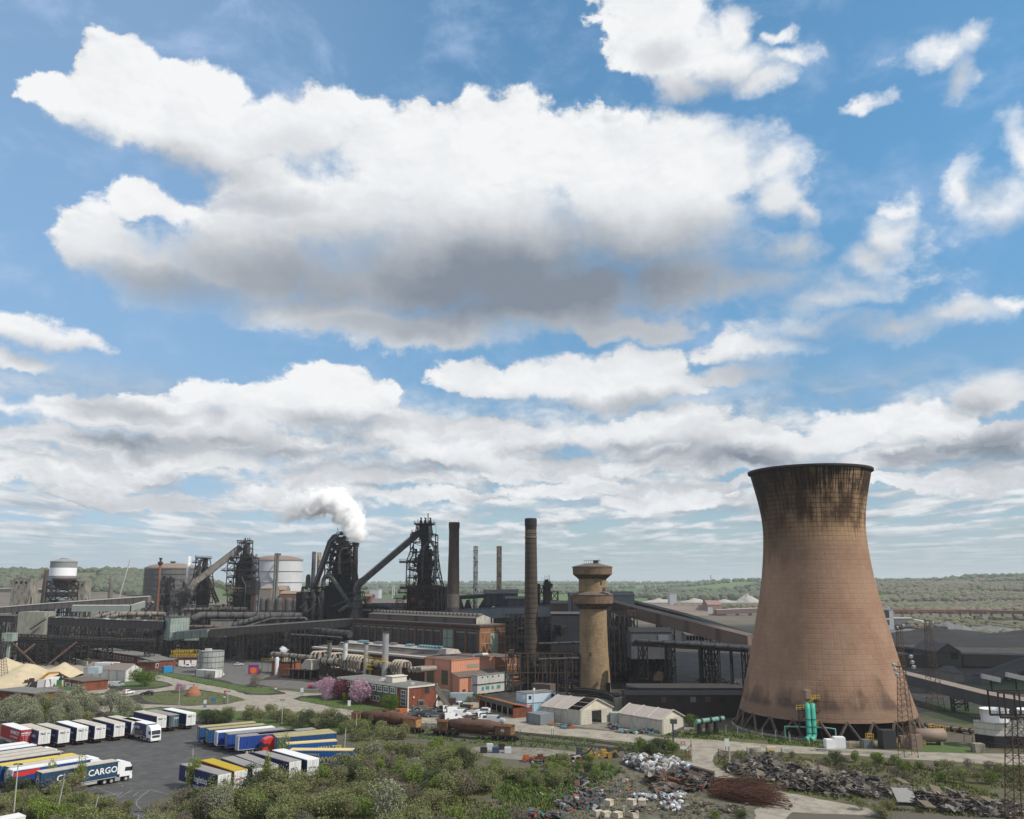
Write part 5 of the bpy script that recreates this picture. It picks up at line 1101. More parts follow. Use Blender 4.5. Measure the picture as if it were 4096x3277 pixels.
 # ---------------------------------------------------------------- facades: pixel on a vertical plane through P and Q
def on_wall(P,Q):
 d=Vector((Q[0]-P[0],Q[1]-P[1])).normalized();n=Vector((d.y,-d.x))
 if n.dot(Vector((-P[0],-P[1])))<0:n=-n
 def f(px,py):
  u,h,w=ray(px,py);t=(P[0]*n.x+P[1]*n.y)/(u*n.x+h*n.y);return Vector((u*t,h*t,CAMZ+w*t))
 f.n=n;f.d=d;return f
def wbox(m,f,px0,px1,y0,y1,off=.08,th=.16,z0=None,z1=None):
 a,b=f(px0,y0),f(px0,y1);c=f(px1,y0);zt=a.z if z1 is None else z1;zb=b.z if z0 is None else z0
 n=f.n;o=Vector((n.x,n.y,0));p=[Vector((a.x,a.y,0)),Vector((c.x,c.y,0))]
 q=[p[0]+o*off,p[1]+o*off,p[1]+o*(off-th),p[0]+o*(off-th)]
 d=(p[1]-p[0]);
 if d.cross(o).z>0:q=[q[1],q[0],q[3],q[2]]
 return m.hexa([(v.x,v.y,zb) for v in q],[(v.x,v.y,zt) for v in q])
k8=kk(1000,2450,3.08);k5b=kk(1600,2450,3.45);k9=kk(400,2600,2.548);k10=kk(900,2700,2.99);k11=kk(0,2600,2.548);k12=kk(2100,2650,2.751);k13=kk(2700,2650,2.751);k14=kk(3396,2650,2.751)
# ---- brick hall
zH=20.0
cA,cB,cC=G(1919,2503.6,zH),G(1412,2477,zH),G(2030,2498,zH)
dl=Vector((cB.x-cA.x,cB.y-cA.y,0)).normalized();dr=Vector((-dl.y,dl.x,0));dr=dr if dr.x>0 else-dr
wg=(cC-cA).length;cC=cA+dr*wg;cD=cB+dr*wg
hall=thing('power_house',(cA.x,cA.y,0),'large brick power house with tall louvred bays and an orange gable end','building')
fl,fg=on_wall(cA,cB),on_wall(cA,cC)
m=MB();m.prism([(v.x,v.y) for v in(cA,cC,cD,cB)],0,zH-.8);m.build('wall',M('brick_sooty',(.085,.050,.036),.9,.25,.15,c2=(.05,.036,.028),amt=.6,pat='brick',psz=1.3),hall)
m=MB();m.face([cA+fg.n.to_3d()*.1-Vector((0,0,zH)),cC+fg.n.to_3d()*.1-Vector((0,0,zH)),cC+fg.n.to_3d()*.1-Vector((0,0,.8)),cA+fg.n.to_3d()*.1-Vector((0,0,.8))]);m.build('gable_wall',bricko,hall)
m=MB();o=fl.n.to_3d()*.3
m.prism([(v.x,v.y) for v in(cA+o-dr*0+fg.n.to_3d()*.3,cC+fg.n.to_3d()*.3,cD,cB+o)],zH-.8,zH);m.build('parapet',brickd,hall)
m=MB();e=.8;m.prism([(v.x,v.y) for v in(cA+dr*e+dl*e,cC-dr*e+dl*e,cD-dr*e-dl*e,cB+dr*e-dl*e)],zH,zH+.25);m.build('roof',roofb,hall)
zT,zB=fl(*k5b(936,262)).z,fl(*k5b(936,640)).z
louv=M('louvre_dark',(.048,.050,.050),.6,.25,.5,c2=(.03,.03,.03),amt=.5,pat='ribs',psz=.55)
for x0,x1 in((630,692),(716,778),(803,862),(888,950),(974,1040),(1066,1132),(1157,1222),(1252,1316),(1346,1413),(1443,1510),(1540,1610),(1798,1898)):
 a,b=k3(x0,1500)[0],k3(x1,1500)[0];m=MB();wbox(m,fl,a,b,2530,2530,.10,.2,zB,zT);w_=m.build('window',louv,hall)
 m=MB();wbox(m,fl,a,b,2530,2530,.16,.1,zT-.75,zT-.15);m.build('lintel',M('lintel_buff',(.20,.17,.14),.9),w_)
 for q in(.36,.68):m=MB();zz=zB+(zT-zB)*q;wbox(m,fl,a,b,2530,2530,.16,.1,zz,zz+.16);m.build('transom',black,w_)
a,b=k5b(936,0)[0],k5b(1060,0)[0];m=MB();wbox(m,fl,a,b,2530,2530,.10,.2,zB,zT);w_=m.build('window',louv,hall);m=MB();wbox(m,fl,a,b,2530,2530,.16,.1,zT-.75,zT-.15);m.build('lintel',M('lintel_buff',(.2,.2,.2)),w_)
a,b=k3(1645,0)[0],k3(1758,0)[0];m=MB();wbox(m,fl,a,b,2530,2530,.12,.2,zB,zT+.3);w_=tag(m.build('window',M('pane_pale_green',(.20,.255,.225),.5,.12,.5,pat='ribs',psz=.6),hall),'pale green glazed bay');
for q in(.36,.68):m=MB();zz=zB+(zT-zB)*q;wbox(m,fl,a,b,2530,2530,.18,.1,zz,zz+.16);m.build('transom',black,w_)
pil=M('pilaster_brick',(.125,.072,.05),.9,.2,.4);
xs=[696,783,868,955,1045,1137,1228,1322,1420,1517,1617];
for x in xs:m=MB();c=k3(x,0)[0];wbox(m,fl,c-1,c+5.5,2530,2530,.35,.35,0,zT+.3);m.build('pilaster',pil,hall)
for c0,c1 in((1412,1417),(1814,1820),(1861,1869),(1909,1919)):m=MB();wbox(m,fl,c0,c1,2530,2530,.35,.35,0,zT+.3);m.build('pilaster',pil,hall)
m=MB();wbox(m,fl,1414,1917,2530,2530,.36,.3,zT+.45,zT+.7);m.build('cornice',M('lead_line',(.12,.115,.105)),hall)
a,b=k5b(1243,0)[0],k5b(1345,0)[0];zt2,zb2=fg(*k5b(1243,290)).z,fg(*k5b(1243,605)).z
m=MB();wbox(m,fg,a,b,2600,2600,.22,.2,zb2,zt2);tag(m.build('panel',M('panel_celadon',(.36,.42,.33),.6,.08,.5,pat='panels',psz=1.1),hall),'pale green glazed strip of the gable')
for y in(285,440):m=MB();zz=fg(*k5b(1120,y)).z;wbox(m,fg,k5b(1118,0)[0],k5b(1460,0)[0],2600,2600,.2,.15,zz,zz+.25);m.build('band',M('band_concrete',(.30,.27,.23)),hall)
fr=on_wall(cA+dr*3.5,cB+dr*3.5)
p1,p0=cA+dr*4+dl*7,cB+dr*4-dl*7;wd_=wg-8
mon=MB();zm=zH+2.6
q0=[p1,p1+dr*wd_,p0+dr*wd_,p0]
mon.prism([(v.x,v.y) for v in q0],zH,zm);mo=mon.build('roof_monitor',M('monitor_clad',(.10,.095,.09),.85,.2,.3,pat='ribs',psz=2.2),hall)
m=MB();c1,c0=p1+dr*wd_/2,p0+dr*wd_/2
def up(v,z):return Vector((v.x,v.y,z))
m.add([up(q0[0]-dr*.4-dl*.4,zm),up(c1-dl*.4,zm+1.3),up(q0[1]+dr*.4-dl*.4,zm),up(q0[3]-dr*.4,zm),up(c0,zm+1.3),up(q0[2]+dr*.4,zm)],[(0,3,4,1),(1,4,5,2),(0,1,2),(3,5,4)]);m.build('monitor_roof',roofb,mo)
m=MB();g0=-dl*.55;m.add([up(q0[0]+g0,zH+.2),up(q0[1]+g0,zH+.2),up(q0[1]+g0,zm),up(c1+g0,zm+1.3),up(q0[0]+g0,zm)],[(0,1,2,3,4)]);m.build('monitor_gable',conc2,mo)
Lm=(p0-p1).length
for i in range(30):
 c=p1+dl*(Lm*(i+.5)/30)+dr*(wd_/2-.8);m=MB();m.tube([up(c-dr*1.3,zm+1.2),up(c+dr*1.3,zm+1.2)],.62,8);m.build('ventilator',M('vent_grey',(.10,.10,.098),.7,.25),hall)
 # ---- lower hall
zL=10.5
lB,lA=G(1250,2588,zL),G(1700,2630,zL)
d2=Vector((lA.x-lB.x,lA.y-lB.y,0)).normalized();r2=Vector((-d2.y,d2.x,0));r2=r2 if r2.x>0 else-r2
lh=thing('turbine_hall',(lA.x,lA.y,0),'lower brown hall with a long pale roof monitor carrying blue ventilators','building')
m=MB();W_=24;m.prism([(v.x,v.y) for v in(lA,lA+r2*W_,lB+r2*W_,lB)],0,zL);m.build('wall',M('brick_sooty',(.1,.1,.1)),lh)
m=MB();o=-r2*.4;m.add([up(lA+o,zL-.6),up(lB+o,zL-.6),up(lB+o,zL+.05),up(lA+o,zL+.05),up(lA+r2*1,zL+.3),up(lB+r2*1,zL+.3)],[(0,1,2,3),(3,2,5,4)]);m.build('eaves',M('eaves_pale',(.36,.33,.29),.8,.12),lh)
m=MB();m.add([up(lA+r2*1,zL+.05),up(lB+r2*1,zL+.05),up(lB+r2*6,zL+.6),up(lA+r2*6,zL+.6)],[(0,1,2,3)]);m.build('lower_roof',roofb,lh)
a0,b0=lA+r2*6-d2*1,lB+r2*6+d2*9
m=MB();
zs_=(zL+.3,zL+1.9,zL+2.4)
m.add([up(a0,zs_[0]),up(b0,zs_[0]),up(b0+r2*1.6,zs_[1]),up(a0+r2*1.6,zs_[1]),up(b0+r2*11,zs_[1]),up(a0+r2*11,zs_[1]),up(b0+r2*12.6,zs_[0]),up(a0+r2*12.6,zs_[0])],[(0,1,2,3),(4,5,7,6) if False else(5,4,6,7)]);mm=m.build('roof_monitor',M('monitor_side',(.12,.115,.108),.85,.2,.3,pat='ribs',psz=5),lh)
m=MB();m.add([up(a0+r2*1.2,zs_[1]),up(b0+r2*1.2,zs_[1]),up(b0+r2*6.3,zs_[1]+.6),up(a0+r2*6.3,zs_[1]+.6),up(b0+r2*11.4,zs_[1]),up(a0+r2*11.4,zs_[1])],[(0,1,2,3),(3,2,4,5)]);m.build('monitor_roof',M('roof_lilac_grey',(.33,.30,.28),.85,.12,.3,c2=(.22,.2,.19),amt=.5),mm)
m=MB();m.add([up(a0,zs_[0]),up(a0+r2*12.6,zs_[0]),up(a0+r2*11,zs_[1]),up(a0+r2*6.3,zs_[1]+.6),up(a0+r2*1.6,zs_[1])],[(0,1,2,3,4)]);m.build('monitor_gable',M('gable_cream',(.48,.45,.41),.8,.15,.6,c2=(.25,.22,.19),amt=.6),mm)
for j in(.12,.3,.42,.55,.68,.82,.93):
 c=a0.lerp(b0,j);m=MB();m.add([up(c-r2*.15,zs_[0]+.4),up(c+d2*-2.6-r2*.15,zs_[0]+.4),up(c+d2*-2.6+r2*1.35,zs_[1]-.4),up(c+r2*1.35,zs_[1]-.4)],[(0,1,2,3)]);m.build('skylight',glassd,lh)
vb=M('vent_blue',(.075,.19,.24),.5,.2,.8,c2=(.08,.10,.11),amt=.5);vg=M('vent_grey',(.1,.1,.1))
Lv=(b0-a0).length
for i0,i1,mt in((.03,.24,vb),(.29,.36,vb),(.46,.52,vg),(.60,.68,vg),(.76,.85,vb)):
 n_=int((i1-i0)*Lv/1.5)
 for i in range(n_):
  c=a0.lerp(b0,i0+(i1-i0)*(i+.5)/n_)+r2*4.4;m=MB();m.tube([up(c-r2*1.2,zs_[1]+.85),up(c+r2*1.2,zs_[1]+1.0)],.36,8);m.build('ventilator',mt,lh)
  # ---- pink building
pk_m=M('salmon_clad',(.56,.255,.165),.7,.07,.3,c2=(.47,.215,.14),amt=.4,pat='ribs',psz=1.1)  # same salmon cladding colour on every wall
zP=10.6;pM=G(1806,2640,zP);pL=G(1700,2629.7,zP)
ddl=Vector((pL.x-pM.x,pL.y-pM.y,0)).normalized();ddr=Vector((-ddl.y,ddl.x,0));ddr=ddr if ddr.x>0 else-ddr
fR=on_wall(pM,pM+ddr);fL=on_wall(pM,pL);pR=up(fR(1980.6,2640),zP);
pink=thing('pink_building',(pM.x,pM.y,0),'salmon pink clad building with a lean-to and tall olive windows','building')
m=MB();m.prism([(v.x,v.y) for v in(pM,pR,pR+(pL-pM),pL)],0,zP-.3);m.build('wall',pk_m,pink)
m=MB();m.prism([(v.x,v.y) for v in(pM-ddl*.2-ddr*.2,pR+ddr*.2-ddl*.2,pR+(pL-pM)+ddr*.2,pL-ddr*.2)],zP-.3,zP);m.build('parapet',M('salmon_trim',(.40,.17,.10),.7,.1),pink)
m=MB();m.prism([(v.x,v.y) for v in(pM+ddl*.5+ddr*.5,pR-ddr*.5+ddl*.5,pR+(pL-pM)-ddr*.5-ddl*.5,pL+ddr*.5-ddl*.5)],zP,zP+.15);m.build('roof',roofb,pink)
m=MB();c=pR-ddr*8+ddl*3;m.tube([up(c,zP+.6),up(c+ddr*7,zP+.6)],.55,8);m.build('roof_duct',M('duct_cream',(.55,.52,.48)),pink)
olive=M('window_olive',(.105,.115,.06),.5,.3,.5,c2=(.06,.07,.04),amt=.5,pat='panels',psz=.8)
for x0,x1,y0,y1 in((375,465,775,975),(575,663,795,990)):m=MB();a,b=k5b(x0,y0),k5b(x1,y1);wbox(m,fL,a[0],b[0],a[1],b[1],.07,.1);m.build('window',olive,pink)
m=MB();a,b=k5b(928,718),k5b(1083,768);wbox(m,fR,a[0],b[0],a[1],b[1],.07,.1);m.build('window',M('window_sage',(.22,.235,.17),.6,.15),pink)
ext=up(fL(1838,2772),0);el_=(Vector((ext.x,ext.y,0))-Vector((pM.x,pM.y,0))).length
fE=on_wall(ext,ext+ddr);z5,z6=fE(1838,2711).z,6.2;eR=fE(2006,2700);eR=Vector((eR.x,eR.y,0));e0=Vector((ext.x,ext.y,0));pM0=Vector((pM.x,pM.y,0));Le=(eR-e0).length
m=MB();m.add([e0,e0+ddr*Le,pM0+ddr*Le,pM0,up(e0,z5),up(e0+ddr*Le,z5),up(pM0+ddr*Le,z6),up(pM0,z6)],[(0,1,5,4),(1,2,6,5),(3,0,4,7),(4,5,6,7)]);ex=m.build('lean_to',pk_m,pink)
m=MB();m.add([up(e0-ddl*.4-ddr*.3,z5+.05),up(e0-ddl*.4+ddr*(Le+.3),z5+.05),up(pM0+ddr*(Le+.3),z6+.2),up(pM0-ddr*.3,z6+.2)],[(0,1,2,3)]);m.build('lean_to_roof',roofb,ex)
m=MB();a,b=k5b(862,1065),k5b(903,1095);wbox(m,fE,a[0],b[0],a[1],b[1],.07,.1);m.build('window',glassd,ex)
m=MB();wbox(m,fE,k5b(942,0)[0],k5b(980,0)[0],2720,2720,.07,.1,0,z5-.2);m.build('door',M('salmon_dark',(.19,.085,.055)),ex)
# ---- annex of orange brick
aN=Vector((G(1990,2770).x,0,0));pA=A(1990,2700,326);fA=on_wall(pA,pA+dr);zA=fA(1990,2632).z;pB=fA(2078,2700)
an=thing('brick_annex',(pA.x,pA.y,0),'lower orange brick block joining the power house gable, right of the pink building','building')
m=MB();a_,b_=Vector((pA.x,pA.y,0)),Vector((pB.x,pB.y,0));m.prism([(v.x,v.y) for v in(a_,b_,b_+dl*14,a_+dl*14)],0,zA);m.build('wall',bricko,an)
m=MB();m.prism([(v.x,v.y) for v in(a_-dr*.2-dl*.2,b_+dr*.2-dl*.2,b_+dl*14,a_+dl*14)],zA,zA+.3);m.build('roof',roofb,an)
m=MB();zz=fA(1995,*[2450+745/3.45]).z;wbox(m,fA,1992,2076,2660,2660,.1,.15,zz,zz+.3);m.build('band',M('band_concrete',(.3,.3,.3)),an)
# ---- coil pipes in front of the lower hall
oo=-r2*11;cP,cQ=lB+oo,lA+oo;fW=on_wall(cP,cQ)
coilm=M('coil_pipe',(.38,.33,.27),.45,.22,.8,metal=.15,c2=(.08,.065,.055),amt=.7)
def loop(x,ytop,ybot,grp,lab,cat='pipe loop'):
 a,b=fW(*k8(x,ytop)),fW(*k8(x,ybot));p=Vector((a.x,a.y,0));z1,z0=a.z,b.z;r=.9;W2=4.6;pts=[]
 path=[(0,z0+1.3),(.25,z0+.45),(1.1,z0),(2.2,z0)]
 path=[(2.8,z0)]+path[::-1][1:] if False else path
 seq=[(2.6,z0),(1.1,z0),(.3,z0+.4),(0,z0+1.3),(0,z1-1.6),(.3,z1-.6),(1.2,z1),(W2-1.4,z1),(W2-.4,z1-.5),(W2,z1-1.4),(W2,z1-2.6)]
 for s_,z in seq:pts.append((p.x+r2.x*s_,p.y+r2.y*s_,z))
 o=solo(MB().tube(pts,.43,10),'pipe_loop',coilm,lab,cat,grp,loc=(p.x+r2.x*2,p.y+r2.y*2,0));return o
groups=[('short loop bank at the left end of the coil pipes',[(750,490,610),(800,488,620),(850,486,640)]),('second loop bank of the coil pipes',[(935,512,660),(985,510,680),(1030,508,690)]),('long middle loop bank of the coil pipes',[(1128,528,700),(1168,530,715),(1208,532,725),(1245,535,735),(1282,540,740),(1318,545,745),(1350,560,750)]),('right loop bank of the coil pipes',[(1750,598,760),(1785,600,770),(1822,603,780),(1855,612,800)])]
ords=['leftmost','second','third','fourth','fifth','sixth','seventh']
for gname,L in groups:
 for i,(x,y0,y1) in enumerate(L):loop(x,y0,y1,'upright pipe loops',('rightmost' if i==len(L)-1 else ords[i])+' upright loop of the '+gname)
bigpipe([fW(*k8(272,515)),fW(*k8(300,512)),fW(*k8(760,560))],1.9,pipeb,'straight pale pipe running left from the coil pipes',5,(.2,.55,.9),name='pipe',group=None)
bigpipe([fW(*k8(860,590)),fW(*k8(1110,610))],2.6,coilm,'thick horizontal header behind the left loops',3,(.5,),name='pipe',group=None)
bigpipe([fW(*k8(1380,620))+r2*2,fW(*k8(1760,680))+r2*2],2.8,coilm,'thick dusty header between the middle and right loop banks',5,(.3,.7),name='pipe',group=None)
for i,(x,y) in enumerate(((1990,705),(2040,705),(2085,705),(2118,705))):
 p=fW(*k8(x,y));solo(MB().tube([p-r2*1.0,p+r2*6+Vector((0,0,0))],.95,14),'pipe_end',M('pipe_cap',(.24,.20,.17),.6,.2,.8),['leftmost','second','third','rightmost'][i]+' of four capped pipe ends beside the pink building','pipe','capped pipe ends')
def stack(x0,x1,ytop,ybot,mat,lab,cap=True):
 f=fW;c=(x0+x1)/2;a,b=f(*k8(c,ytop)),f(*k8(c,ybot));dpt=a.y/ray(*k8(c,ytop))[1];r=(x1-x0)/3.08/2/FPX*dpt
 t=thing('exhaust_stack',(a.x,a.y,0),lab,'chimney');MB().lathe((a.x,a.y,0),[(r,max(0,b.z-2)),(r,a.z)],18).build('stack',mat,t)
 m=MB();m.lathe((a.x,a.y,a.z),[(r,0),(r*1.45,.05),(r*1.45,.3),(r,.35)],18,False);m.build('collar',dsteel,t)
 m=MB()
 for q in(-1,1):m.beam((a.x+q*r*.8,a.y,0),(a.x+q*r*.8,a.y,max(.1,b.z-1.5)),.3)
 m.build('support',dsteel,t)
silv=M('stack_silver',(.42,.42,.43),.35,.12,.6,metal=.4,c2=(.3,.29,.28),amt=.4)
stack(957,1010,362,500,M('stack_grey_green',(.11,.115,.10),.7,.2),'short dark grey exhaust stack, leftmost behind the loops');stack(1152,1206,366,520,M('stack_white_flaking',(.55,.56,.56),.5,.2,.8,c2=(.2,.14,.1),amt=.8,lo=.55,hi=.6),'short flaking white exhaust stack behind the loops');stack(1406,1460,388,695,silv,'silver exhaust stack between the loop banks and the tall one');stack(1635,1715,245,750,silv,'tallest silver exhaust stack in front of the brick hall')
p=fW(*k8(800,640));t=thing('filter_box',(p.x,p.y,0),'cream metal intake box with a slanted hood at the left loops','filter');q1,q0_=fW(*k8(800,575)).z,fW(*k8(800,705)).z
m=MB();ang=math.atan2(d2.y,d2.x);c=p-r2*2+d2*1;m.box((c.x,c.y,q0_+.4),(4.6,3.6,q1-q0_-.4),ang);m.build('box',M('cream_metal',(.42,.385,.33),.6,.12,.5,c2=(.25,.2,.15),amt=.5),t)
m=MB();e=c-d2*2.3;m.add([up(e-r2*1.8,q0_+.6),up(e+r2*1.8,q0_+.6),up(e+r2*1.8,q1),up(e-r2*1.8,q1),up(e-d2*2.6-r2*2,q0_+1.4),up(e-d2*2.6+r2*2,q0_+1.4),up(e-d2*1.2+r2*2,q0_+.2),up(e-d2*1.2-r2*2,q0_+.2)],[(3,2,5,4),(0,3,4,7),(4,5,6,7),(1,2,5,6),(0,1,6,7)]);m.build('hood',M('cream_metal',(.4,.4,.4)),t)
m=MB()
for a_,b_ in((-2,-1.5),(2,-1.5),(2,1.5),(-2,1.5)):v=c+d2*a_+r2*b_;m.beam(up(v,0),up(v,q0_+.6),.3)
m.build('leg',dsteel,t)
t=thing('yellow_platform',tuple(up(fW(*k8(1500,650)),0)),'yellow railed access platforms and ladder between the silver stacks','platform')
for x0,x1,y in((1460,1530,545),(1550,1640,590),(1660,1735,600),(1460,1545,640),(1465,1550,690)):
 a,b=fW(*k8(x0,y))-r2*1.5,fW(*k8(x1,y))-r2*1.5;b.z=a.z;m=MB();m.beam(a,b,1.4,.25);m.build('deck',yellow,t);m=MB();rail(m,a-r2*.7,b-r2*.7,1.1,5,.1);m.build('railing',yellow,t)
m=MB();a,b=fW(*k8(1535,700))-r2*2,fW(*k8(1535,755))-r2*2;b=up(a,0)
for s in(-.5,.5):m.beam(a+d2*s,b+d2*s,.15)
for i in range(14):c=a.lerp(b,i/14);m.beam(c-d2*.5,c+d2*.5,.1)
m.build('ladder',yellow,t)
f0=fW;g1,g2=G(*k8(262,755)),G(*k8(520,765));t=thing('pump_house',tuple(g1),'small orange brick pump house carrying a railed pipe platform','building')
dd=(g2-g1).normalized();nn=Vector((-dd.y,dd.x,0));m=MB();q=(g1,g2,g2+nn*6,g1+nn*6);m.prism([(v.x,v.y) for v in q],0,4.2);m.build('wall',M('brick_bright',(.33,.10,.045),.9,.15,.5,pat='brick'),t)
m=MB();e=g1-dd*5;m.prism([(v.x,v.y) for v in(e,g2,g2+nn*6,e+nn*6)],4.6,4.9);m.build('platform',gsteel,t);m=MB();rail(m,up(e,4.9),up(g2,4.9));rail(m,up(e+nn*6,4.9),up(g2+nn*6,4.9));m.build('railing',yellow,t)
m=MB();q=random.Random(3)
for i in range(16):m=MB();c=e.lerp(g2,q.random())+nn*q.uniform(1,5);m.cyl(up(c,4.9),up(c,4.9+q.uniform(.8,1.8)),q.uniform(.15,.5),None,8);m.build('pipe_stub',conc2,t)
m=MB()
for i in range(5):c=e.lerp(g2,i/5)+nn*.5;m.beam(up(c,0),up(c,4.8),.2)
m.build('support',conc2,t)
m=MB();a=f0(*k8(415,565))-r2*3;solo(MB().lathe((a.x,a.y,0),[(.8,0),(.8,Zh(k8(415,565)[1],a.y)),(.5,Zh(k8(415,550)[1],a.y))],14),'white_cylinder',M('zinc_white',(.55,.57,.58),.4,.15),'slim white steaming vessel beside the pump house','vessel')
g1,g2=G(*k8(385,800)),G(*k8(740,830));dd=(g2-g1).normalized();nn=Vector((-dd.y,dd.x,0));t=thing('open_shelter',tuple(g1),'low open-fronted shelter with a sloping brown roof below the filter box','shelter')
m=MB();m.add([up(g1-nn*.6,3.6),up(g2-nn*.6,3.6),up(g2+nn*5,3.0),up(g1+nn*5,3.0),up(g1-nn*.6,3.4),up(g2-nn*.6,3.4),up(g2+nn*5,2.8),up(g1+nn*5,2.8)],[(0,1,2,3),(7,6,5,4),(4,5,1,0),(5,6,2,1),(6,7,3,2),(7,4,0,3)]);m.build('roof',M('roof_moss',(.115,.10,.065),.9,.3,.5),t)
for i in range(6):m=MB();c=g1.lerp(g2,i/5);m.beam(up(c,0),up(c,3.4),.3);m.build('post',M('timber',(.16,.12,.09)),t)
m=MB();m.prism([(v.x,v.y) for v in(g1+nn*4.6,g2+nn*4.6,g2+nn*5,g1+nn*5)],0,2.9);m.build('back_wall',black,t)
# ---- green and red office
zO=6.7;oC=G(1632,2747,zO);oL=G(1351,2708,zO);oR=G(1749,2735.5,zO)
of=thing('office_building',(oC.x,oC.y,0),'flat-roofed office with green cladding, white windows and red brick ends','building')
v=Vector((oL.x-oC.x,oL.y-oC.y,0));dL=v.normalized();dR=Vector((-dL.y,dL.x,0));dR=dR if dR.x>0 else-dR;wR=(oR-oC).length;oR=oC+dR*wR
q=(oC,oR,oR+v,oL);m=MB();m.prism([(a.x,a.y) for a in q],0,zO-.5);m.build('wall',brickr,of)
m=MB();m.prism([(a.x,a.y) for a in(oC-dL*.3-dR*.3,oR-dL*.3+dR*.3,oR+v+dR*.3,oL-dR*.3)],zO-.5,zO-.05);m.build('fascia',M('fascia_white',(.55,.53,.48),.7,.12),of)
m=MB();m.prism([(a.x,a.y) for a in(oC-dL*.1-dR*.1,oR-dL*.1,oR+v,oL-dR*.1)],zO-.05,zO+.05);m.build('roof',roofg,of)
fo,fo2=on_wall(oC,oL),on_wall(oC,oR);zw1,zw0=zO-.9,zO-2.5
m=MB();wbox(m,fo,k8(1190,0)[0],k8(1805,0)[0],2740,2740,.10,.2,1.1,zO-.5);m.build('cladding',M('clad_moss_green',(.075,.10,.055),.7,.12,.4),of)
for x0,x1 in((1090,1140),(1198,1250),(1268,1325),(1343,1400),(1420,1475),(1498,1553),(1573,1630),(1652,1712),(1735,1795)):
 a,b=k8(x0,0)[0],k8(x1,0)[0];m=MB();wbox(m,fo,a,b,2740,2740,.20,.1,zw0-.1,zw1+.1);wi=m.build('window',white,of)
 for s0,s1 in((.08,.47),(.53,.92)):
  for z0,z1 in((.1,.55),(.62,.92)):m=MB();wbox(m,fo,a+(b-a)*s0,a+(b-a)*s1,2740,2740,.23,.06,zw0+(zw1-zw0)*z0,zw0+(zw1-zw0)*z1);m.build('pane',glass,wi)
for x0,x1 in((1490,1520),(1528,1558),(1566,1596)):
 a,b=k8(x0,0)[0],k8(x1,0)[0];m=MB();wbox(m,fo,a,b,2800,2800,.12,.1,1.2,2.8);wi=m.build('window',white,of);m=MB();wbox(m,fo,a+1,b-1,2800,2800,.15,.06,1.35,2.65);m.build('pane',glass,wi)
m=MB();wbox(m,fo,k8(1862,0)[0],k8(1926,0)[0],2780,2780,.12,.1,1.0,5.6);wi=m.build('window',white,of);a,b=k8(1862,0)[0],k8(1926,0)[0]
for s0,s1 in((.08,.47),(.53,.92)):
 for z in range(4):m=MB();wbox(m,fo,a+(b-a)*s0,a+(b-a)*s1,2780,2780,.16,.06,1.15+z*1.1,2.1+z*1.1);m.build('pane',glass,wi)
for x0,x1,f_ in((1629.5,1633.5,fo2),(1744,1749,fo2)):m=MB();wbox(m,f_,x0,x1,2800,2800,.15,.2,0,zO-.5);m.build('pillar',M('fascia_white',(.5,.5,.5)),of)
m=MB();wbox(m,fo,1585,1587.5,2800,2800,.15,.2,0,zO-.5);m.build('pillar',M('fascia_white',(.5,.5,.5)),of)
m=MB();a,b=k5b(345,1020),k5b(400,1115);wbox(m,fo2,a[0],b[0],a[1],b[1],.1,.1);m.build('window',glass,of)
m=MB();c=fo2(*k5b(183,1172));m.tube([c+fo2.n.to_3d()*.1,c+fo2.n.to_3d()*.35],.3,10);m.build('lamp',M('lamp_cream',(.6,.5,.3)),of)
c=up(fo(*k8(1640,800)),zO)+dR*5;m=MB();m.box((c.x,c.y,zO),(5.5,3.5,1.7),math.atan2(dR.y,dR.x));m.box((c.x,c.y,zO+1.7),(6.0,4.0,.2),math.atan2(dR.y,dR.x));m.build('plant_room',M('cream_render',(.55,.52,.45),.8,.1),of)
m=MB();q=random.Random(5)
for i in range(7):c=oC.lerp(oL,q.uniform(.05,.6))+dR*q.uniform(2,wR-2);m.box((c.x,c.y,zO),(q.uniform(.6,1.6),.8,q.uniform(.3,.8)))
m.build('roof_units',whited,of)
m=MB();a=fo(*k8(1958,745));m.cyl((a.x,a.y+3,zO-.5),(a.x,a.y+3,zO+2.0),.22);m.build('flue',silv,of)
# ---- white cabins, two storeys
def cabins(t,c0,dx,dy,Lx,Ly,z0,h,mat,wins,wmat=None):
 q=(c0,c0+dx*Lx,c0+dx*Lx+dy*Ly,c0+dy*Ly);m=MB();m.prism([(a.x,a.y) for a in q],z0,z0+h);b=m.build('cabin_body',mat,t)
 m=MB();e=.12;m.prism([(a.x,a.y) for a in(q[0]-dx*e-dy*e,q[1]+dx*e-dy*e,q[2]+dx*e+dy*e,q[3]-dx*e+dy*e)],z0+h,z0+h+.12);m.build('roof',roofg,t)
 n=-dy
 for s,w,zz,hh in wins:
  p=c0+dx*s;m=MB();r_=(p+n*.05,p+dx*w+n*.05,p+dx*w+dy*.1,p+dy*.1);m.prism([(a.x,a.y) for a in r_],z0+zz,z0+zz+hh);m.build('window',wmat or glass,t)
c0=G(1909,2783);t=thing('site_cabins',tuple(c0),'two-storey block of pale grey site cabins with green windows in front of the pink building','cabin')
cm=M('cabin_grey',(.42,.42,.40),.7,.1,.4,c2=(.3,.28,.25),amt=.4);Lc=(fE(2047,2750)-fE(1909,2750)).length*.95
gwin=M('window_green',(.06,.22,.18),.3,.2)
cabins(t,c0,ddr,ddl,Lc,3.0,.5,2.7,cm,[(2,1.0,.9,1.2),(3.8,1.6,1.1,1.1),(6.6,.9,1.0,1.1),(9.0,1.6,1.0,1.1),(Lc-2.8,.9,1.0,1.2)],gwin)
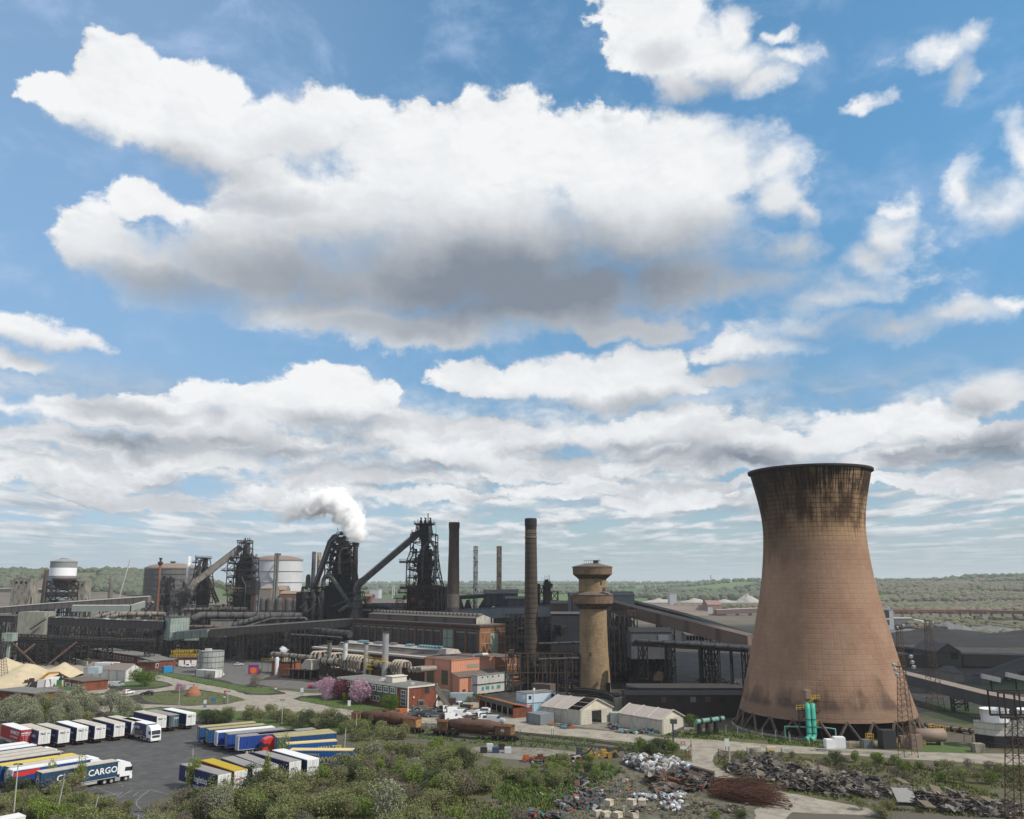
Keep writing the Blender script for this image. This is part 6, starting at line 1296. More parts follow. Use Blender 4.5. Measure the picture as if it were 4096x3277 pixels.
cabins(t,c0,ddr,ddl,Lc,3.0,3.6,2.7,cm,[(2,.6,1.8,.5),(4.4,.6,1.8,.5),(6.8,.6,1.8,.5),(9.6,.6,1.8,.5),(Lc-1.8,.6,1.8,.5)])
c0=G(*k5b(1752,1395));t=thing('site_cabins',tuple(c0),'pale blue two-storey site cabins left of the white arched shed','cabin');bm2=M('cabin_blue',(.32,.50,.60),.6,.1,.5,c2=(.25,.33,.38),amt=.6)
e1=Vector((.86,.51,0));e2=Vector((-.51,.86,0));cabins(t,c0,e1,e2,5.5,6,.1,2.6,bm2,[(1.0,.8,.2,2.0)]);cabins(t,c0,e1,e2,10,6,2.8,2.6,M('cabin_paleblue',(.45,.54,.62),.6,.1,.5),[(.6,.9,1.0,1.0),(8.4,1.0,1.0,1.1)])
m=MB();p=c0-e2*.1;m.prism([(a.x,a.y) for a in(c0-e1*.05+e2*1,c0+e2*2.2-e1*.05,c0+e2*2.2,c0+e2*1)],3.8,4.8);m.build('window',white,t)
m=MB();a=c0+e1*2.3-e2*.3;m.beam(up(a,0),up(a,6.6),.15);m.box((a.x,a.y,6.2),(.6,.4,.7));m.build('lamp',white,t)
g0,g1_=G(*k5b(1100,1330)),G(*k5b(1555,1460));dd=(g1_-g0).normalized();nn=Vector((-dd.y,dd.x,0));t=thing('open_garage',tuple(g0),'low open-fronted garage with an orange roof edge in the car park','garage')
Lg=(g1_-g0).length;m=MB();m.prism([(v.x,v.y) for v in(g1_,g1_+nn*6,g1_+nn*6+dd*.4,g1_+dd*.4)],0,2.6);m.prism([(v.x,v.y) for v in(g0+nn*5.7,g1_+nn*5.7,g1_+nn*6,g0+nn*6)],0,2.2);m.prism([(v.x,v.y) for v in(g0-dd*.3,g0,g0+nn*6,g0+nn*6-dd*.3)],0,3.0);m.build('wall',brickr,t)
m=MB();m.add([up(g0,2.5),up(g1_,2.5),up(g1_,3.7),up(g0,3.7)],[(0,1,2,3)]);m.build('fascia',M('fascia_dark_green',(.075,.09,.08),.7,.15,pat='ribs',psz=.5),t)
m=MB();m.add([up(g0,3.72),up(g1_,3.72),up(g1_+nn*6,2.6),up(g0+nn*6,2.6)],[(0,1,2,3)]);m.build('roof',M('roof_grassy',(.09,.095,.05),.95,.4,.6),t)
m=MB();m.beam(up(g0-nn*.1,3.78),up(g1_-nn*.1,3.78),.22);m.beam(up(g1_+dd*.3,3.78),up(g1_+dd*.3+nn*6,2.8),.22);m.beam(up(g0-dd*.1-nn*.1,0.1),up(g0-dd*.1-nn*.1,3.8),.22);m.build('orange_edge',M('orange_paint',(.55,.10,.03),.5,.1),t)
for i in range(1,6):m=MB();c=g0.lerp(g1_,i/6)+nn*.3;m.beam(up(c,0),up(c,2.6),.25);m.build('post',conc2,t)
def cont(c0,c1,mat,lab,h=2.6,w=2.4,side=1):
 dd=(c1-c0).normalized();nn=Vector((-dd.y,dd.x,0))*side;t=thing('container',tuple(c0),lab,'container');m=MB();m.prism([(v.x,v.y) for v in(c0,c1,c1+nn*w,c0+nn*w)],.1,h);m.build('body',mat,t)
 m=MB()
 for a in(c0,c1,c0+nn*w,c1+nn*w):m.beam(up(a,0),up(a,h+.05),.18)
 m.build('frame',gsteel,t);return t
cont(G(*k5b(690,1235)),G(*k5b(1010,1235)),M('container_lightblue',(.30,.36,.40),.6,.1,pat='ribs',psz=.5),'pale blue grey ribbed container in front of the pink building')
cont(G(*k5b(520,1190)),G(*k5b(672,1215)),M('container_pale',(.33,.36,.32),.6,.1,pat='ribs',psz=.8),'pale green grey panel fence right of the office',3.0,.4)
cont(G(*k5b(670,1285)),G(*k5b(760,1290)),M('brown_panel',(.12,.08,.065),.9,.2),'brown brick bay wall between the tipper and the container',2.2,.5)
cont(G(*k12(18,665)),G(*k12(165,695)),M('container_striped',(.17,.19,.20),.7,.15,pat='ribs',psz=.45),'grey ribbed container at the left of the open-roofed shed',2.7,5)
cont(G(*k8(60,790)),G(*k8(120,780)),brickr,'red low block behind the advert lorry',2.0,2) if False else None
def lowbrick(a,b,depth,h,lab,wins,wm,roofm,wt=.55,wz=(1.0,2.2),over=.4,brick=None):
 dd=(b-a).normalized();nn=Vector((-dd.y,dd.x,0));nn=nn if nn.y>0 else-nn;t=thing('brick_building',tuple(a),lab,'building');L=(b-a).length
 m=MB();m.prism([(v.x,v.y) for v in(a,b,b+nn*depth,a+nn*depth)],0,h);m.build('wall',brick or brickr,t)
 m=MB();m.prism([(v.x,v.y) for v in(a-dd*over-nn*over,b+dd*over-nn*over,b+dd*over+nn*(depth+over),a-dd*over+nn*(depth+over))],h,h+.3);m.build('roof',roofm,t)
 for f0,f1 in wins:
  p,q=a+dd*L*f0,a+dd*L*f1;m=MB();m.prism([(v.x,v.y) for v in(p-nn*.06,q-nn*.06,q+nn*.1,p+nn*.1)],wz[0],wz[1]);wi=m.build('window',white,t)
  e=dd*((q-p).length*.12);m=MB();m.prism([(v.x,v.y) for v in(p+e-nn*.09,q-e-nn*.09,q-e,p+e)],wz[0]+.15,wz[1]-.15);m.build('pane',glass,wi)
 return t
lowbrick(G(*k1(1010,1520)),G(*k1(1575,1612)),10,3.8,'long low red brick office with a row of white windows, left of the blue skip',[(.02+i*.058,.05+i*.058) for i in range(16)],None,roofg,wz=(1.2,2.9))
lowbrick(G(*k9(375,152)),G(*k9(522,203)),9,3.6,'red brick building with glazed front right behind the blue skip',[(.05,.45),(.6,.9)],None,roofg,wz=(1.0,2.6))
lowbrick(G(*k9(560,205)),G(*k9(775,168)),8,3.2,'right red brick wing with big white framed windows beside the blue skip',[(.02,.14),(.17,.30),(.33,.46)],None,roofg,wz=(.9,2.6))
cont(G(*k9(648,238)),G(*k9(745,232)),M('skip_blue',(.02,.20,.42),.5,.12),'bright blue waste skip in front of the brick building',2.6,3)
a=G(*k9(790,168));t=thing('yellow_platform',tuple(a),'yellow railed roof platform on the garage beside the brick building','platform');e1=Vector((1,.1,0)).normalized();e2=Vector((-.1,1,0))
m=MB();m.prism([(v.x,v.y) for v in(a,a+e1*8.5,a+e1*8.5+e2*6,a+e2*6)],0,3.2);m.build('wall',brickr,t);m=MB();m.prism([(v.x,v.y) for v in(a-e1*4+e2,a+e1*9+e2*0,a+e1*9+e2*7,a-e1*4+e2*7)],3.6,3.9);m.build('deck',M('deck_brown',(.12,.08,.05)),t)
for z in(3.9,5.4):
 m=MB();A0=up(a-e1*4+e2*(1+z*.4),z);rail(m,A0,A0+e1*(12 if z<4.5 else 8),1.2,9,.12);rail(m,A0+e1*(12 if z<4.5 else 8),A0+e1*(12 if z<4.5 else 8)+e2*5,1.2,4,.12);rail(m,A0+e2*5,A0+e2*5+e1*11,1.2,9,.12);m.build('railing',yellow,t)
for i in range(3):m=MB();m.prism([(v.x,v.y) for v in(a+e1*(.4+i*2.8)-e2*.08,a+e1*(2.6+i*2.8)-e2*.08,a+e1*(2.6+i*2.8),a+e1*(.4+i*2.8))],.2,2.6);m.build('garage_door',white,t)
X,q=silh(844,2640,372,[(50,None),(49.5,2603)]);t=thing('round_tank',(X,372,0),'pale green grey round storage tank with a flat top near the road','tank');MB().lathe((X,372,0),q,40).build('shell',M('tank_zinc',(.33,.345,.33),.5,.1,.25,c2=(.22,.22,.20),amt=.5,pat='panels',psz=2.0),t)
for f in(.25,.5,.75,1.0):m=MB();band(m,X,372,q[0][0],q[1][1]*f-.15,.15,.08);m.build('hoop',gsteel,t)
m=MB();m.box((X-1,371,q[1][1]),(2.5,1.5,.9));
m.build('hatch',whited,t);m=MB();
for s in(-.3,.3):m.beam((X-3+s,372-4.6,0),(X-3+s,372-4.6,q[1][1]+1),.1)
for i in range(20):m.beam((X-3.3,372-4.6,i*.5),(X-2.7,372-4.6,i*.5),.06)
m.build('ladder',gsteel,t)
def gabled(a,b,depth,h,hr,lab,wm,rm,name='store',doors=(),bays=0,sidedoor=None,rmat2=None):
 dd=(b-a).normalized();nn=Vector((-dd.y,dd.x,0));nn=nn if nn.y>0 else-nn;t=thing(name,tuple(a),lab,'building');c,d=b+nn*depth,a+nn*depth;e,f=a+nn*depth/2,b+nn*depth/2
 m=MB();m.add([a,b,c,d,up(a,h),up(b,h),up(c,h),up(d,h),up(e,hr),up(f,hr)],[(0,1,5,4),(2,3,7,6),(1,2,6,9,5),(3,0,4,8,7)]);m.build('wall',wm,t)
 o=.3;m=MB();L=(b-a).length
 m.add([up(a-nn*o-dd*o,h-.1),up(b-nn*o+dd*o,h-.1),up(f+dd*o,hr+.12),up(e-dd*o,hr+.12),up(c+nn*o+dd*o,h-.1),up(d+nn*o-dd*o,h-.1)],[(0,1,2,3),(3,2,4,5)]);m.build('roof',rm,t)
 return t,dd,nn
conm=M('cabin_grey',(.4,.4,.4));rlg=M('roof_lilac_brown',(.20,.165,.145),.9,.12,.4)
g0,g1_=G(*k11(733,290)),G(*k11(845,290))
t,dd,nn=gabled(G(*k11(845,298)),G(*k11(1270,325)),8,4.2,6.2,'long grey-roofed store with white walls behind the sand heaps',M('wall_white_panel',(.55,.54,.51),.7,.1,.3,c2=(.4,.38,.34),amt=.5,pat='ribs',psz=2.6),rlg)
cont(G(*k11(945,300)),G(*k11(1125,305)),M('wall_white_box',(.60,.60,.60),.6,.06,.3),'white boxy extension in front of the grey-roofed store',6.2,5)
t=lowbrick(G(*k11(645,392)),G(*k11(830,425)),9,3.2,'flat-roofed red brick depot with yellow barriers below the sand heaps',[(.08,.4),(.5,.68),(.75,.92)],None,roofb)
a=G(*k11(740,350));m=MB();m.box((a.x+6,a.y+4,3.5),(4,3,2.4));m.build('water_tank',M('tank_paleblue',(.36,.45,.48),.6),t)
cont(G(*k11(455,390)),G(*k11(640,352)),M('wall_white_box',(.6,.6,.6)),'white site cabin with dark windows beside the brick depot',2.8,3)
t=lowbrick(G(*k11(-60,500)),G(*k11(335,540)),9,2.6,'flat-roofed brick building behind the trees at the left edge',[],None,roofg)
X,q=silh(774.5,2760,297,[(29.5,2786),(29.5,2778),(28,2777),(27,2770),(20,2758),(17,2753),(14,2747),(6.5,2745),(3,2744),(2.2,2736)]);q[0]=(q[0][0],0)
t=thing('brick_kiln',(X,297,0),'small bottle-shaped terracotta brick kiln on the grass island','kiln');MB().lathe((X,297,0),q,28,False).build('body',M('terracotta',(.30,.13,.075),.9,.12,.8,c2=(.2,.09,.055),amt=.5),t)
# ---------------------------------------------------------------- lettering
FC={}
def letters(s,size,mat,parent,loc,rot,name='lettering',cell=None):
 cu=bpy.data.curves.new(name,'FONT');cu.body=s;cu.size=size;cu.resolution_u=2;cu.offset=size*.015
 to=bpy.data.objects.new('t',cu);me=bpy.data.meshes.new_from_object(to);me.name=name
 bpy.data.objects.remove(to);bpy.data.curves.remove(cu)
 me.materials.clear();me.materials.append(mat)
 o=bpy.data.objects.new(name,me);col.objects.link(o);o.parent=parent;o.location=loc;o.rotation_euler=rot
 return o
def lofm(name,c,rough=.5,var=.2,**k):return M(name,c,rough,var,.8,**(k if 'roof' in name else{**k,'pat':'ribs','psz':.66}))
navy=lofm('curtain_navy',(.014,.024,.105));royal=lofm('curtain_royal',(.014,.05,.24));cblue=lofm('curtain_blue',(.015,.06,.17));cargo_b=lofm('curtain_steelblue',(.018,.055,.115),c2=(.03,.07,.12),amt=.5);dgreen=lofm('curtain_darkteal',(.012,.045,.06));redc=lofm('curtain_red',(.33,.012,.022));lkwb=lofm('curtain_azure',(.012,.085,.27));darkred=lofm('curtain_maroon',(.20,.012,.018))
rtan=M('roof_canvas_tan',(.47,.43,.37),.7,.08,.4,c2=(.36,.33,.28),amt=.6);rgry=M('roof_canvas_grey',(.42,.40,.38),.7,.08,.4,c2=(.33,.31,.29),amt=.6,pat='panels',psz=.9);rwht=M('roof_canvas_white',(.66,.67,.66),.6,.06,.4);ryel=M('roof_canvas_yellow',(.58,.44,.06),.6,.08,.4);roch=M('roof_canvas_ochre',(.36,.31,.15),.7,.1,.4,c2=(.28,.25,.17),amt=.6)
twh=M('trailer_white',(.66,.66,.65),.5,.06,.6,c2=(.5,.49,.46),amt=.4);under=M('underbody',(.03,.03,.032),.8,.3);cabw=M('cab_white',(.74,.75,.76),.3,.03,.5,spec=.5);cabr=M('cab_red',(.52,.035,.02),.3,.04,.5,spec=.5)
ink=M('ink_navy',(.02,.03,.09),.6,.05);inkw=M('ink_white',(.75,.75,.75),.6,.05);inky=M('ink_yellow',(.60,.45,.03),.6,.05);inkr=M('ink_red',(.5,.02,.03),.6,.05)
tail=M('tail_lamp',(.30,.01,.01),.4,.1);rim_m=M('wheel_rim',(.35,.35,.36),.5,.2)
def wheel(t,x,y,r=.5,w=.32):
 m=MB();m.cyl((x,y-w/2,r),(x,y+w/2,r),r,None,14);o=m.build('wheel',rubber,t)
 m=MB();s=1 if y>0 else-1;m.cyl((x,y+s*(w/2-.02),r),(x,y+s*(w/2+.02),r),r*.55,None,10);m.build('rim',rim_m,o)
def trailer(rear,ang,body,roof,rearm,label,L=13.6,side=None,rtxt=None,cab=None,rstyle='doors',logo=None,grp='lorry trailers in the lorry park',stripe=None):
 t=thing('lorry' if cab else 'trailer',(rear[0],rear[1],.012),label,'lorry' if cab else 'trailer',grp,ang,True)
 b=1.25;m=MB();m.box((L/2,0,1.12),(L,2*b,2.72));m.build('curtain',body,t)
 m=MB();m.box((L/2,0,3.84),(L+.06,2*b+.05,.14));m.build('roof',roof,t)
 m=MB();m.box((-.03,0,1.05),(.10,2*b+.03,2.86));rd=m.build('rear_door',rearm,t)
 m=MB();
 for y in(-.62,-.2,.2,.62):m.beam((-.10,y,1.2),(-.10,y,3.75),.045)
 m.beam((-.09,0,1.15),(-.09,0,3.8),.05);m.build('locking_bar',M('zinc_bar',(.40,.40,.41),.4,.1),rd)
 for y in(-1.05,1.05):m=MB();m.box((-.1,y,.92),(.1,.34,.16));m.build('tail_light',tail,t)
 m=MB();m.box((L/2,0,.92),(L-.4,.9,.2));m.box((.25,0,.5),(.12,2.3,.14));
 for y in(-.45,.45):m.beam((.3,y,.55),(.3,y,.95),.1)
 m.build('chassis',under,t)
 for x in(1.9,3.2,4.5):
  for y in(-1.02,1.02):wheel(t,x,y,.5,.38)
 if not cab:
  for y in(-.8,.8):m=MB();m.beam((L-2.6,y,.0),(L-2.6,y,1.0),.16);m.box((L-2.6,y,0),(.35,.35,.06));m.build('landing_leg',under,t)
 m=MB()
 for s in(-1,1):m.beam((.1,s*(b+.01),1.12),(L-.1,s*(b+.01),1.12),.05,.12)
 m.build('side_rail',M('rail_alloy',(.38,.38,.38),.5,.1),t)
 for s in(-1,1):m=MB();m.beam((5.4,s*1.15,.75),(L-3.6,s*1.15,.75),.04,.45);m.build('side_guard',M('rail_alloy',(.3,.3,.3)),t)
 if side:
  for(txt,size,x,z,mt) in side if isinstance(side,list) else[side]:
   letters(txt,size,mt,t,(x,-b-.012,z) if x>=0 else(-x,b+.012,z),(R(90),0,0) if x>=0 else(R(90),0,R(180)))
 if rtxt:
  for(txt,size,y,z,mt) in rtxt:letters(txt,size,mt,t,(-.13,y,z),(R(90),0,R(-90)))
 if logo=='diamond':
  m=MB();m.face([(-.13,0,1.55),(-.13,-.75,2.45),(-.13,0,3.35),(-.13,.75,2.45)]);o=m.build('emblem',inkw,t);m=MB();m.face([(-.15,0,1.75),(-.15,-.58,2.45),(-.15,0,3.15),(-.15,.58,2.45)]);m.build('emblem_field',body,o);letters('C',1.1,inkw,o,(-.17,.36,2.08),(R(90),0,R(-90)))
 if stripe:
  for(x0,x1,z0,z1,mt,s) in stripe:m=MB();m.add([(x0,s*(b+.006),z0),(x1,s*(b+.006),z0+.3),(x1,s*(b+.006),z1+.3 if z1+.3<3.8 else 3.8),(x0,s*(b+.006),z1)],[(0,1,2,3)] if s<0 else[(3,2,1,0)]);m.build('decal',mt,t)
 if cab:
  x0=L+.55;x1=x0+2.3
  m=MB();pr=[(x0,1.0),(x1+.05,.95),(x1+.08,1.75),(x1-.08,2.75),(x1-.45,3.35),(x0+.7,3.75),(x0,3.7)]
  n=len(pr);y=1.22;vs=[(p[0],-y,p[1]) for p in pr]+[(p[0],y,p[1]) for p in pr];fs=[tuple(range(n)),tuple(range(2*n-1,n-1,-1))]+[(i,n+i,n+(i+1)%n,(i+1)%n) for i in range(n)]
  m.add(vs,[f[::-1] for f in fs]);m.box((x1-.1,0,.42),(.5,2.42,.62));c=m.build('cab',cab,t)
  m=MB();m.face([(x1+.10,-1.08,1.8),(x1+.10,1.08,1.8),(x1-.055,1.05,2.72),(x1-.055,-1.05,2.72)]);m.build('windscreen',glass,c)
  for s in(-1,1):m=MB();m.face([(x0+.9,s*1.235,1.9),(x1-.05,s*1.235,1.8),(x1-.15,s*1.235,2.55),(x0+1.0,s*1.235,2.6)]);m.build('side_window',glass,c)
  m=MB();m.box((x1+.1,0,.95),(.05,1.8,.65));m.build('grille',M('grille_dark',(.05,.05,.055),.4,.2),c)
  for s in(-1,1):m=MB();m.box((x1+.16,s*.95,.6),(.06,.35,.22));m.build('headlight',M('headlamp',(.6,.62,.65),.2,.05),c);m=MB();m.box((x1-.1,s*1.42,1.9),(.12,.22,.75));m.build('mirror',rubber,c)
  m=MB();m.box((L-.6,0,.75),(5.2,.9,.25));m.box((L+.2,1.0,.35),(1.0,.5,.6));m.box((L+.2,-1.0,.35),(1.0,.5,.6));m.build('tractor_chassis',M('tank_alloy',(.3,.3,.3),.4,.2),t)
  for x in(L-2.2,L-.9,x1-1.0):
   for y in(-1.0,1.0):wheel(t,x,y,.5,.34)
  m=MB();
  for s in(-1,1):m.face([(x0,s*1.2,1.5),(x0-.45,s*1.15,1.5),(x0-.45,s*1.15,3.7),(x0,s*1.2,3.7)])
  m.build('air_deflector',cab,t)
 return t
def rear_of(px,py,z=1.1):p=G(px,py,z);return(p.x,p.y)
A1=math.atan2(.67,-.74)
RG='row of navy trailers along the far side of the lorry park'
row1=[(175,2975,navy,rtan,'leftmost navy trailer of the far row, next to the red trailer',rtan),(253,2971,navy,rtan,'second navy trailer from the left in the far row',0),(326.5,2961,navy,rwht,'third navy trailer of the far row, with a white roof',0),(398,2954,navy,rtan,'fourth navy trailer from the left in the far row',0),(474.6,2945,navy,rtan,'fifth navy trailer from the left in the far row',0),(543,2935.5,navy,rtan,'navy trailer immediately left of the white-cabbed lorry in the far row',0)]
for i,(px,py,b,rf,lab,_) in enumerate(row1):
 trailer(rear_of(px,py),A1+(.02 if i%2 else-.015),b,rf,twh,lab,13.0,[('Ferrymasters',1.05,-7.6,2.3,inkw)],[('P&O',.62,.95,3.05,ink),('Fm',.4,-.55,3.1,ink)],grp=RG)
trailer(rear_of(103,2971),A1,redc,rwht,redc,'red trailer with white lettering at the left end of the far row',13.0,[('MAMMOET',1.15,-6.5,2.6,inkw),('ROAD TRANSPORT',.55,-6.5,1.8,inkw)],[('MAMMOET',.5,1.15,3.0,inkw),('FERRY TRANSPORT',.22,1.1,2.65,inkw)],grp=RG)
p=G(624,2951,1.1);dv=Vector((math.cos(A1),math.sin(A1)))
trailer((p.x+dv.x*15.8,p.y+dv.y*15.8),A1+math.pi,navy,rwht,twh,'white-cabbed lorry with a dark picture curtain parked nose-out in the far row',12.8,[('PLANTMASTERS',.8,4.0,2.6,inkw)],cab=cabw,stripe=[(5,11.5,1.2,2.0,M('decal_brown',(.16,.11,.08),.6,.3,2),-1)],grp=RG)
trailer(rear_of(644,2912),A1,navy,rtan,twh,'navy trailer immediately right of the white-cabbed lorry in the far row',13.0,None,[('P&O',.62,.95,3.05,ink),('Fm',.4,-.55,3.1,ink)],grp=RG)
trailer(rear_of(694,2908),A1,dgreen,rgry,M('door_slate',(.04,.07,.085),.5,.1),'dark teal trailer with a dark rear, second from the right of the far row',13.0,None,[('DFDS',.5,.1,3.0,inkw)],grp=RG)
trailer(rear_of(762,2900.6),A1,navy,rwht,twh,'white-roofed navy trailer at the right end of the far row',13.0,None,[('P&O',.62,.95,3.05,ink),('Fm',.4,-.55,3.1,ink)],grp=RG)
A2=math.atan2(.765,.64);d2v=Vector((.64,.765));LGp='parallel trailers on the left of the lorry park'
trailer((-84.2,161.2),A2,cargo_b,rtan,cargo_b,'steel-blue lorry with big white lettering and a white cab, nearest of the left group',13.6,[('CLONE CARGO',1.55,2.6,2.0,inkw)],None,cabw,logo='diamond',grp=LGp)
def fr(px,py):g=G(px,py,4.0);return(g.x-d2v.x*13.6,g.y-d2v.y*13.6)
f=k11
trailer(fr(*f(890,1100)),A2,royal,rwht,twh,'white-roofed lorry with red and blue curtains, second from the front of the left group',13.6,None,[('SEACON',.35,.8,2.9,ink)],cabw,stripe=[(.2,4.5,2.7,3.5,M('decal_scarlet',(.55,.03,.02)),-1),(4.5,7,2.0,2.5,inkw,-1)],grp=LGp)
trailer(fr(*f(850,1075)),A2,navy,rtan,navy,'navy lorry with a white diamond on its rear, third of the left group',13.6,None,None,cabw,logo='diamond',grp=LGp)
trailer(fr(*f(758,1058)),A2,lkwb,ryel,lkwb,'azure blue trailer with a yellow roof in the left group',13.6,None,[('LKW',.5,.9,2.9,inky),('WALTER',.42,.95,2.4,inky)],grp=LGp)
for(x,y,rf,lab,c,b) in((615,1027,rtan,'tan-roofed trailer just behind the yellow-roofed one',None,navy),(540,1005,rtan,'second tan-roofed trailer behind the yellow-roofed one',None,navy),(435,988,rtan,'tan-roofed lorry with a white cab showing behind the stack of roofs',cabw,royal),(348,960,rwht,'white-roofed trailer second from the back of the left group',None,royal),(266,940,rwht,'rearmost white-roofed trailer of the left group, beside the red trailer',None,redc)):
 trailer(fr(*f(x,y)),A2,b,rf,twh,lab,13.6,None,None,c,grp=LGp)
A3=math.atan2(.55,.83);RA='parallel trailers at the right of the lorry park'
f=k9
for(x,y,b,rf,rm,lab,sd,rt) in((1002,915,cblue,roch,cblue,'ochre-roofed blue trailer at the back left of the right group',None,[('KLG',.4,.9,3.0,inkw)]),(1090,940,cblue,roch,cblue,'second ochre-roofed blue trailer of the right group',None,[('KLG',.4,.9,3.0,inkw)]),(1180,970,royal,rwht,twh,'white-roofed blue trailer with a ribbed white rear',None,None),(1284,990,royal,rgry,royal,'grey-roofed royal blue trailer in the middle of the right group',None,None),(1395,1016,royal,rgry,twh,'grey-roofed blue trailer with a ribbed white rear, left of the white cab',None,None)):
 trailer(rear_of(f(x,y)[0],f(x,y)[1]),A3,b,rf,rm,lab,13.0,sd,rt,grp=RA)
A3b=A3+math.pi
def nose(px,py,L):g=G(px,py,0);d=Vector((math.cos(A3),math.sin(A3)));return(g.x+d.x*(L+2.9),g.y+d.y*(L+2.9))
trailer(nose(*k10(225,945),13),A3b,navy,rgry,twh,'lorry with a white cab facing left beneath a grey-roofed trailer',13,None,None,cabw,grp=RA)
trailer(nose(*k10(425,965),13),A3b,M('curtain_greyteal',(.05,.10,.13),.6,.1),roch,twh,'lorry with a red cab facing left beneath an ochre roof',13,[('Ldl',1.3,-9.5,2.4,inkw)],None,cabr,grp=RA)
trailer(rear_of(*k10(600,905)),A3-.1,cblue,roch,cblue,'blue trailer with an ochre roof right of the red cab',13.2,None,None,grp=RA)
def span(k,a,b,z=4.0):p,q=G(*k(*a),z),G(*k(*b),z);return(p.x,p.y),math.atan2(q.y-p.y,q.x-p.x),(Vector((q.x,q.y))-Vector((p.x,p.y))).length
s0,an_,L_=span(k10,(735,815),(1330,775));trailer(s0,an_,lkwb,M('roof_canvas_sand',(.58,.45,.22),.7,.08),lkwb,'azure trailer with a sandy yellow roof, upper of two with yellow lettering',min(L_,14),[('WALTER',1.3,6.4,2.2,inky)],[('LKW',.5,.8,2.8,inky)],grp=RA)
s0,an_,L_=span(k10,(785,885),(1535,888));trailer(s0,an_,lkwb,M('roof_canvas_sand',(.5,.4,.2)),lkwb,'azure trailer with big yellow lettering, nearest of the right group',min(L_,14),[('LKW',1.35,4.6,1.8,inky),('WALTER',1.35,7.6,1.8,inky),('INTERNATIONALE',.5,2.0,3.0,inky)],None,grp=RA)
RB='slanting trailers half hidden by bushes'
def near(k,a,b):p,q=G(*k(*a),4.0),G(*k(*b),4.0);d=Vector((q.x-p.x,q.y-p.y));return(p.x,p.y),math.atan2(d.y,d.x)
for k_,a,b,bm_,rf,rm,lab,sd,rt in((k9,(1270,1260),(880,1152),navy,rgry,twh,'grey-roofed navy trailer with white side lettering, nearest of the slanting row',[('KDS',1.5,-11.4,2.1,inkw),('logistics',1.5,-8.2,1.8,inkw)],[('ADR',.4,.8,2.6,ink)]),(k9,(1437,1225),(1065,1105),darkred,M('roof_canvas_brightyellow',(.68,.48,.015),.6,.08,pat='panels',psz=.9),twh,'red trailer with a bright yellow roof in the slanting row',[('TRANSPORT',1.2,-11,2.3,inkw)],[('gerry',.6,.9,2.4,inkr)]),(k10,(410,1112),(30,980),navy,rgry,twh,'grey-roofed trailer right of the yellow-roofed one',None,None),(k10,(560,1080),(190,945),navy,rgry,twh,'grey-roofed trailer behind the bush in the slanting row',None,None),(k10,(840,1030),(420,915),navy,rgry,twh,'white-ended trailer among the bushes',None,[('P&O',.7,.9,2.4,ink)]),(k10,(1055,1005),(650,892),navy,rwht,twh,'white-roofed trailer at the right end of the slanting row',None,[('KDS log',.45,1.0,2.4,ink)])):
 s_,an_=near(k_,a,b);trailer(s_,an_,bm_,rf,rm,lab,13.6,sd,rt,grp=RB)
trailer((G(-95,3292,4).x,G(-95,3292,4).y),A2,twh,rwht,twh,'white-roofed trailer cut off at the bottom left corner',6,grp=LGp)
m=MB()
def line(k,pts,w=.14,z=.02):
 P=[G(*k(*p),z) for p in pts]
 for a,b in zip(P,P[1:]):
  d=(b-a).normalized();n=Vector((-d.y,d.x,0))*w/2;q=[a-n,b-n,b+n,a+n];m.face(q)
for pts in([(0,1420),(225,1378),(235,1392)],[(40,1480),(225,1452),(170,1500)],[(330,1425),(190,1510)],[(395,1445),(335,1488)],[(515,1423),(420,1490),(370,1540),(372,1580),(425,1630)],[(690,1388),(870,1392)],[(520,1425),(680,1470)],[(805,945),(940,925)],[(820,965),(1000,960)],[(340,1675),(480,1710)],[(-60,1300),(220,1362)]):line(k9,pts)
for pts in([(830,1440),(1080,1395)],[(900,1520),(1180,1470)],[(700,960),(880,945)],[(880,1370),(1200,1480)]):line(k11,pts)
solo(m,'road_marking',M('paint_worn',(.22,.22,.21),.9,.4,.6),None,None,loc=(0,0,0),kind='structure')
bpy.data.objects['road_marking']['label']='worn white bay lines on the lorry park'
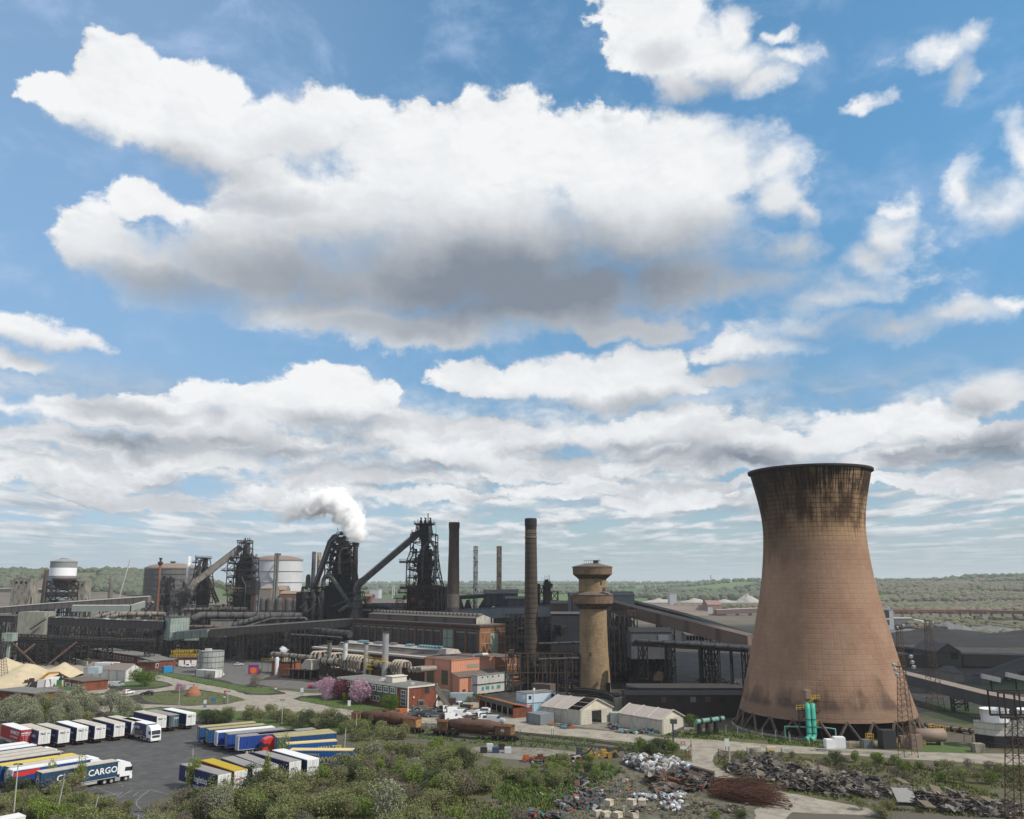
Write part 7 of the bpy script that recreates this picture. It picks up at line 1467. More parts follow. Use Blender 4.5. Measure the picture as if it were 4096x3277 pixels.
# ---------------------------------------------------------------- cars and vans
def car(pos,ang,paint,label,kind='hatch',grp='vehicles parked at the works',extra=None):
 D=dict(hatch=(4.1,1.75,1.48,[(0,.35),(0,.8),(.15,1.0),(.95,1.42),(2.0,1.48),(2.75,1.0),(3.8,.82),(4.1,.6),(4.1,.3)],(.25,2.65)),saloon=(4.7,1.8,1.42,[(0,.35),(0,.85),(.15,.98),(.9,1.02),(1.5,1.40),(2.7,1.42),(3.4,.98),(4.5,.82),(4.7,.6),(4.7,.3)],(1.0,3.3)),suv=(4.6,1.85,1.7,[(0,.4),(0,1.0),(.25,1.6),(1.0,1.7),(2.5,1.68),(3.2,1.12),(4.4,.98),(4.6,.7),(4.6,.35)],(.3,3.1)),van=(4.9,1.9,1.95,[(0,.4),(0,1.85),(.15,1.95),(3.0,1.93),(3.75,1.2),(4.7,1.0),(4.9,.7),(4.9,.35)],(2.6,3.65)),pickup=(5.2,1.85,1.75,[(0,.5),(0,1.1),(1.7,1.1),(1.85,1.7),(3.2,1.75),(3.9,1.15),(5.0,1.05),(5.2,.8),(5.2,.45)],(1.9,3.8)),tipper=(5.8,2.0,2.1,[(3.4,.5),(3.4,2.0),(3.6,2.1),(4.7,2.1),(5.4,1.25),(5.8,1.1),(5.8,.5)],(3.6,5.3)))
 L,W,Hh,pr,gl=D[kind];t=thing(dict(hatch='car',saloon='car',suv='car',van='van',pickup='pickup_truck',tipper='flatbed_truck')[kind],(pos[0],pos[1],.03),label,dict(hatch='car',saloon='car',suv='car',van='van',pickup='pickup',tipper='truck')[kind],grp,ang,True)
 n=len(pr);w=W/2;off=L/2
 def sec(y,ins=0.0):return[(p[0]-off,y*(1-.14*max(0,(p[1]-.95)/(Hh-.95))),p[1]) for p in pr]
 vs=sec(-w)+sec(w);fs=[tuple(range(n-1,-1,-1)),tuple(range(n,2*n))]+[(i,(i+1)%n,n+(i+1)%n,n+i) for i in range(n)]
 m=MB();m.add(vs,fs);bo=m.build('body',paint,t)
 z0,z1=.98 if kind not in('van','tipper') else 1.25,Hh-.12
 def yy(z):return w*(1-.14*max(0,(z-.95)/(Hh-.95)))+.012
 for s in(-1,1):
  m=MB();a,b=gl;q=.35;m.face([(a+.1-off,s*yy(z0),z0),(b-off-.05,s*yy(z0),z0),(b-q-off-.1,s*yy(z1),z1),(a+q-off,s*yy(z1),z1)]);m.build('side_window',glass,bo)
 i=next(j for j in range(n-1) if pr[j][0]>L*.4 and pr[j+1][1]<pr[j][1]-.25);a,b=pr[i],pr[i+1]
 def lp(f):return(a[0]+(b[0]-a[0])*f-off+.015,a[1]+(b[1]-a[1])*f+.015)
 m=MB();(xa,za),(xb,zb)=lp(.12),lp(.9);m.face([(xa,-yy(za)*.88,za),(xb,-yy(zb)*.9,zb),(xb,yy(zb)*.9,zb),(xa,yy(za)*.88,za)]);m.build('windscreen',glass,bo)
 if kind in('hatch','saloon','suv'):
  m=MB();j=2 if kind!='saloon' else 3;a2,b2=pr[j],pr[j+1];m.face([(a2[0]-off-.02,w*.8,a2[1]+.05),(b2[0]-off-.02,w*.75,b2[1]-.05),(b2[0]-off-.02,-w*.75,b2[1]-.05),(a2[0]-off-.02,-w*.8,a2[1]+.05)]);m.build('rear_window',glass,bo)
 r=.33 if kind in('hatch','saloon') else .38
 for x in(.85-off,L-.95-off):
  for y in(-w+.08,w-.08):wheel(t,x,y,r,.22)
 for s in(-1,1):m=MB();m.box((off+.0,s*w*.72,.62),(.06,.32,.16));m.build('headlight',M('headlamp',(.6,.6,.6)),bo);m=MB();m.box((-off,s*w*.8,.75 if kind!='tipper' else .6),(.06,.18,.25));m.build('tail_light',tail,bo)
 if kind=='pickup':
  m=MB();m.box((.9-off,0,1.1),(1.5,W*.82,.02));m.build('load_bed',under,t)
  if extra=='canopy':m=MB();m.box((.95-off,0,1.1),(1.75,W*.92,.6));m.build('canopy',paint,t)
 if kind=='tipper':
  m=MB();m.box((1.7-off,0,.75),(3.4,2.0,.12));
  for s in(-1,1):m.box((1.7-off,s*.98,.87),(3.4,.05,.4))
  m.box((.0-off,0,.87),(.05,2,.4));m.build('load_bed',gsteel,t);m=MB();m.box((1.7-off,0,.45),(3.4,.8,.3));m.build('chassis',under,t)
  m=MB();m.box((3.3-off,0,.9),(.1,1.9,1.1));m.build('headboard',gsteel,t)
 if extra=='chevron':
  m=MB();
  for k in range(6):
   z=.5+k*.22
   for s in(-1,1):m.face([(-off-.015,s*w*.95,z-.1),(-off-.015,0,z+.15),(-off-.015,0,z+.27),(-off-.015,s*w*.95,z+.02)] if s>0 else[(-off-.015,0,z+.15),(-off-.015,s*w*.95,z-.1),(-off-.015,s*w*.95,z+.02),(-off-.015,0,z+.27)])
  m.build('chevron_marking',M('hazard_amber',(.60,.25,.01),.5,.05),t)
 return t
pw=M('paint_white',(.72,.73,.74),.25,.03,.5,spec=.5);por=M('paint_orange',(.42,.11,.02),.3,.05,spec=.5);pbk=M('paint_black',(.02,.022,.028),.25,.1,spec=.5);pgr=M('paint_grey',(.08,.09,.10),.3,.1,spec=.5);psv=M('paint_silver',(.42,.44,.46),.3,.05,spec=.5);prd=M('paint_red',(.40,.02,.02),.3,.05,spec=.5);pbl=M('paint_darkblue',(.02,.04,.10),.3,.05,spec=.5)
def at2(k,x,y):g=G(*k(x,y));return(g.x,g.y)
K5=k5b
car(at2(k8,1822,1265),math.pi+.25,por,'orange pickup with a canopy, leftmost in the car park','pickup',extra='canopy')
car(at2(K5,170,1385),math.pi+.5,pw,'small white hatchback beside the brick office end','hatch');car(at2(K5,205,1425),math.pi+.25,pgr,'dark grey saloon between the orange pickup and the tipper','saloon')
car(at2(K5,330,1435),math.pi+.15,pbk,'black estate car in front of the tipper lorry','suv');car(at2(K5,470,1445),math.pi+.15,pgr,'dark grey pickup in front of the tipper lorry','pickup');car(at2(K5,560,1390),.3,pw,'white flatbed truck right of the tipper lorry','tipper')
car(at2(K5,605,1475),math.pi/2,pbk,'black car beside the chevron-marked van','suv');car(at2(K5,735,1490),.25,pw,'white van with orange chevrons on its rear','van',extra='chevron');car(at2(K5,860,1440),-.1,pw,'white van parked behind the chevron-marked van','van');car(at2(K5,760,1405),.3,pw,'white van half hidden with an orange stripe','van',extra='chevron')
car(at2(K5,865,1335),math.pi-.35,pw,'white dropside truck with red and yellow tail by the garage','tipper',extra='chevron');car(at2(K5,1140,1400),math.pi-.15,pw,'white four-wheel drive with a canopy by the open garage','suv');car(at2(K5,1040,1490),.3,pw,'white cab flatbed with green panels','tipper');car(at2(K5,1155,1505),.2,pw,'white pickup behind the torpedo wagon','pickup');car(at2(K5,1325,1525),-.15,psv,'silver grey van at the right of the car park','van')
car(at2(k11,1203,378),.1,psv,'silver van parked beside the white store','van');car(at2(k9,287,450),1.2,pw,'white car with orange panels left of the grass island','hatch',extra='chevron');car(at2(k9,480,462),math.pi+.1,pbk,'black car at the left of the grass island','hatch');car(at2(k9,900,180),math.pi+.15,pw,'white pickup in front of the brick garage','pickup');car(at2(k9,1230,275),math.pi/2+.1,pw,'white van beside the pale block under the round tank','van');car(at2(k9,970,105),math.pi,pgr,'dark car in the shade left of the round tank','saloon')
car(at2(k10,1035,155),math.pi/2,prd,'red car beside the pink blossom trees','hatch');car(at2(k10,1075,158),math.pi/2,pbl,'dark blue car beside the red one by the blossom','hatch');car(at2(k12,1155,148),-.1,pgr,'dark car in the shade right of the water tower','saloon');car(at2(k9,1415,160),.4,psv,'small silver car behind the round tank','hatch')
p=G(*k5b(330,1385));t=thing('dump_truck',(p.x+2,p.y,.03),'mud-grey articulated dump truck with its body tipped up','dump truck',None,math.pi+.25,True)
mud=M('mud_grey',(.15,.135,.11),.9,.2,.8,c2=(.09,.08,.065),amt=.6)
m=MB();m.box((2.6,0,1.1),(2.6,2.6,1.0));m.box((3.0,0,2.1),(1.8,2.2,1.5));m.box((4.6,0,1.0),(1.6,2.4,1.1));m.build('cab',mud,t);m=MB();m.box((3.93,0,2.4),(.06,1.8,1.0));m.box((3.0,1.12,2.4),(1.2,.06,.9));m.box((3.0,-1.12,2.4),(1.2,.06,.9));m.build('window',glass,t)
m=MB();m.box((-1.5,0,1.0),(6,1.2,.5));m.build('chassis',mud,t)
for x in(4.2,-1.2,-3.2):
 for y in(-1.2,1.2):wheel(t,x,y,.85,.7)
m=MB();a=R(55);ca,sa=math.cos(a),math.sin(a)
def tb(x,z):return(-4.0+x*ca-z*sa*.9,1.9+x*sa+z*ca*.9)
q=[(-.6,0.8),(0,0),(5.6,0),(6.4,1.6),(6.2,1.8),(-.8,1.4)];pts=[tb(*e) for e in q];n=len(pts)
m.add([(e[0],-1.45,e[1]) for e in pts]+[(e[0],1.45,e[1]) for e in pts],[tuple(range(n)),tuple(range(2*n-1,n-1,-1)),(0,n,n+1,1),(1,n+1,n+2,2),(2,n+2,n+3,3)]);m.build('tipping_body',mud,t)
m=MB();m.beam((-.5,0,1.4),(*[tb(3.2,0)[0]],0,tb(3.2,0)[1]),.3);m.build('ram',gsteel,t)
# ---------------------------------------------------------------- railway
def track(k,pts,label):
 P=[G(*k(*q),.08) for q in pts];t=thing('railway_track',tuple(P[0]),label,'track','weedy railway tracks')
 for s in(-.72,.72):
  m=MB()
  for a,b in zip(P,P[1:]):n=(b-a).normalized();n=Vector((-n.y,n.x,0))*s;m.beam(a+n+Vector((0,0,.1)),b+n+Vector((0,0,.1)),.12,.16)
  m.build('rail',M('rail_steel',(.10,.085,.075),.6,.2),t)
 m=MB()
 for a,b in zip(P,P[1:]):
  L=(b-a).length;n=Vector((-(b-a).y,(b-a).x,0)).normalized()*1.25
  for i in range(int(L/.9)):c=a.lerp(b,i*.9/L);m.beam(c-n,c+n,.24,.12)
 tag(m.build('sleepers',M('sleeper',(.055,.045,.038),.95,.3),t),kind='stuff')
track(k12,[(-1050,790),(-600,795),(-200,825),(0,860),(600,912),(1150,968),(1330,990)],'nearer railway track carrying the two torpedo wagons')
track(k12,[(-1050,745),(-200,760),(110,800),(700,860),(1300,945),(1550,985)],'farther railway track beside the gravel road')
track(k14,[(700,470),(1100,540),(1400,575),(2100,620)],'railway track in the shade right of the cooling tower')
def wagon(a,b,bodym,boxm,label,num=None):
 L=(Vector(b)-Vector(a)).length;d=Vector(b)-Vector(a);ang=math.atan2(d.y,d.x);t=thing('torpedo_wagon',(a[0],a[1],.15),label,'railway wagon','torpedo ladle wagons',ang,True)
 c=L/2;r=L*.066;zc=r+1.3
 pr=[(c-L*.30,r*.35),(c-L*.295,r*.62),(c-L*.14,r*.98),(c-L*.08,r),(c+L*.08,r),(c+L*.14,r*.98),(c+L*.295,r*.62),(c+L*.30,r*.35)]
 m=MB();m.tube([(x,0,zc) for x,_ in pr],[q for _,q in pr],24);m.build('ladle',bodym,t)
 m=MB();m.beam((c-L*.13,-r*.96,zc+.1),(c+L*.13,-r*.96,zc+.1),.25,.5);m.cyl((c,0,zc+r*.9),(c,0,zc+r*1.15),r*.45,None,12);m.build('mouth_and_seam',rust,t)
 for x,w,nm in((L*.14,L*.12,'end_box'),(L*.84,L*.17,'end_box')):
  m=MB();m.box((x,0,1.3),(w,2.5,r*1.3));o=m.build(nm,boxm,t);m=MB();m.add([(x-w/2-.2,-1.5,1.3+r*1.3),(x+w/2+.2,-1.5,1.3+r*1.3),(x+w/2+.2,1.5,1.3+r*1.3),(x-w/2-.2,1.5,1.3+r*1.3),(x-w/2-.2,0,1.7+r*1.3),(x+w/2+.2,0,1.7+r*1.3)],[(0,1,5,4),(2,3,4,5),(0,4,3),(1,2,5)]);m.build('box_roof',rust,o)
  if num and x>L/2:letters(num,1.0,inkw,o,(x-.6,-1.28,2.0),(R(90),0,0))
 for x in(L*.16,L*.84):
  m=MB();m.box((x,0,.95),(L*.30,2.5,.45));m.build('bogie_frame',brownst,t)
  for j in range(4):
   for y in(-.75,.75):m=MB();xx=x-L*.12+j*L*.08;m.cyl((xx,y-.08,.45),(xx,y+.08,.45),.45,None,12);m.build('wheel',under,t)
 m=MB();m.box((c,0,.85),(L*.62,1.4,.35));m.build('underframe',brownst,t)
 m=MB()
 for x in(L*.01,L*.99):
  for y in(-1.1,1.1):m.beam((x,y,.9),(x,y,2.4),.08)
  m.beam((x,-1.1,2.4),(x,1.1,2.4),.08);m.beam((x,-1.1,1.7),(x,1.1,1.7),.08)
 m.build('end_railing',gsteel,t)
 return t
def xy(v):return(v.x,v.y)
wagon(xy(G(*k8(1210,1400))),xy(G(*k8(2150,1500))),M('ladle_rust',(.12,.055,.035),.85,.3,.6,c2=(.05,.035,.03),amt=.7),M('box_ochre',(.36,.20,.08),.8,.25,.9,c2=(.16,.07,.03),amt=.8),'brown torpedo ladle wagon with ochre end boxes, left of two')
wagon(xy(G(*k5b(450,1690))),xy(G(*k5b(1650,1790))),M('ladle_brown',(.115,.065,.048),.85,.2,.6,c2=(.07,.045,.035),amt=.6),M('box_brown',(.19,.11,.05),.8,.3,.9,c2=(.09,.045,.025),amt=.8),'brown torpedo ladle wagon numbered 43, right of two','43')
a,b=G(*k11(385,425)),G(*k11(600,455));t=thing('flat_wagon',tuple(a),'empty flat railway wagon beside the brick depot','railway wagon');d=(b-a).normalized();n=Vector((-d.y,d.x,0));m=MB();m.prism([(v.x,v.y) for v in(a,b,b+n*2.6,a+n*2.6)],1.0,1.3);m.build('deck',M('deck_grey',(.12,.11,.10)),t)
for f_ in(.12,.22,.75,.85):
 for s in(.3,2.3):m=MB();c=a.lerp(b,f_)+n*s;m.cyl(c+Vector((0,0,.45)),c+n*.15+Vector((0,0,.45)),.45,None,12);m.build('wheel',under,t)
p=G(*k11(340,385));t=thing('excavator',(p.x,p.y,0),'orange excavator with its boom stretched over the yard by the sand heaps','excavator');org=M('machine_orange',(.50,.22,.02),.5,.15,c2=(.2,.08,.02),amt=.4)
m=MB();m.box((p.x,p.y,.9),(3.2,2.4,1.2));m.box((p.x-.6,p.y-.5,2.1),(1.4,1.2,1.2));m.build('cab',M('machine_dark',(.05,.045,.04),.7,.2),t)
for s in(-1,1):m=MB();m.box((p.x,p.y+s*1.1,0),(3.4,.6,.9));m.build('track',under,t)
q=K(k11,470,290,p.y);m=MB();m.beam((p.x+.5,p.y,1.6),(p.x+5,p.y,5.0),.7);m.beam((p.x+5,p.y,5.0),(p.x+8.5,p.y+.5,5.2),.6);m.build('boom',org,t);m=MB();m.beam((p.x+8.5,p.y+.5,5.2),(p.x+9.5,p.y+.5,3.4),.4);m.box((p.x+9.6,p.y+.5,2.6),(1.2,1.2,.9));m.build('bucket',under,t)
for i,(x,y,mt) in enumerate(((120,345,rust),(200,350,dsteel),(270,372,brownst),(300,420,conc2),(150,360,M('scrap_red',(.4,.05,.03))),(600,372,M('bin_green',(.05,.16,.05))),(695,415,M('bin_green',(.05,.16,.05))))):
 g_=G(*k11(x,y));m=MB();m.box((g_.x,g_.y,0),(2.0,1.4,.25),.3);m.box((g_.x,g_.y,.25),(1.6,1.2,1.0+.5*(i%3)),.3);m.beam((g_.x-.6,g_.y-.5,1.2),(g_.x+.5,g_.y-.4,2.0+.3*i%2),.18);solo(m,'machine_part' if i<5 else 'waste_bin',mt,['tall rusty block at the left of the depot siding','dark machine head beside the tall rusty block','brown gearbox on the depot siding','pale concrete lump in front of the siding','red pump on the depot siding','green bin beside the white site cabin','green bin in front of the brick depot'][i],'machine part' if i<5 else 'bin')
m=MB();a,b=G(*k11(610,385)),G(*k11(765,418))
for i in range(9):c=a.lerp(b,i/9);m.box((c.x,c.y,0),(1.0,.4,.6),-.2)
for i in range(9):
 c=a.lerp(b,i/8.5);mm_=MB();mm_.box((c.x,c.y,0),(.95,.35,.55),-.25);solo(mm_,'barrier_block',M('barrier_yellow',(.50,.40,.10),.8,.1),'yellow concrete block in the low barrier before the brick depot','barrier','yellow barrier blocks')
a,b=G(*k1(560,1520)),G(*k1(1000,1625));m=MB();d=(b-a).normalized();n=Vector((-d.y,d.x,0));m.prism([(v.x,v.y) for v in(a,b,b+n*.4,a+n*.4)],0,2.0);solo(m,'retaining_wall',conc2,'low pale retaining wall between the sand heaps and the brick offices','wall')
m=MB();a,b=G(*k1(60,1530)),G(*k1(560,1520));d=(b-a).normalized();n=Vector((-d.y,d.x,0));m.prism([(v.x,v.y) for v in(a,b,b+n*.4,a+n*.4)],0,1.8);solo(m,'retaining_wall',conc2,'low pale wall running behind the sand heaps','wall')
# ---------------------------------------------------------------- white arched sheds
def arched(c,l,r,ye,ridge,label,hole=False,door=None):
 """c,l,r: base pixels of the near corner, far end of the long wall, far end of the gable; ye eaves at c; ridge apex of gable"""
 C0,L0,R0=G(*k12(*c)),G(*k12(*l)),G(*k12(*r));fw,fg_=on_wall(C0,L0),on_wall(C0,R0);h=fg_(*k12(c[0],ye)).z;hr=fg_(*k12(*ridge)).z
 t=thing('shed',tuple(C0),label,'shed');v=L0-C0;w=R0-C0;e=w*.5;wall=M('shed_slats',(.50,.47,.40),.8,.10,.4,c2=(.34,.31,.26),amt=.6,pat='boards',psz=.42);cream=M('shed_gable',(.60,.55,.44),.8,.08,.4,c2=(.45,.40,.31),amt=.5);rf=M('shed_roof_canvas',(.36,.315,.285),.85,.08,.25,c2=(.30,.26,.24),amt=.6)
 m=MB();m.add([C0,L0,up(L0,h),up(C0,h)],[(0,1,2,3)]);m.add([R0,R0+v,up(R0+v,h),up(R0,h)],[(0,3,2,1)]);m.add([L0,L0+w,up(L0+w,h),up(L0+e,hr),up(L0,h)],[(0,1,2,3,4)]);m.build('side_wall',wall,t)
 m=MB()
 if door:
  d0,d1,dh=door;a,b=C0+w*d0,C0+w*d1
  m.add([C0,a,up(a,h),up(C0,h)],[(0,1,2,3)]);m.add([b,R0,up(R0,h),up(b,h)],[(0,1,2,3)]);m.add([up(a,dh),up(b,dh),up(b,h),up(a,h)],[(0,1,2,3)])
  q=MB();i_=v.normalized()*6;q.add([a+i_,b+i_,up(b+i_,dh),up(a+i_,dh)],[(0,1,2,3)]);q.build('dark_interior',black,t)
 else:m.add([C0,R0,up(R0,h),up(C0,h)],[(0,1,2,3)])
 m.build('end_wall',wall,t)
 m=MB();m.add([up(C0,h),up(R0,h),up(C0+e,hr)],[(0,1,2)]);m.build('gable',cream,t)
 o=v.normalized()*-.3;sl=(w.normalized())*.35
 n=3
 for i in range(n):
  a,b=i/n,(i+1)/n;a+=.006
  if not(hole and i==0):m=MB();m.face([up(C0+v*a+o-sl,h-.1),up(C0+v*b+o-sl,h-.1),up(C0+v*b+e+o,hr+.12),up(C0+v*a+e+o,hr+.12)]);m.build('roof_panel',rf,t)
  m=MB();m.face([up(R0+v*a+o+sl,h-.1),up(R0+v*b+o+sl,h-.1),up(C0+v*b+e+o,hr+.12),up(C0+v*a+e+o,hr+.12)]);m.build('roof_panel',rf,t)
 m=MB();
 for i in range(n+1):
  q=C0+v*(i/n)+o;m.beam(up(q-sl,h),up(q+e,hr+.2),.22);m.beam(up(q+e,hr+.2),up(q+w+sl,h),.22);m.beam(up(q,0),up(q,h),.22)
  if i<n and hole and i==0:
   for k in(.3,.65):m.beam(up(C0+e*k,h+(hr-h)*k),up(C0+v/3+e*k,h+(hr-h)*k),.14)
 m.build('frame',M('shed_frame',(.42,.39,.35),.7,.1),t)
 return C0,v,w,t
arched((607,690),(180,632),(962,652),528,(782,405),'white slatted shed with an open bay in its roof and a dark doorway',True,(.36,.66,3.3))
arched((1512,790),(1030,702),(1745,748),628,(1620,527),'intact white slatted shed with a pinkish canvas roof, right of two')
a,b=G(*k12(1515,792)),G(*k12(1745,748));
cont(G(*k12(935,660)),G(*k12(1028,665)),M('container_paleworn',(.36,.40,.37),.7,.1),'small pale worn container between the two slatted sheds',2.5,4)
cont(G(*k12(985,560)),G(*k12(1215,545)),M('wall_cream_low',(.50,.45,.35),.9,.08),'cream wall with a flat top between the two slatted sheds',4.2,.5)
cont(G(*k12(75,355)),G(*k12(275,370)),M('block_brown2',(.12,.085,.07),.9,.2),'brown flat-topped hut behind the pale blue cabins',3.6,4)
m=MB();P=[G(*k12(*q),1.2) for q in((520,315),(700,325),(860,345),(960,375),(1030,420))]
for a,b in zip(P,P[1:]):m.beam(a,b,2.4,1.4);m.beam(a+Vector((0,0,1)),b+Vector((0,0,1)),.3)
solo(m,'curved_ramp',black,'dark curved conveyor ramp in front of the water tower foot','ramp')
def boxes(k,items,name,cat,grp):
 for x,y,w,d,h,mt,lab,*rz in items:
  g_=G(*k(x,y));m=MB();m.box((g_.x,g_.y,0),(w,d,h),rz[0] if rz else .1);n_=len(m.v)
  m.box((g_.x,g_.y,h),(w*.92,d*.92,.12),rz[0] if rz else .1);solo(m,name,mt,lab,cat,grp,loc=(g_.x,g_.y,0))
boxes(k13,[(828,985,1.4,.8,.9,conc2,'leftmost pale concrete block beside the road'),(893,975,2.0,.8,.9,conc2,'second pale concrete block beside the road'),(1060,988,2.2,.8,1.0,M('block_buff',(.50,.42,.28)),'buff concrete block, third beside the road'),(1225,995,2.2,.8,.9,conc2,'rightmost pale concrete block beside the road')],'concrete_block','block','concrete blocks along the road')
boxes(kk(0,0,1),[(1935+i*24,3012-(i%2)*14,1.5,1.2,1.1,[dsteel,M('ibc_white',(.45,.47,.48),.5,.1),M('crate_navy',(.03,.05,.10),.6,.1)][i%3],['leftmost dark crate of the stack beyond the wagons','white cage second in the stack beyond the wagons','navy crate third in the stack beyond the wagons','dark crate right of the navy one beyond the wagons','white cage at the right of the stack beyond the wagons'][i]) for i in range(5)],'crate','crate','crates beyond the torpedo wagons')
wb=M('bag_white',(.70,.71,.72),.6,.05,.8)
boxes(k13,[(1708,940,2.3,1.8,1.8,wb,'left of two white sheeted crates by the green risers',.05),(1808,940,2.5,1.8,2.3,wb,'right of two white sheeted crates by the green risers',-.05)],'sheeted_crate','crate','white sheeted crates')
t=thing('storage_tank',tuple(G(*k14(905,905))),'horizontal orange-grey tank on supports at the right foot of the cooling tower','tank');g_=G(*k14(905,905));m=MB();m.tube([(g_.x-3.6,g_.y,2.1),(g_.x-3.1,g_.y,2.1),(g_.x+3.1,g_.y,2.1),(g_.x+3.6,g_.y,2.1)],[.7,1.5,1.5,.7],20);m.build('vessel',M('tank_orange_grey',(.27,.17,.12),.6,.15,.5,c2=(.16,.18,.20),amt=.7),t)
for s in(-2,2):m=MB();m.box((g_.x+s,g_.y,0),(.5,2.2,.9));m.build('saddle',conc,t)
boxes(k14,[(425,945,3.2,2.6,3.9,M('box_black',(.03,.032,.036),.5,.1),'black plastic enclosure at the foot of the cooling tower'),(195,935,2.2,2.0,1.6,M('box_grey',(.12,.13,.14),.6,.1),'low grey box left of the black enclosure'),(738,955,2.6,1.6,3.0,M('box_rusty',(.20,.15,.12),.8,.2),'rusty grey cubicle behind the lattice mast'),(600,945,1.6,1.2,2.6,M('box_rusty',(.2,.1,.1)),'slim rusty cubicle left of the lattice mast'),(1425,985,2.4,1.8,1.7,conc,'tilted concrete lump beside the white block')],'plant_box','box',None)
for i,(x,y,hh) in enumerate(((235,915,2.6),(925,790,2.4),(1028,830,2.8),(800,915,1.2),(515,920,1.5))):
 g_=G(*k14(x,y));m=MB()
 for a_ in(-.7,.7):
  for b_ in(-.5,.5):m.beam((g_.x+a_,g_.y+b_,0),(g_.x+a_,g_.y+b_,hh),.1)
 for z in(hh*.5,hh*.75,hh):m.beam((g_.x-.7,g_.y-.5,z),(g_.x+.7,g_.y-.5,z),.09);m.beam((g_.x-.7,g_.y+.5,z),(g_.x+.7,g_.y+.5,z),.09)
 solo(m,'walkway_stand',yellow,['yellow railed frame left of the black enclosure','yellow frame behind the orange-grey tank','taller yellow frame right of the orange-grey tank','low yellow frame at the tank foot','small yellow frame right of the black enclosure'][i],'frame')
m=MB();P=[fp for fp in(A(3140,2930,216),A(3200,2928,215),A(3300,2930,214),A(3345,2930,213))]
m.tube([(P[0].x,216,.3),(P[0].x,216,3),(P[1].x,215.5,3),(P[2].x,214.5,3),(P[3].x,213.5,2.8),(P[3].x,213.5,.2)],.2,8);solo(m,'green_pipework',M('green_pipe_pale',(.12,.30,.25),.5,.15),'thin green pipes around the foot of the risers','pipe')
bigpipe([G(*k13(235,655),3.2),G(*k13(535,615),3.6)],.85,M('green_duct',(.13,.30,.24),.6,.2,.6,c2=(.12,.11,.09),amt=.7),'green duct on posts reaching the cooling tower from the left',3,(.1,.4,.7),name='duct',group=None)
cB0,cL0=G(*k14(1610,945)),G(*k14(1395,915));fF=on_wall(cB0,cB0+Vector((1,-.12,0)));fS=on_wall(cB0,cL0);zc_=fS(*k14(1590,655)).z
t=thing('cooler_block',tuple(cB0),'white slatted cooler block with steaming fan drums at the right edge','cooler');v=cL0-cB0;w=Vector((1,-.12,0)).normalized()*16
m=MB();q=(cB0,cB0+w,cB0+w+v,cB0+v);m.prism([(a.x,a.y) for a in q],2.6,zc_);m.build('cladding',M('cooler_slats',(.52,.50,.44),.8,.08,.4,c2=(.33,.31,.27),amt=.5,pat='boards',psz=1.3),t)
m=MB();m.prism([(a.x*1.0,a.y) for a in(cB0,cB0+w,cB0+w+v,cB0+v)],0,2.58);m.build('louvre_base',black,t)
m=MB();rail(m,up(cB0,zc_),up(cB0+w,zc_),1.2,14,.1);rail(m,up(cB0,zc_),up(cL0,zc_),1.2,8,.1);m.build('railing',dsteel,t)
for i,s in enumerate((2.5,10.5)):
 c=cB0+w.normalized()*s+v*.45;m=MB();m.lathe((c.x,c.y,zc_),[(3.0,0),(2.95,1.2),(3.0,2.6),(3.15,2.7),(2.9,2.7),(2.8,1.5),(2.8,0)],28,True,False);m.build('fan_drum',M('drum_white',(.66,.67,.70),.5,.08,.5,pat='ribs',psz=.9),t)
 # ---------------------------------------------------------------- lattice masts and lamps
def lmast(Y,base,top,label,lights=(),mat=None,n=16,dep=None,name='lattice_mast'):
 """base/top: (left px, right px, py)"""
 b0,b1=A(base[0],base[2],Y),A(base[1],base[2],Y);t0,t1=A(top[0],top[2],Y),A(top[1],top[2],Y);wb_,wt2=(b1.x-b0.x),(t1.x-t0.x);cb,ct=(b0.x+b1.x)/2,(t0.x+t1.x)/2;zb=max(0,b0.z);zt=t0.z
 t=thing(name,(cb,Y,0),label,'mast','lattice floodlight masts');m=MB();L=[]
 for i in range(n+1):
  f=i/n;w_=(wb_+(wt2-wb_)*f)/2;c=cb+(ct-cb)*f;z=zb+(zt-zb)*f;L.append([(c-w_,Y-w_,z),(c+w_,Y-w_,z),(c+w_,Y+w_,z),(c-w_,Y+w_,z)])
 for i in range(n):
  for k in range(4):m.beam(L[i][k],L[i+1][k],.11);m.beam(L[i][k],L[i+1][(k+1)%4],.055);m.beam(L[i][k],L[i][(k+1)%4],.055)
 m.build('lattice',mat or mast_rust,t)
 m=MB();m.box((ct,Y,zt),(max(1.6,wt2*1.8),1.6,.15));rail(m,(ct-1,Y-.8,zt),(ct+1,Y-.8,zt),1.0,3);m.build('platform',brownst,t)
 for dx,dz in lights:m=MB();m.beam((ct+dx,Y-1.0,zt+dz),(ct+dx+.25,Y-1.4,zt+dz-.2),.8,.6);m.build('floodlight',M('lamp_case',(.30,.30,.29),.5,.2),t)
 return t
lmast(196,(3608,3664,3060),(3593,3616,2668),'rusty lattice mast with floodlights, nearest the cooling tower',[(-2.2,.6),(-1.9,-.4),(-1.7,-1.4),(1.7,2.4),(1.9,1.2),(2.1,.2)])
lmast(250,(3605,3635,2900),(3588,3605,2513),'slimmer rusty lattice mast rising behind the floodlight mast',[(-1.2,.4),(.6,.8)])
lmast(262,(3718,3768,2838),(3702,3718,2496),'dark lattice mast over the slate conveyor, right of the cooling tower',[(-.8,.4),(.9,.4)],brownst)
t=lmast(122,(4040,4112,3350),(4034,4082,2872),'nearest dark lattice tower with a beam frame on top, at the right edge',[],brownst,12)
m=MB();zt=Zh(2866,122);x0,x1=A(3985,2866,122).x,A(4130,2866,122).x
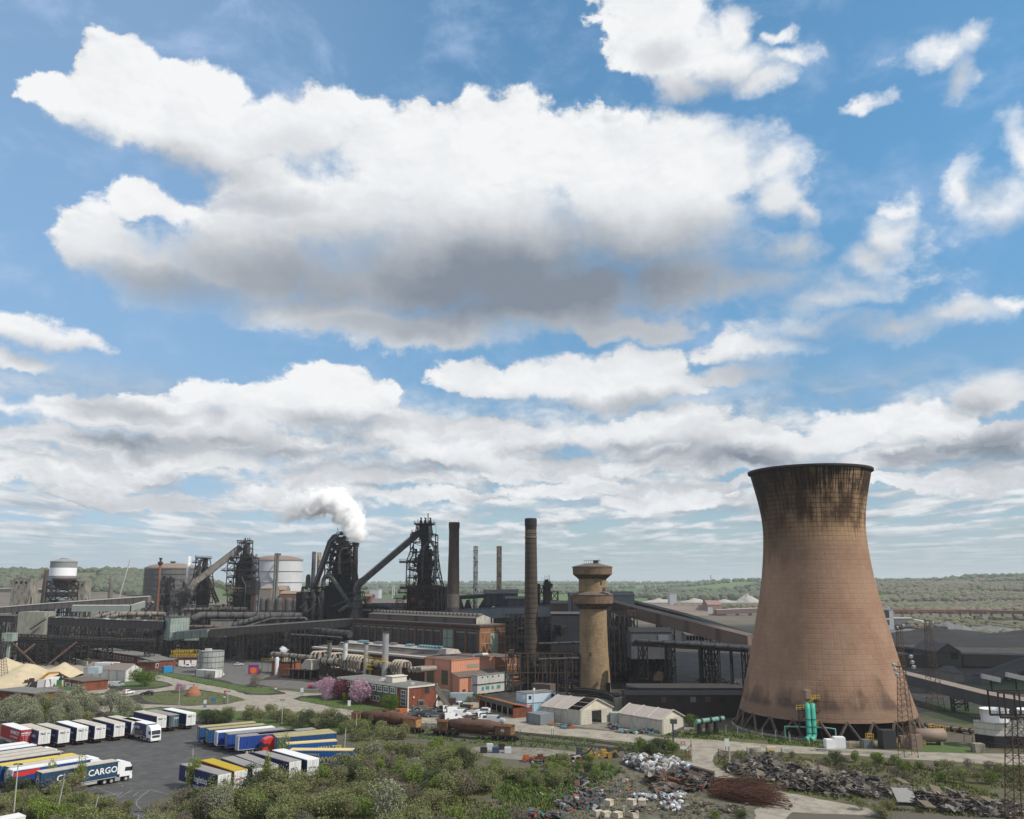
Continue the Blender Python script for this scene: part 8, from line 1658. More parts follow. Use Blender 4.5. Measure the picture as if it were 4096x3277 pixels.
for y in(121,123.5):
 m.beam((x0,y,zt),(x1,y,zt),.25);m.beam((x0,y,zt+3.2),(x1,y,zt+3.2),.2)
 for x in(x0,x0+2.2,x0+4.3):m.beam((x,y,zt),(x,y,zt+3.2),.18)
m.build('top_frame',dsteel,t)
for x,z in((x0-.2,zt+5.3),(x0+3.2,zt+5.5)):
 m=MB();m.beam((x,122,zt+3.2),(x,122,z-.4),.15);m.build('lamp_post',dsteel,t);m=MB();m.beam((x-1.2,122,z),(x+1.0,121.6,z-.5),.8,.6);m.build('floodlight',M('lamp_case',(.3,.3,.3)),t)
lmast(330,(-6,24,2775),(0,12,2560),'pale lattice mast standing in the sand at the left edge',[],gsteel)
def lamp(k,top,base,label,hs=2):
 b=G(*k(*base));p=A(*k(*top),b.y);t=thing('street_lamp',tuple(b),label,'lamp post','pale poles of the lamp posts');m=MB();m.tube([b,Vector((p.x,p.y,p.z))],[.13,.08],8);m.build('pole',M('pole_grey',(.36,.36,.35),.5,.1),t)
 for s in(-.45,.45)[:hs]:m=MB();m.beam((p.x+s*1.5,p.y,p.z+.05),(p.x+s*.3,p.y,p.z+.12),.35,.2);m.build('lamp_head',M('lamp_head_dark',(.06,.06,.06),.5,.2),t)
for k_,a,b,lab in((k9,(815,360),(800,602),'lamp post behind the far row, left of the brick kiln'),(k9,(1305,424),(1296,680),'lamp post on the verge right of the kiln'),(k10,(690,305),(678,590),'lamp post rising from the bushes behind the right trailers'),(k10,(1578,445),(1562,738),'lamp post in front of the left torpedo wagon'),(k10,(1446,625),(1420,1000),'thin pole beside the lettered azure trailers'),(k9,(950,990),(938,1230),'lamp post in front of the nearest slanting trailer'),(k11,(625,1022),(585,1300),'lamp post in front of the nearest white-cabbed lorry'),(k11,(185,1170),(135,1720),'tall lamp post at the left of the foreground'),(k11,(660,1298),(565,1725),'lamp post rising from the foreground bushes at left'),(k11,(1008,1465),(935,1760),'lamp post at the bottom beside the exit road'),(k9,(400,1652),(372,1800),'lamp post whose head shows at the bottom of the exit road')):lamp(k_,a,b,lab)
def sign(k,base,top,w,label,panels,posts=2,name='road_sign'):
 b=G(*k(*base));z=max(1.5,A(*k(*top),b.y).z);t=thing(name,tuple(b),label,'sign');m=MB()
 for s in((-.3,.3) if posts==2 else(0,)):m.beam((b.x+s*w,b.y,0),(b.x+s*w,b.y,z),.1)
 m.build('post',gsteel,t)
 for(z0,z1,mt,shape) in panels:
  m=MB()
  if shape=='disc':
   m.cyl((b.x,b.y-.12,(z0+z1)/2*z),(b.x,b.y-.06,(z0+z1)/2*z),(z1-z0)*z/2,None,20);o=m.build('sign_disc',mt,t);m=MB();m.box((b.x,b.y-.15,(z0+z1)/2*z-.1),((z1-z0)*z*.7,.04,.2));m.build('bar',inkw,o)
  else:m=MB();m.box((b.x,b.y-.1,z0*z),(w,.05,(z1-z0)*z));m.build('sign_panel',mt,t)
 return t
sw=M('sign_white',(.60,.62,.62),.5,.1);sbl=M('sign_blue',(.03,.16,.40),.5,.08);srd=M('sign_red',(.55,.03,.03),.5,.05);sor=M('sign_orange',(.6,.14,.03),.5,.05)
sign(k12,(1742,1000),(1735,868),1.4,'red no-entry sign with a white and blue plate below, at the tip gate',[(.72,1.0,srd,'disc'),(.35,.58,sw,'')])
for k_,b,tp,w,lab,pn in((k9,(1068,590),(1068,505),.9,'pale ladder-like sign post left of the blue board',[(.5,.95,sw,''),(.1,.25,sbl,'')]),(k9,(1155,552),(1155,488),1.5,'blue notice board on the grass island',[(.5,1.0,sbl,'')]),(k9,(1266,545),(1268,415),.6,'slim red topped sign on the grass island',[(.8,1.0,srd,''),(.45,.55,sw,'')]),(k10,(606,222),(606,115),.7,'orange and white sign on the verge tip by the junction',[(.8,1.0,sor,''),(.45,.65,sw,'')]),(k10,(918,270),(920,155),1.0,'pale slatted direction sign at the junction',[(.55,1.0,sw,'')]),(k10,(1483,440),(1487,305),.9,'white slatted direction sign before the blossom trees',[(.5,1.0,sw,'')]),(k12,(303,795),(308,655),.8,'orange and white sign beside the road below the ribbed container',[(.78,1.0,sor,''),(.5,.68,sw,'')]),(k12,(1100,145),(1100,62),.8,'orange and white sign right of the water tower foot',[(.8,1.0,sor,''),(.4,.6,sw,'')]),(k13,(575,1005),(572,838),1.0,'white slatted direction sign at the right gate',[(.5,1.0,sw,'')]),(k9,(915,410),(915,372),2.6,'white notice board behind the pink bush',[(.2,1.0,sw,'')])):sign(k_,b,tp,w,lab,pn)
g_=G(*k8(38,775));t=thing('hoarding',tuple(g_),'purple and red hoarding panel with an orange disc near the pump house','sign');m=MB();m.box((g_.x,g_.y,.5),(4.2,.2,3.6));m.build('board',M('hoarding_purple',(.16,.03,.24),.5,.1),t);m=MB();m.box((g_.x,g_.y-.12,.6),(3.4,.1,2.4));m.build('panel',M('hoarding_red',(.50,.03,.08),.5,.1),t);m=MB();m.cyl((g_.x,g_.y-.3,1.9),(g_.x,g_.y-.18,1.9),1.25,None,20);m.build('disc',M('hoarding_orange',(.65,.16,.03),.5,.05),t)
m=MB();b=G(*k12(1633,880));m.beam(b,(b.x,b.y,4.2),.35);m.box((b.x+.2,b.y-.1,4.2),(1.5,.8,1.0));m.box((b.x+.5,b.y,1.2),(.7,.5,1.2));solo(m,'signal_post',M('signal_dark',(.05,.06,.07),.7,.2),'dark signal post with a lamp box before the intact shed','signal')
def fence(pts,k,h,label,step=3.0,mesh=True,mat=None,name='fence'):
 P=[G(*k(*q)) for q in pts];t=thing(name,tuple(P[0]),label,'fence')
 for a,b in zip(P,P[1:]):
  L=(b-a).length;n_=max(1,int(L/step))
  for i in range(n_+1):c=a.lerp(b,i/n_);m=MB();m.beam(c,up(c,h),.12);m.beam(up(c,h),up(c,h)+Vector((.25,-.1,.3)),.09);m.build('post',mat or conc2,t)
  m=MB()
  for z in(.1,h*.5,h):m.beam(up(a,z),up(b,z),.035)
  if mesh:
   for i in range(int(L/.45)):c=a.lerp(b,i*.45/L);m.beam(up(c,.1),up(c,h),.02)
  m.build('wire',M('wire_grey',(.12,.12,.11),.7,.2),t)
fence([(100,745),(340,775),(440,790),(820,835),(1260,880)],k13,2.2,'wire fence with pale posts running left of the cooling tower')
fence([(1270,880),(1480,905)],k13,1.6,'short wire fence in front of the green risers',2.5)
fence([(20,935),(280,945),(560,955)],k14,1.3,'low rail fence in front of the black enclosure',2.2,False,yellow)
fence([(1270,870),(1550,950),(1926,985)],k14,1.2,'grey handrail in front of the white cooler block',2.5,False,gsteel)
for k_,a,b,zt,lab in((k13,(482,1105),(605,1135),3.0,'rusty framed gate leaf on the right of the tip entrance'),(k12,(1775,1110),(1835,1040),3.0,'rusty framed gate leaf on the left of the tip entrance')):
 a,b=G(*k_(*a)),G(*k_(*b));t=thing('gate',tuple(a),lab,'gate');m=MB()
 for z in(.3,1.5,2.6):m.beam(up(a,z),up(b,z),.12)
 m.beam(a,up(a,2.7),.14);m.beam(up(a,.3),up(b,2.6),.1);m.beam(up(a.lerp(b,.5),.3),up(a.lerp(b,.5),2.6),.1);m.build('frame',rust,t);m=MB();m.beam(b,up(b,3.8),.3);m.build('post',conc2,t)
 # ---------------------------------------------------------------- scrap
def debmat(name,cols,rough=.8):
 m=bpy.data.materials.new(name);m.use_nodes=True;t=m.node_tree;w=NT(t);bs=t.nodes['Principled BSDF'];ge=w.n('ShaderNodeNewGeometry');cr=w.n('ShaderNodeValToRGB');cr.color_ramp.interpolation='CONSTANT'
 e=cr.color_ramp.elements;e[0].position=0;e[0].color=(*cols[0],1);e[1].position=1/len(cols);e[1].color=(*cols[1],1)
 for i,c in enumerate(cols[2:],2):q=e.new(i/len(cols));q.color=(*c,1)
 w.L.new(ge.outputs['Random Per Island'],cr.inputs[0]);n=w.noise(w.n('ShaderNodeTexCoord').outputs['Object'],2.2,5,.65);s=w.v('SCALE',cr.outputs[0]);w.put(s.node.inputs['Scale'],w.lin(n,.25,.75,.45,1.35));w.L.new(s,bs.inputs['Base Color']);bs.inputs['Roughness'].default_value=rough;return m
dm={'dark':debmat('scrap_timber',[(.07,.06,.052),(.11,.095,.08),(.042,.038,.036),(.15,.132,.11),(.06,.048,.038),(.20,.155,.11),(.09,.08,.072),(.035,.032,.03),(.13,.11,.092),(.10,.09,.082),(.24,.22,.20),(.08,.065,.052)]),'white':debmat('scrap_bags',[(.55,.56,.58),(.25,.26,.28),(.68,.69,.70),(.12,.12,.12),(.40,.41,.43),(.16,.17,.20),(.07,.065,.06),(.14,.12,.10),(.30,.29,.27),(.10,.09,.08),(.5,.5,.5)]),'mixed':debmat('scrap_mixed',[(.06,.06,.06),(.10,.08,.06),(.05,.055,.07),(.40,.40,.41),(.06,.14,.19),(.12,.10,.085),(.09,.09,.085),(.08,.085,.09),(.035,.035,.04),(.14,.07,.04),(.07,.06,.055),(.26,.06,.03),(.16,.15,.14),(.05,.13,.08),(.11,.10,.09)]),'rust':debmat('scrap_rust',[(.10,.065,.05),(.13,.07,.045),(.06,.048,.042),(.16,.085,.05),(.07,.06,.055),(.13,.11,.095),(.20,.19,.18),(.05,.045,.042)]),'crate':debmat('scrap_crates',[(.42,.35,.26),(.34,.29,.23),(.48,.42,.33),(.22,.17,.12),(.55,.52,.48)]),'stick':debmat('scrap_rebar',[(.12,.045,.022),(.08,.03,.018),(.17,.065,.03),(.06,.03,.022)])}
def debris(name,k,spots,kind,label,size=(.3,1.6),shape='mix',seed=0,lump=True):
 q=random.Random(seed);m=MB()
 for(x,y,rx,ry,h,n) in spots:
  c=G(*k(x,y));ax=(G(*k(x+rx,y))-c).length;ay=(G(*k(x,y-ry))-c).length
  if lump:
   h*=.68 if kind=='dark' else 1;vs=[(c.x,c.y,h*.8)];nn=24
   for i in range(1,6):
    for j in range(nn):
     f=i/5;a=2*math.pi*j/nn;e=1+.25*mnoise.noise((math.cos(a)*1.3+seed,math.sin(a)*1.3,x*.01));vs.append((c.x+ax*.95*f*e*math.cos(a),c.y+ay*.95*f*e*math.sin(a),max(-.05,h*.8*(1-f*f)+.3*q.uniform(-1,1)*(i<5)) if i<5 else-.1))
   m.add(vs,[(0,1+j,1+(j+1)%nn) for j in range(nn)]+[(1+(i-1)*nn+j,1+i*nn+j,1+i*nn+(j+1)%nn,1+(i-1)*nn+(j+1)%nn) for i in range(1,5) for j in range(nn)])
  for _ in range(n):
   a=q.uniform(0,2*math.pi);f=math.sqrt(q.random());X=c.x+ax*f*math.cos(a);Y=c.y+ay*f*math.sin(a);h_=h;Z=h_*(1-f*f)*q.uniform(.7,1.1)+.05;s=q.uniform(*size);th=q.uniform(0,math.pi);ph=q.gauss(0,.22)
   d=Vector((math.cos(th)*math.cos(ph),math.sin(th)*math.cos(ph),math.sin(ph)));r_=q.random()
   if shape=='bag' and r_<.6:
    b0=q.uniform(.6,1.2);m.add([(X+v.x*s*b0*.55*(1+.4*mnoise.noise(v*1.6+Vector((X,Y,0)))),Y+v.y*s*.55*(1+.3*mnoise.noise(v*2+Vector((Y,X,0)))),Z+.15+v.z*s*.42) for v in ICO1[0]],ICO1[1])
   elif r_<.5:m.beam((X,Y,Z+.1),Vector((X,Y,Z+.1))+d*s*1.4,q.uniform(.06,.22),q.uniform(.04,.14))
   elif r_<.85:n_=Vector((q.gauss(0,.5),q.gauss(0,.5),1)).normalized();u_=n_.cross(d).normalized();w_=n_.cross(u_);C_=Vector((X,Y,Z+.2));aa=u_*s*.5;bb=w_*s*q.uniform(.25,.5);m.hexa([C_-aa-bb,C_+aa-bb,C_+aa+bb,C_-aa+bb],[C_-aa-bb+n_*.07,C_+aa-bb+n_*.07,C_+aa+bb+n_*.07,C_-aa+bb+n_*.07])
   else:m.box((X,Y,Z-.05),(s*.6,s*.4,s*.35),th)
 return solo(m,name,dm[kind],label,'scrap heap',kind='stuff',loc=(0,0,0))
debris('scrap_heap',k12,[(1190,1120,90,45,1.6,120),(1320,1170,120,45,2.2,170),(1480,1180,110,45,2.4,150),(1640,1165,110,45,1.8,130),(1780,1190,90,40,1.2,90),(1560,1260,160,40,1.0,120)],'white','heap of white sacks and sheeting spilling across the tip',(.5,1.7),'bag',1)
debris('scrap_heap',k12,[(1480,1330,120,45,1.6,130),(1650,1340,120,50,1.8,130),(1800,1380,130,55,2.0,130),(1560,1420,120,40,.7,80)],'rust','rusty girders and plates heaped in the middle of the tip',(.6,2.6),'mix',2)
debris('scrap_heap',k13,[(60,1330,110,50,2.2,120),(200,1390,110,50,1.8,110),(330,1340,90,50,1.4,70)],'mixed','mixed scrap with blue sheets beside the rusty rod pile',(.5,2.0),'mix',3)
debris('scrap_heap',k13,[(690,1200,110,50,2.0,170),(860,1180,120,55,2.8,220),(1050,1170,120,65,3.6,260),(1130,1260,140,60,3.2,240),(950,1290,110,40,1.4,120),(1310,1270,130,70,3.0,260),(1400,1370,140,60,2.6,240),(1560,1340,150,75,3.0,260),(1700,1420,140,60,2.6,220),(1850,1390,130,75,2.8,230),(1250,1380,80,30,.8,60)],'dark','long dark bank of broken timber and pallets along the track',(.4,1.8),'mix',4)
debris('scrap_heap',k14,[(60,1330,120,75,2.6,170),(150,1440,120,60,2.2,160),(330,1420,140,75,2.6,200),(470,1480,120,60,2.0,150),(640,1500,130,60,2.2,160),(850,1560,140,70,2.6,190),(1050,1600,140,70,2.4,180),(1250,1570,130,65,2.2,160),(1400,1640,140,60,1.8,130),(1620,1650,140,60,1.6,120),(1780,1620,120,60,1.5,110)],'dark','dark bank of broken pallets stretching to the bottom right',(.4,1.8),'mix',5)
debris('scrap_heap',k12,[(620,1350,90,35,.9,70),(680,1480,130,45,1.0,110),(560,1570,120,45,.9,110),(480,1600,110,40,.9,80),(780,1500,90,35,.6,60),(700,1590,130,35,.7,70),(330,1720,120,25,.7,60),(60,1710,120,25,.7,60)],'mixed','low scattered heap of coloured rubbish at the bottom of the tip',(.4,1.7),'mix',6)
debris('litter',k12,[(1260,1500,90,40,.5,60),(1390,1510,60,25,.4,25),(1620,1520,130,40,.5,70),(1600,1600,110,45,.6,50),(1500,1480,60,20,.4,16),(1700,1480,90,30,.4,24)],'white','white litter strewn on the bare dirt of the tip',(.3,1.1),'bag',7,False)
debris('litter',k12,[(900,1300,300,120,.05,60),(1300,1400,300,120,.05,70),(1000,1450,250,100,.05,60),(1500,1650,300,60,.05,50),(400,1450,200,120,.05,30)],'mixed','small scraps dotted over the dirt of the tip',(.2,.9),'mix',8,False)
debris('litter',k13,[(1000,1500,400,120,.03,24),(300,1620,250,70,.3,60),(640,1640,120,40,.5,60)],'dark','bits of debris along the bottom of the track',(.2,1.0),'mix',12,False)
def rods():
 q=random.Random(9);m=MB();c=G(*k13(700,1480))
 for _ in range(1100):
  f=q.random();xx=q.uniform(360,820);g0=G(*k13(xx,1440+(xx-360)*.17+q.uniform(-95,60)));h=max(.1,1.9*(1-((g0.x-c.x)/13)**2))*q.uniform(.1,1);d=Vector((1,-.35+q.gauss(0,.3),q.gauss(-.08,.14))).normalized();L=q.uniform(2.5,8);a=Vector((g0.x,g0.y,h));b=a+d*L;b.z=max(.05,b.z);md=(a+b)/2+Vector((0,q.gauss(0,.3),q.gauss(.15,.3)));md.z=max(.05,md.z);m.beam(a,md,.05);m.beam(md,b,.04)
 return solo(m,'rod_pile',dm['stick'],'tangled pile of rusty red-brown rods beside the track','scrap heap',kind='stuff',loc=(0,0,0))
rods()
def pallet(k,x,y,z,rz,tilt,mat,label,grp='loose pallets on the timber bank'):
 g_=G(*k(x,y));m=MB()
 for i in range(7):m.box((-.6+.2*i,0,.12),(.12,1.4,.03))
 for j in(-.6,0,.6):m.box((0,j,0),(1.3,.12,.12))
 o=m.build('pallet',mat,None);o.location=(g_.x,g_.y,z);o.rotation_euler=(tilt,tilt*.5,rz);o.scale=(1.5,1.5,1.5);tag(o,label,'pallet',grp)
pm=M('pallet_wood',(.20,.165,.125),.9,.2,.8)
for i,(k_,x,y,z,rz,ti,lab) in enumerate(((k13,940,1310,1.0,.4,.9,'pale pallet leaning at the left foot of the timber bank'),(k13,820,1170,2.2,1.2,.8,'pale pallet on the left top of the timber bank'),(k13,1500,1290,2.6,.7,.5,'pallet lying on the middle of the timber bank'),(k13,1650,1340,2.2,.2,.8,'pallet standing on the right of the timber bank'),(k14,590,1430,1.8,.6,.3,'grey pallet left of the flat sheet on the right bank'),(k14,740,1540,1.6,1.0,.4,'brown pallet on the right bank'),(k14,975,1570,2.2,.2,.6,'pale grey pallet at the middle of the right bank'),(k14,1130,1550,2.0,.9,.3,'pallet on the slope of the right bank'),(k14,1540,1620,1.4,.4,.3,'pallet near the right lattice tower'),(k14,860,1640,1.0,.3,.3,'pallet at the foot of the right bank'))):pallet(k_,x,y,z,rz,ti,pm,lab)
for x,y,L_,w_,rz,mt,lab,z in((120,1400,6.5,1.3,-.5,rust,'long rusty box girder lying across the tip',.6),(190,1345,5.0,1.0,-.7,brownst,'shorter brown girder above the long rusty one',1.5),(300,1300,4.6,1.3,-.35,brownst,'brown trough with a white end in the scrap',1.3)):
 g_=G(*k13(x,y));m=MB();m.beam((g_.x-L_/2*math.cos(rz),g_.y-L_/2*math.sin(rz),z+.9),(g_.x+L_/2*math.cos(rz),g_.y+L_/2*math.sin(rz),z),w_,.8);solo(m,'girder',mt,lab,'girder')
for i,(x,y,z) in enumerate(((885,1650,0),(945,1690,0),(970,1650,1.0),(1090,1640,0),(1130,1700,0),(1160,1660,1.1),(1240,1690,0),(870,1705,0),(1015,1705,0),(1230,1630,.9))):
 g_=G(*k12(x,y));m=MB();g_+=Vector((math.sin(i*5.1)*.9,math.cos(i*3.7)*.9,0));m.box((g_.x,g_.y,z),(1.3,1.1,.8),.5*i);m.box((g_.x,g_.y,z+.8),(1.35,1.15,.08),.5*i);solo(m,'crate',dm['crate'],['cream crate at the left of the crate row','cream crate second in the front row','raised cream crate at the left back','cream crate at the middle back','cream crate in the middle front','raised cream crate in the middle','cream crate at the right front','leftmost front crate half cut off','front crate left of the middle','raised cream crate at the right end'][i],'crate','cream crates at the bottom of the tip')
g_=G(*k14(620,1560));m=MB();m.hexa([(g_.x-1.8,g_.y-1.2,.6),(g_.x+1.6,g_.y-1.4,.5),(g_.x+1.7,g_.y+1.2,2.2),(g_.x-1.7,g_.y+1.2,2.3)],[(g_.x-1.8,g_.y-1.2,.7),(g_.x+1.6,g_.y-1.4,.6),(g_.x+1.7,g_.y+1.2,2.3),(g_.x-1.7,g_.y+1.2,2.4)]);solo(m,'metal_sheet',M('sheet_grey',(.22,.22,.21),.7,.15),'flat grey sheet propped on the right timber bank','sheet')
for x,y,mt,hh,lab in((620,1070,M('machine_black',(.045,.05,.05),.7,.3),3.4,'black scrapped cab beside the yellow digger arms'),(735,1060,M('machine_yellow',(.36,.22,.04),.6,.2,.8,c2=(.15,.09,.05),amt=.7),2.4,'yellow and rust digger wreck with raised arms'),(885,1050,M('machine_yellow',(.4,.3,.1)),2.2,'yellow machine hood right of the digger wreck'),(960,1040,M('machine_black',(.1,.1,.1)),2.6,'black machine frame at the right of the scrapped row'),(380,1140,M('machine_yellow',(.4,.3,.1)),1.2,'low yellow round hood among the weeds'),(190,1090,rust,1.8,'rusty open skip left of the scrapped machines'),(35,1085,M('pump_orange',(.32,.09,.03),.6,.2),1.5,'orange pump at the left of the scrap row'),(390,1080,brownst,1.6,'brown crate frame in the scrap row'),(485,1085,M('ibc_white',(.45,.47,.48),.5,.1),1.7,'whitish tank cage in the scrap row'),(565,1085,rust,1.5,'rusty box right of the tank cage')):
 g_=G(*k12(x,y));m=MB();hh*=.72;m.box((g_.x,g_.y,.3),(1.9,1.4,hh*.5),.2);m.box((g_.x-.4,g_.y,.3+hh*.5),(1.0,1.0,hh*.4),.2);m.beam((g_.x+.5,g_.y-.6,.8),(g_.x+2.2,g_.y-.8,hh),.35);m.beam((g_.x+2.2,g_.y-.8,hh),(g_.x+2.8,g_.y-.7,hh*.4),.2);m.cyl((g_.x-.8,g_.y-1.0,.5),(g_.x-.8,g_.y-.7,.5),.5,None,10);m.cyl((g_.x+.9,g_.y-1.0,.5),(g_.x+.9,g_.y-.7,.5),.5,None,10);solo(m,'scrapped_machine',mt,lab,'machine','scrapped machines beside the railway',loc=(g_.x,g_.y,0))
debris('litter',k12,[(300,1095,320,28,.3,150),(1320,1075,160,15,.3,40)],'mixed','small scrap lying between the scrapped machines',(.3,1.3),'mix',21,False)
debris('rubble_heap',k5,[(1330,1500,90,30,2.6,200),(1200,1510,80,18,1.0,80),(1500,1530,70,16,.8,60)],'dark','rubble heap on the dark ground left of the cooling tower',(.4,1.6),'mix',10)
debris('litter',k12,[(1250,775,240,16,.2,70),(1400,760,80,14,.5,40),(450,720,60,18,.4,40),(1680,765,80,14,.5,30),(990,730,40,20,.6,30)],'mixed','loose beams and oddments lying beside the slatted sheds',(.4,2.0),'mix',11,False)
# ---------------------------------------------------------------- plants
def leafmat(name,c1,c2,c3):
 m=bpy.data.materials.new(name);m.use_nodes=True;t=m.node_tree;w=NT(t);bs=t.nodes['Principled BSDF'];P=w.n('ShaderNodeTexCoord').outputs['Object'];oi=w.n('ShaderNodeObjectInfo')
 n=w.noise(w.v('ADD',P,w.comb(w.m('MULTIPLY',oi.outputs['Random'],50.0),0,0)),.9,4,.6);ge=w.n('ShaderNodeNewGeometry')
 a=w.mix(w.ss(w.m('ADD',w.m('MULTIPLY',n,.7),w.m('MULTIPLY',ge.outputs['Random Per Island'],.35)),.35,.72),c1,c2);a=w.mix(w.m('MULTIPLY',w.ss(oi.outputs['Random'],.3,1.0),.6),a,c3)
 w.L.new(a,bs.inputs['Base Color']);bs.inputs['Roughness'].default_value=.75;bs.inputs['Specular IOR Level'].default_value=.15;return m
LM=dict(olive=leafmat('leaf_olive',(.112,.128,.046),(.225,.242,.105),(.18,.17,.088)),green=leafmat('leaf_green',(.095,.140,.028),(.18,.24,.055),(.14,.18,.05)),willow=leafmat('leaf_willow',(.15,.165,.10),(.29,.30,.205),(.20,.20,.135)),lime=leafmat('leaf_lime',(.13,.17,.02),(.21,.24,.035),(.15,.17,.03)),pink=leafmat('blossom_pink',(.34,.20,.27),(.55,.36,.45),(.42,.26,.33)),plum=leafmat('leaf_plum',(.11,.035,.05),(.19,.06,.085),(.14,.045,.06)),bare=leafmat('twig_brown',(.11,.095,.07),(.20,.17,.125),(.15,.125,.09)),dark=leafmat('leaf_dark',(.045,.065,.026),(.090,.112,.048),(.07,.08,.045)),fir=leafmat('leaf_fresh',(.06,.11,.015),(.11,.17,.025),(.08,.12,.02)))
bark=M('bark',(.09,.075,.06),.95,.3,1.0)
def foliage(seed,w,h,n,leaf=.26,lobes=7,lift=.12,spiky=.25,hollow=.45,narrow=1.0):
 q=random.Random(seed);m=MB();L=[]
 for _ in range(lobes):a=q.uniform(0,6.283);f=q.uniform(.1,.62);z=q.uniform(.25,.78);L.append((w/2*f*math.cos(a),w/2*f*math.sin(a),h*z,w*q.uniform(.17,.30)*narrow,h*q.uniform(.18,.30)))
 L.append((0,0,h*.45,w*.33,h*.38))
 for i in range(n):
  lx,ly,lz,lr,lh=L[i%len(L)];d=Vector((q.gauss(0,1),q.gauss(0,1),q.gauss(0,1))).normalized();r=hollow+(1-hollow)*q.random()**.5
  if q.random()<.06:r*=1+spiky
  nn=1+.35*mnoise.noise(d*2.2+Vector((seed,lx,lz)));p=Vector((lx+d.x*lr*r*nn,ly+d.y*lr*r*nn,lz+d.z*lh*r*nn))
  if p.z<h*lift*.3:p.z=h*lift*q.random()+.05
  s=leaf*q.uniform(.55,1.3);u=Vector((q.gauss(0,1),q.gauss(0,1),q.gauss(0,1))).normalized();u=(u*.7+d*.3).normalized();v=u.cross(Vector((q.gauss(0,1),q.gauss(0,1),q.gauss(0,1)))).normalized();e=s*q.uniform(.45,.8)
  m.add([p-u*s*.5,p+v*e*.5,p+u*s*.6,p-v*e*.5],[(0,1,2,3)])
 return m
def stems(seed,w,h,trunk=.10,n=6):
 q=random.Random(seed+99);m=MB();m.tube([(0,0,0),(q.gauss(0,.1),0,h*.25),(q.gauss(0,.15),q.gauss(0,.15),h*.5)],[trunk*1.3,trunk,trunk*.6],6)
 for i in range(n):a=6.283*i/n+q.random();z=h*q.uniform(.1,.35);f=q.uniform(.25,.42);m.tube([(0,0,z),(w*f*.5*math.cos(a),w*f*.5*math.sin(a),z+h*.2),(w*f*math.cos(a),w*f*math.sin(a),h*q.uniform(.6,.9))],[trunk*.6,trunk*.4,trunk*.15],5)
 return m
PROTO={}
def proto(kind,i):
 key=(kind,i)
 if key in PROTO:return PROTO[key]
 sd=hash_(kind)+i*17;spec=dict(olive=(5,3.6,1900,.24),green=(4.4,3.2,1700,.24),willow=(6.5,5.6,2600,.26),lime=(3.2,4.4,1100,.22),pink=(7.5,5.2,4200,.26),plum=(6.5,5.0,3600,.24),bare=(4.6,3.2,1100,.16),dark=(5.4,3.4,2200,.25),fir=(6.5,4.8,3400,.27))[kind]
 w,h,n,lf=spec;n=int(n*1.6);lf*=.85 if kind!='bare' else 1;f=foliage(sd,w,h,n,lf,lobes=9 if w>6 else 7,narrow=.8 if kind=='lime' else 1.0);PROTO[key]=(f,stems(sd,w,h,.12 if w>6 else .08),[None],[None],w,h);return PROTO[key]
def hash_(s):return sum(ord(c)*(i+3) for i,c in enumerate(s))
NM=dict(olive='shrub',green='shrub',willow='willow_tree',lime='sapling',pink='blossom_tree',plum='plum_tree',bare='twiggy_shrub',dark='shrub',fir='leafy_tree')
def plant(kind,i,x,y,s,label,cat,grp=None,sz=1.0,rz=0.0):
 f,st,mf,ms,w,h=proto(kind,i)
 if mf[0] is None:
  a=f.build('foliage',LM[kind],None);b=st.build('stem',bark,None);mf[0],ms[0]=a.data,b.data;bpy.data.objects.remove(a);bpy.data.objects.remove(b)
 t=thing(NM[kind],(x,y,0),label,cat,grp,rz,True);t.scale=(s,s,s*sz)
 for nm,me in(('foliage',mf[0]),('stem',ms[0])):o=bpy.data.objects.new(nm,me);col.objects.link(o);o.parent=t
 return t
def inpoly(p,poly):
 c=False;n=len(poly)
 for i in range(n):
  (x1,y1),(x2,y2)=poly[i],poly[(i+1)%n]
  if(y1>p[1])!=(y2>p[1]) and p[0]<(x2-x1)*(p[1]-y1)/(y2-y1)+x1:c=not c
 return c
LAB=dict(olive=('grey-green shrub {}','shrub'),green=('bright green shrub {}','shrub'),willow=('pale silvery willow {}','tree'),lime=('narrow yellow-green sapling {}','sapling'),bare=('brown leafless shrub {}','shrub'),dark=('dark green shrub {}','shrub'))
PL=random.Random(77);COUNT=[0]
def thicket(poly,n,mixk,where,smin,smax,mind=2.2):
 xs=[p[0] for p in poly];ys=[p[1] for p in poly];pts=[];tries=0
 while len(pts)<n and tries<n*60:
  tries+=1;px,py=PL.uniform(min(xs),max(xs)),PL.uniform(min(ys),max(ys))
  if not inpoly((px,py),poly):continue
  g=G(px,py)
  if any((g.x-a.x)**2+(g.y-a.y)**2<mind**2 for a in pts):continue
  pts.append(g);r=PL.random();acc=0;kd=mixk[-1][0]
  for k,w in mixk:
   acc+=w
   if r<acc:kd=k;break
  lt,ct=LAB[kd];s=PL.uniform(smin,smax);plant(kd,PL.randrange(3),g.x,g.y,s,lt.format(where),ct,lt.split(' {')[0]+'s '+where,PL.uniform(.8,1.2),PL.uniform(0,6.28));COUNT[0]+=1
main=[('olive',.52),('green',.16),('bare',.16),('dark',.10),('willow',.04),('lime',.02)]
thicket([(620,3290),(700,3230),(800,3195),(950,3165),(1080,3140),(1260,3090),(1400,3062),(1480,3010),(1500,2975),(1640,2990),(1760,3030),(1880,3060),(2000,3090),(2060,3120),(1960,3180),(1800,3230),(1640,3290)],108,main,'in the thicket in front of the slanting trailers',.75,1.25,2.6)
thicket([(900,2880),(1060,2868),(1200,2882),(1400,2900),(1560,2925),(1640,2955),(1500,2975),(1400,2955),(1300,2932),(1150,2905),(950,2890)],34,[('olive',.7),('dark',.2),('green',.1)],'in the hedge behind the right trailers',.8,1.15,3.0)
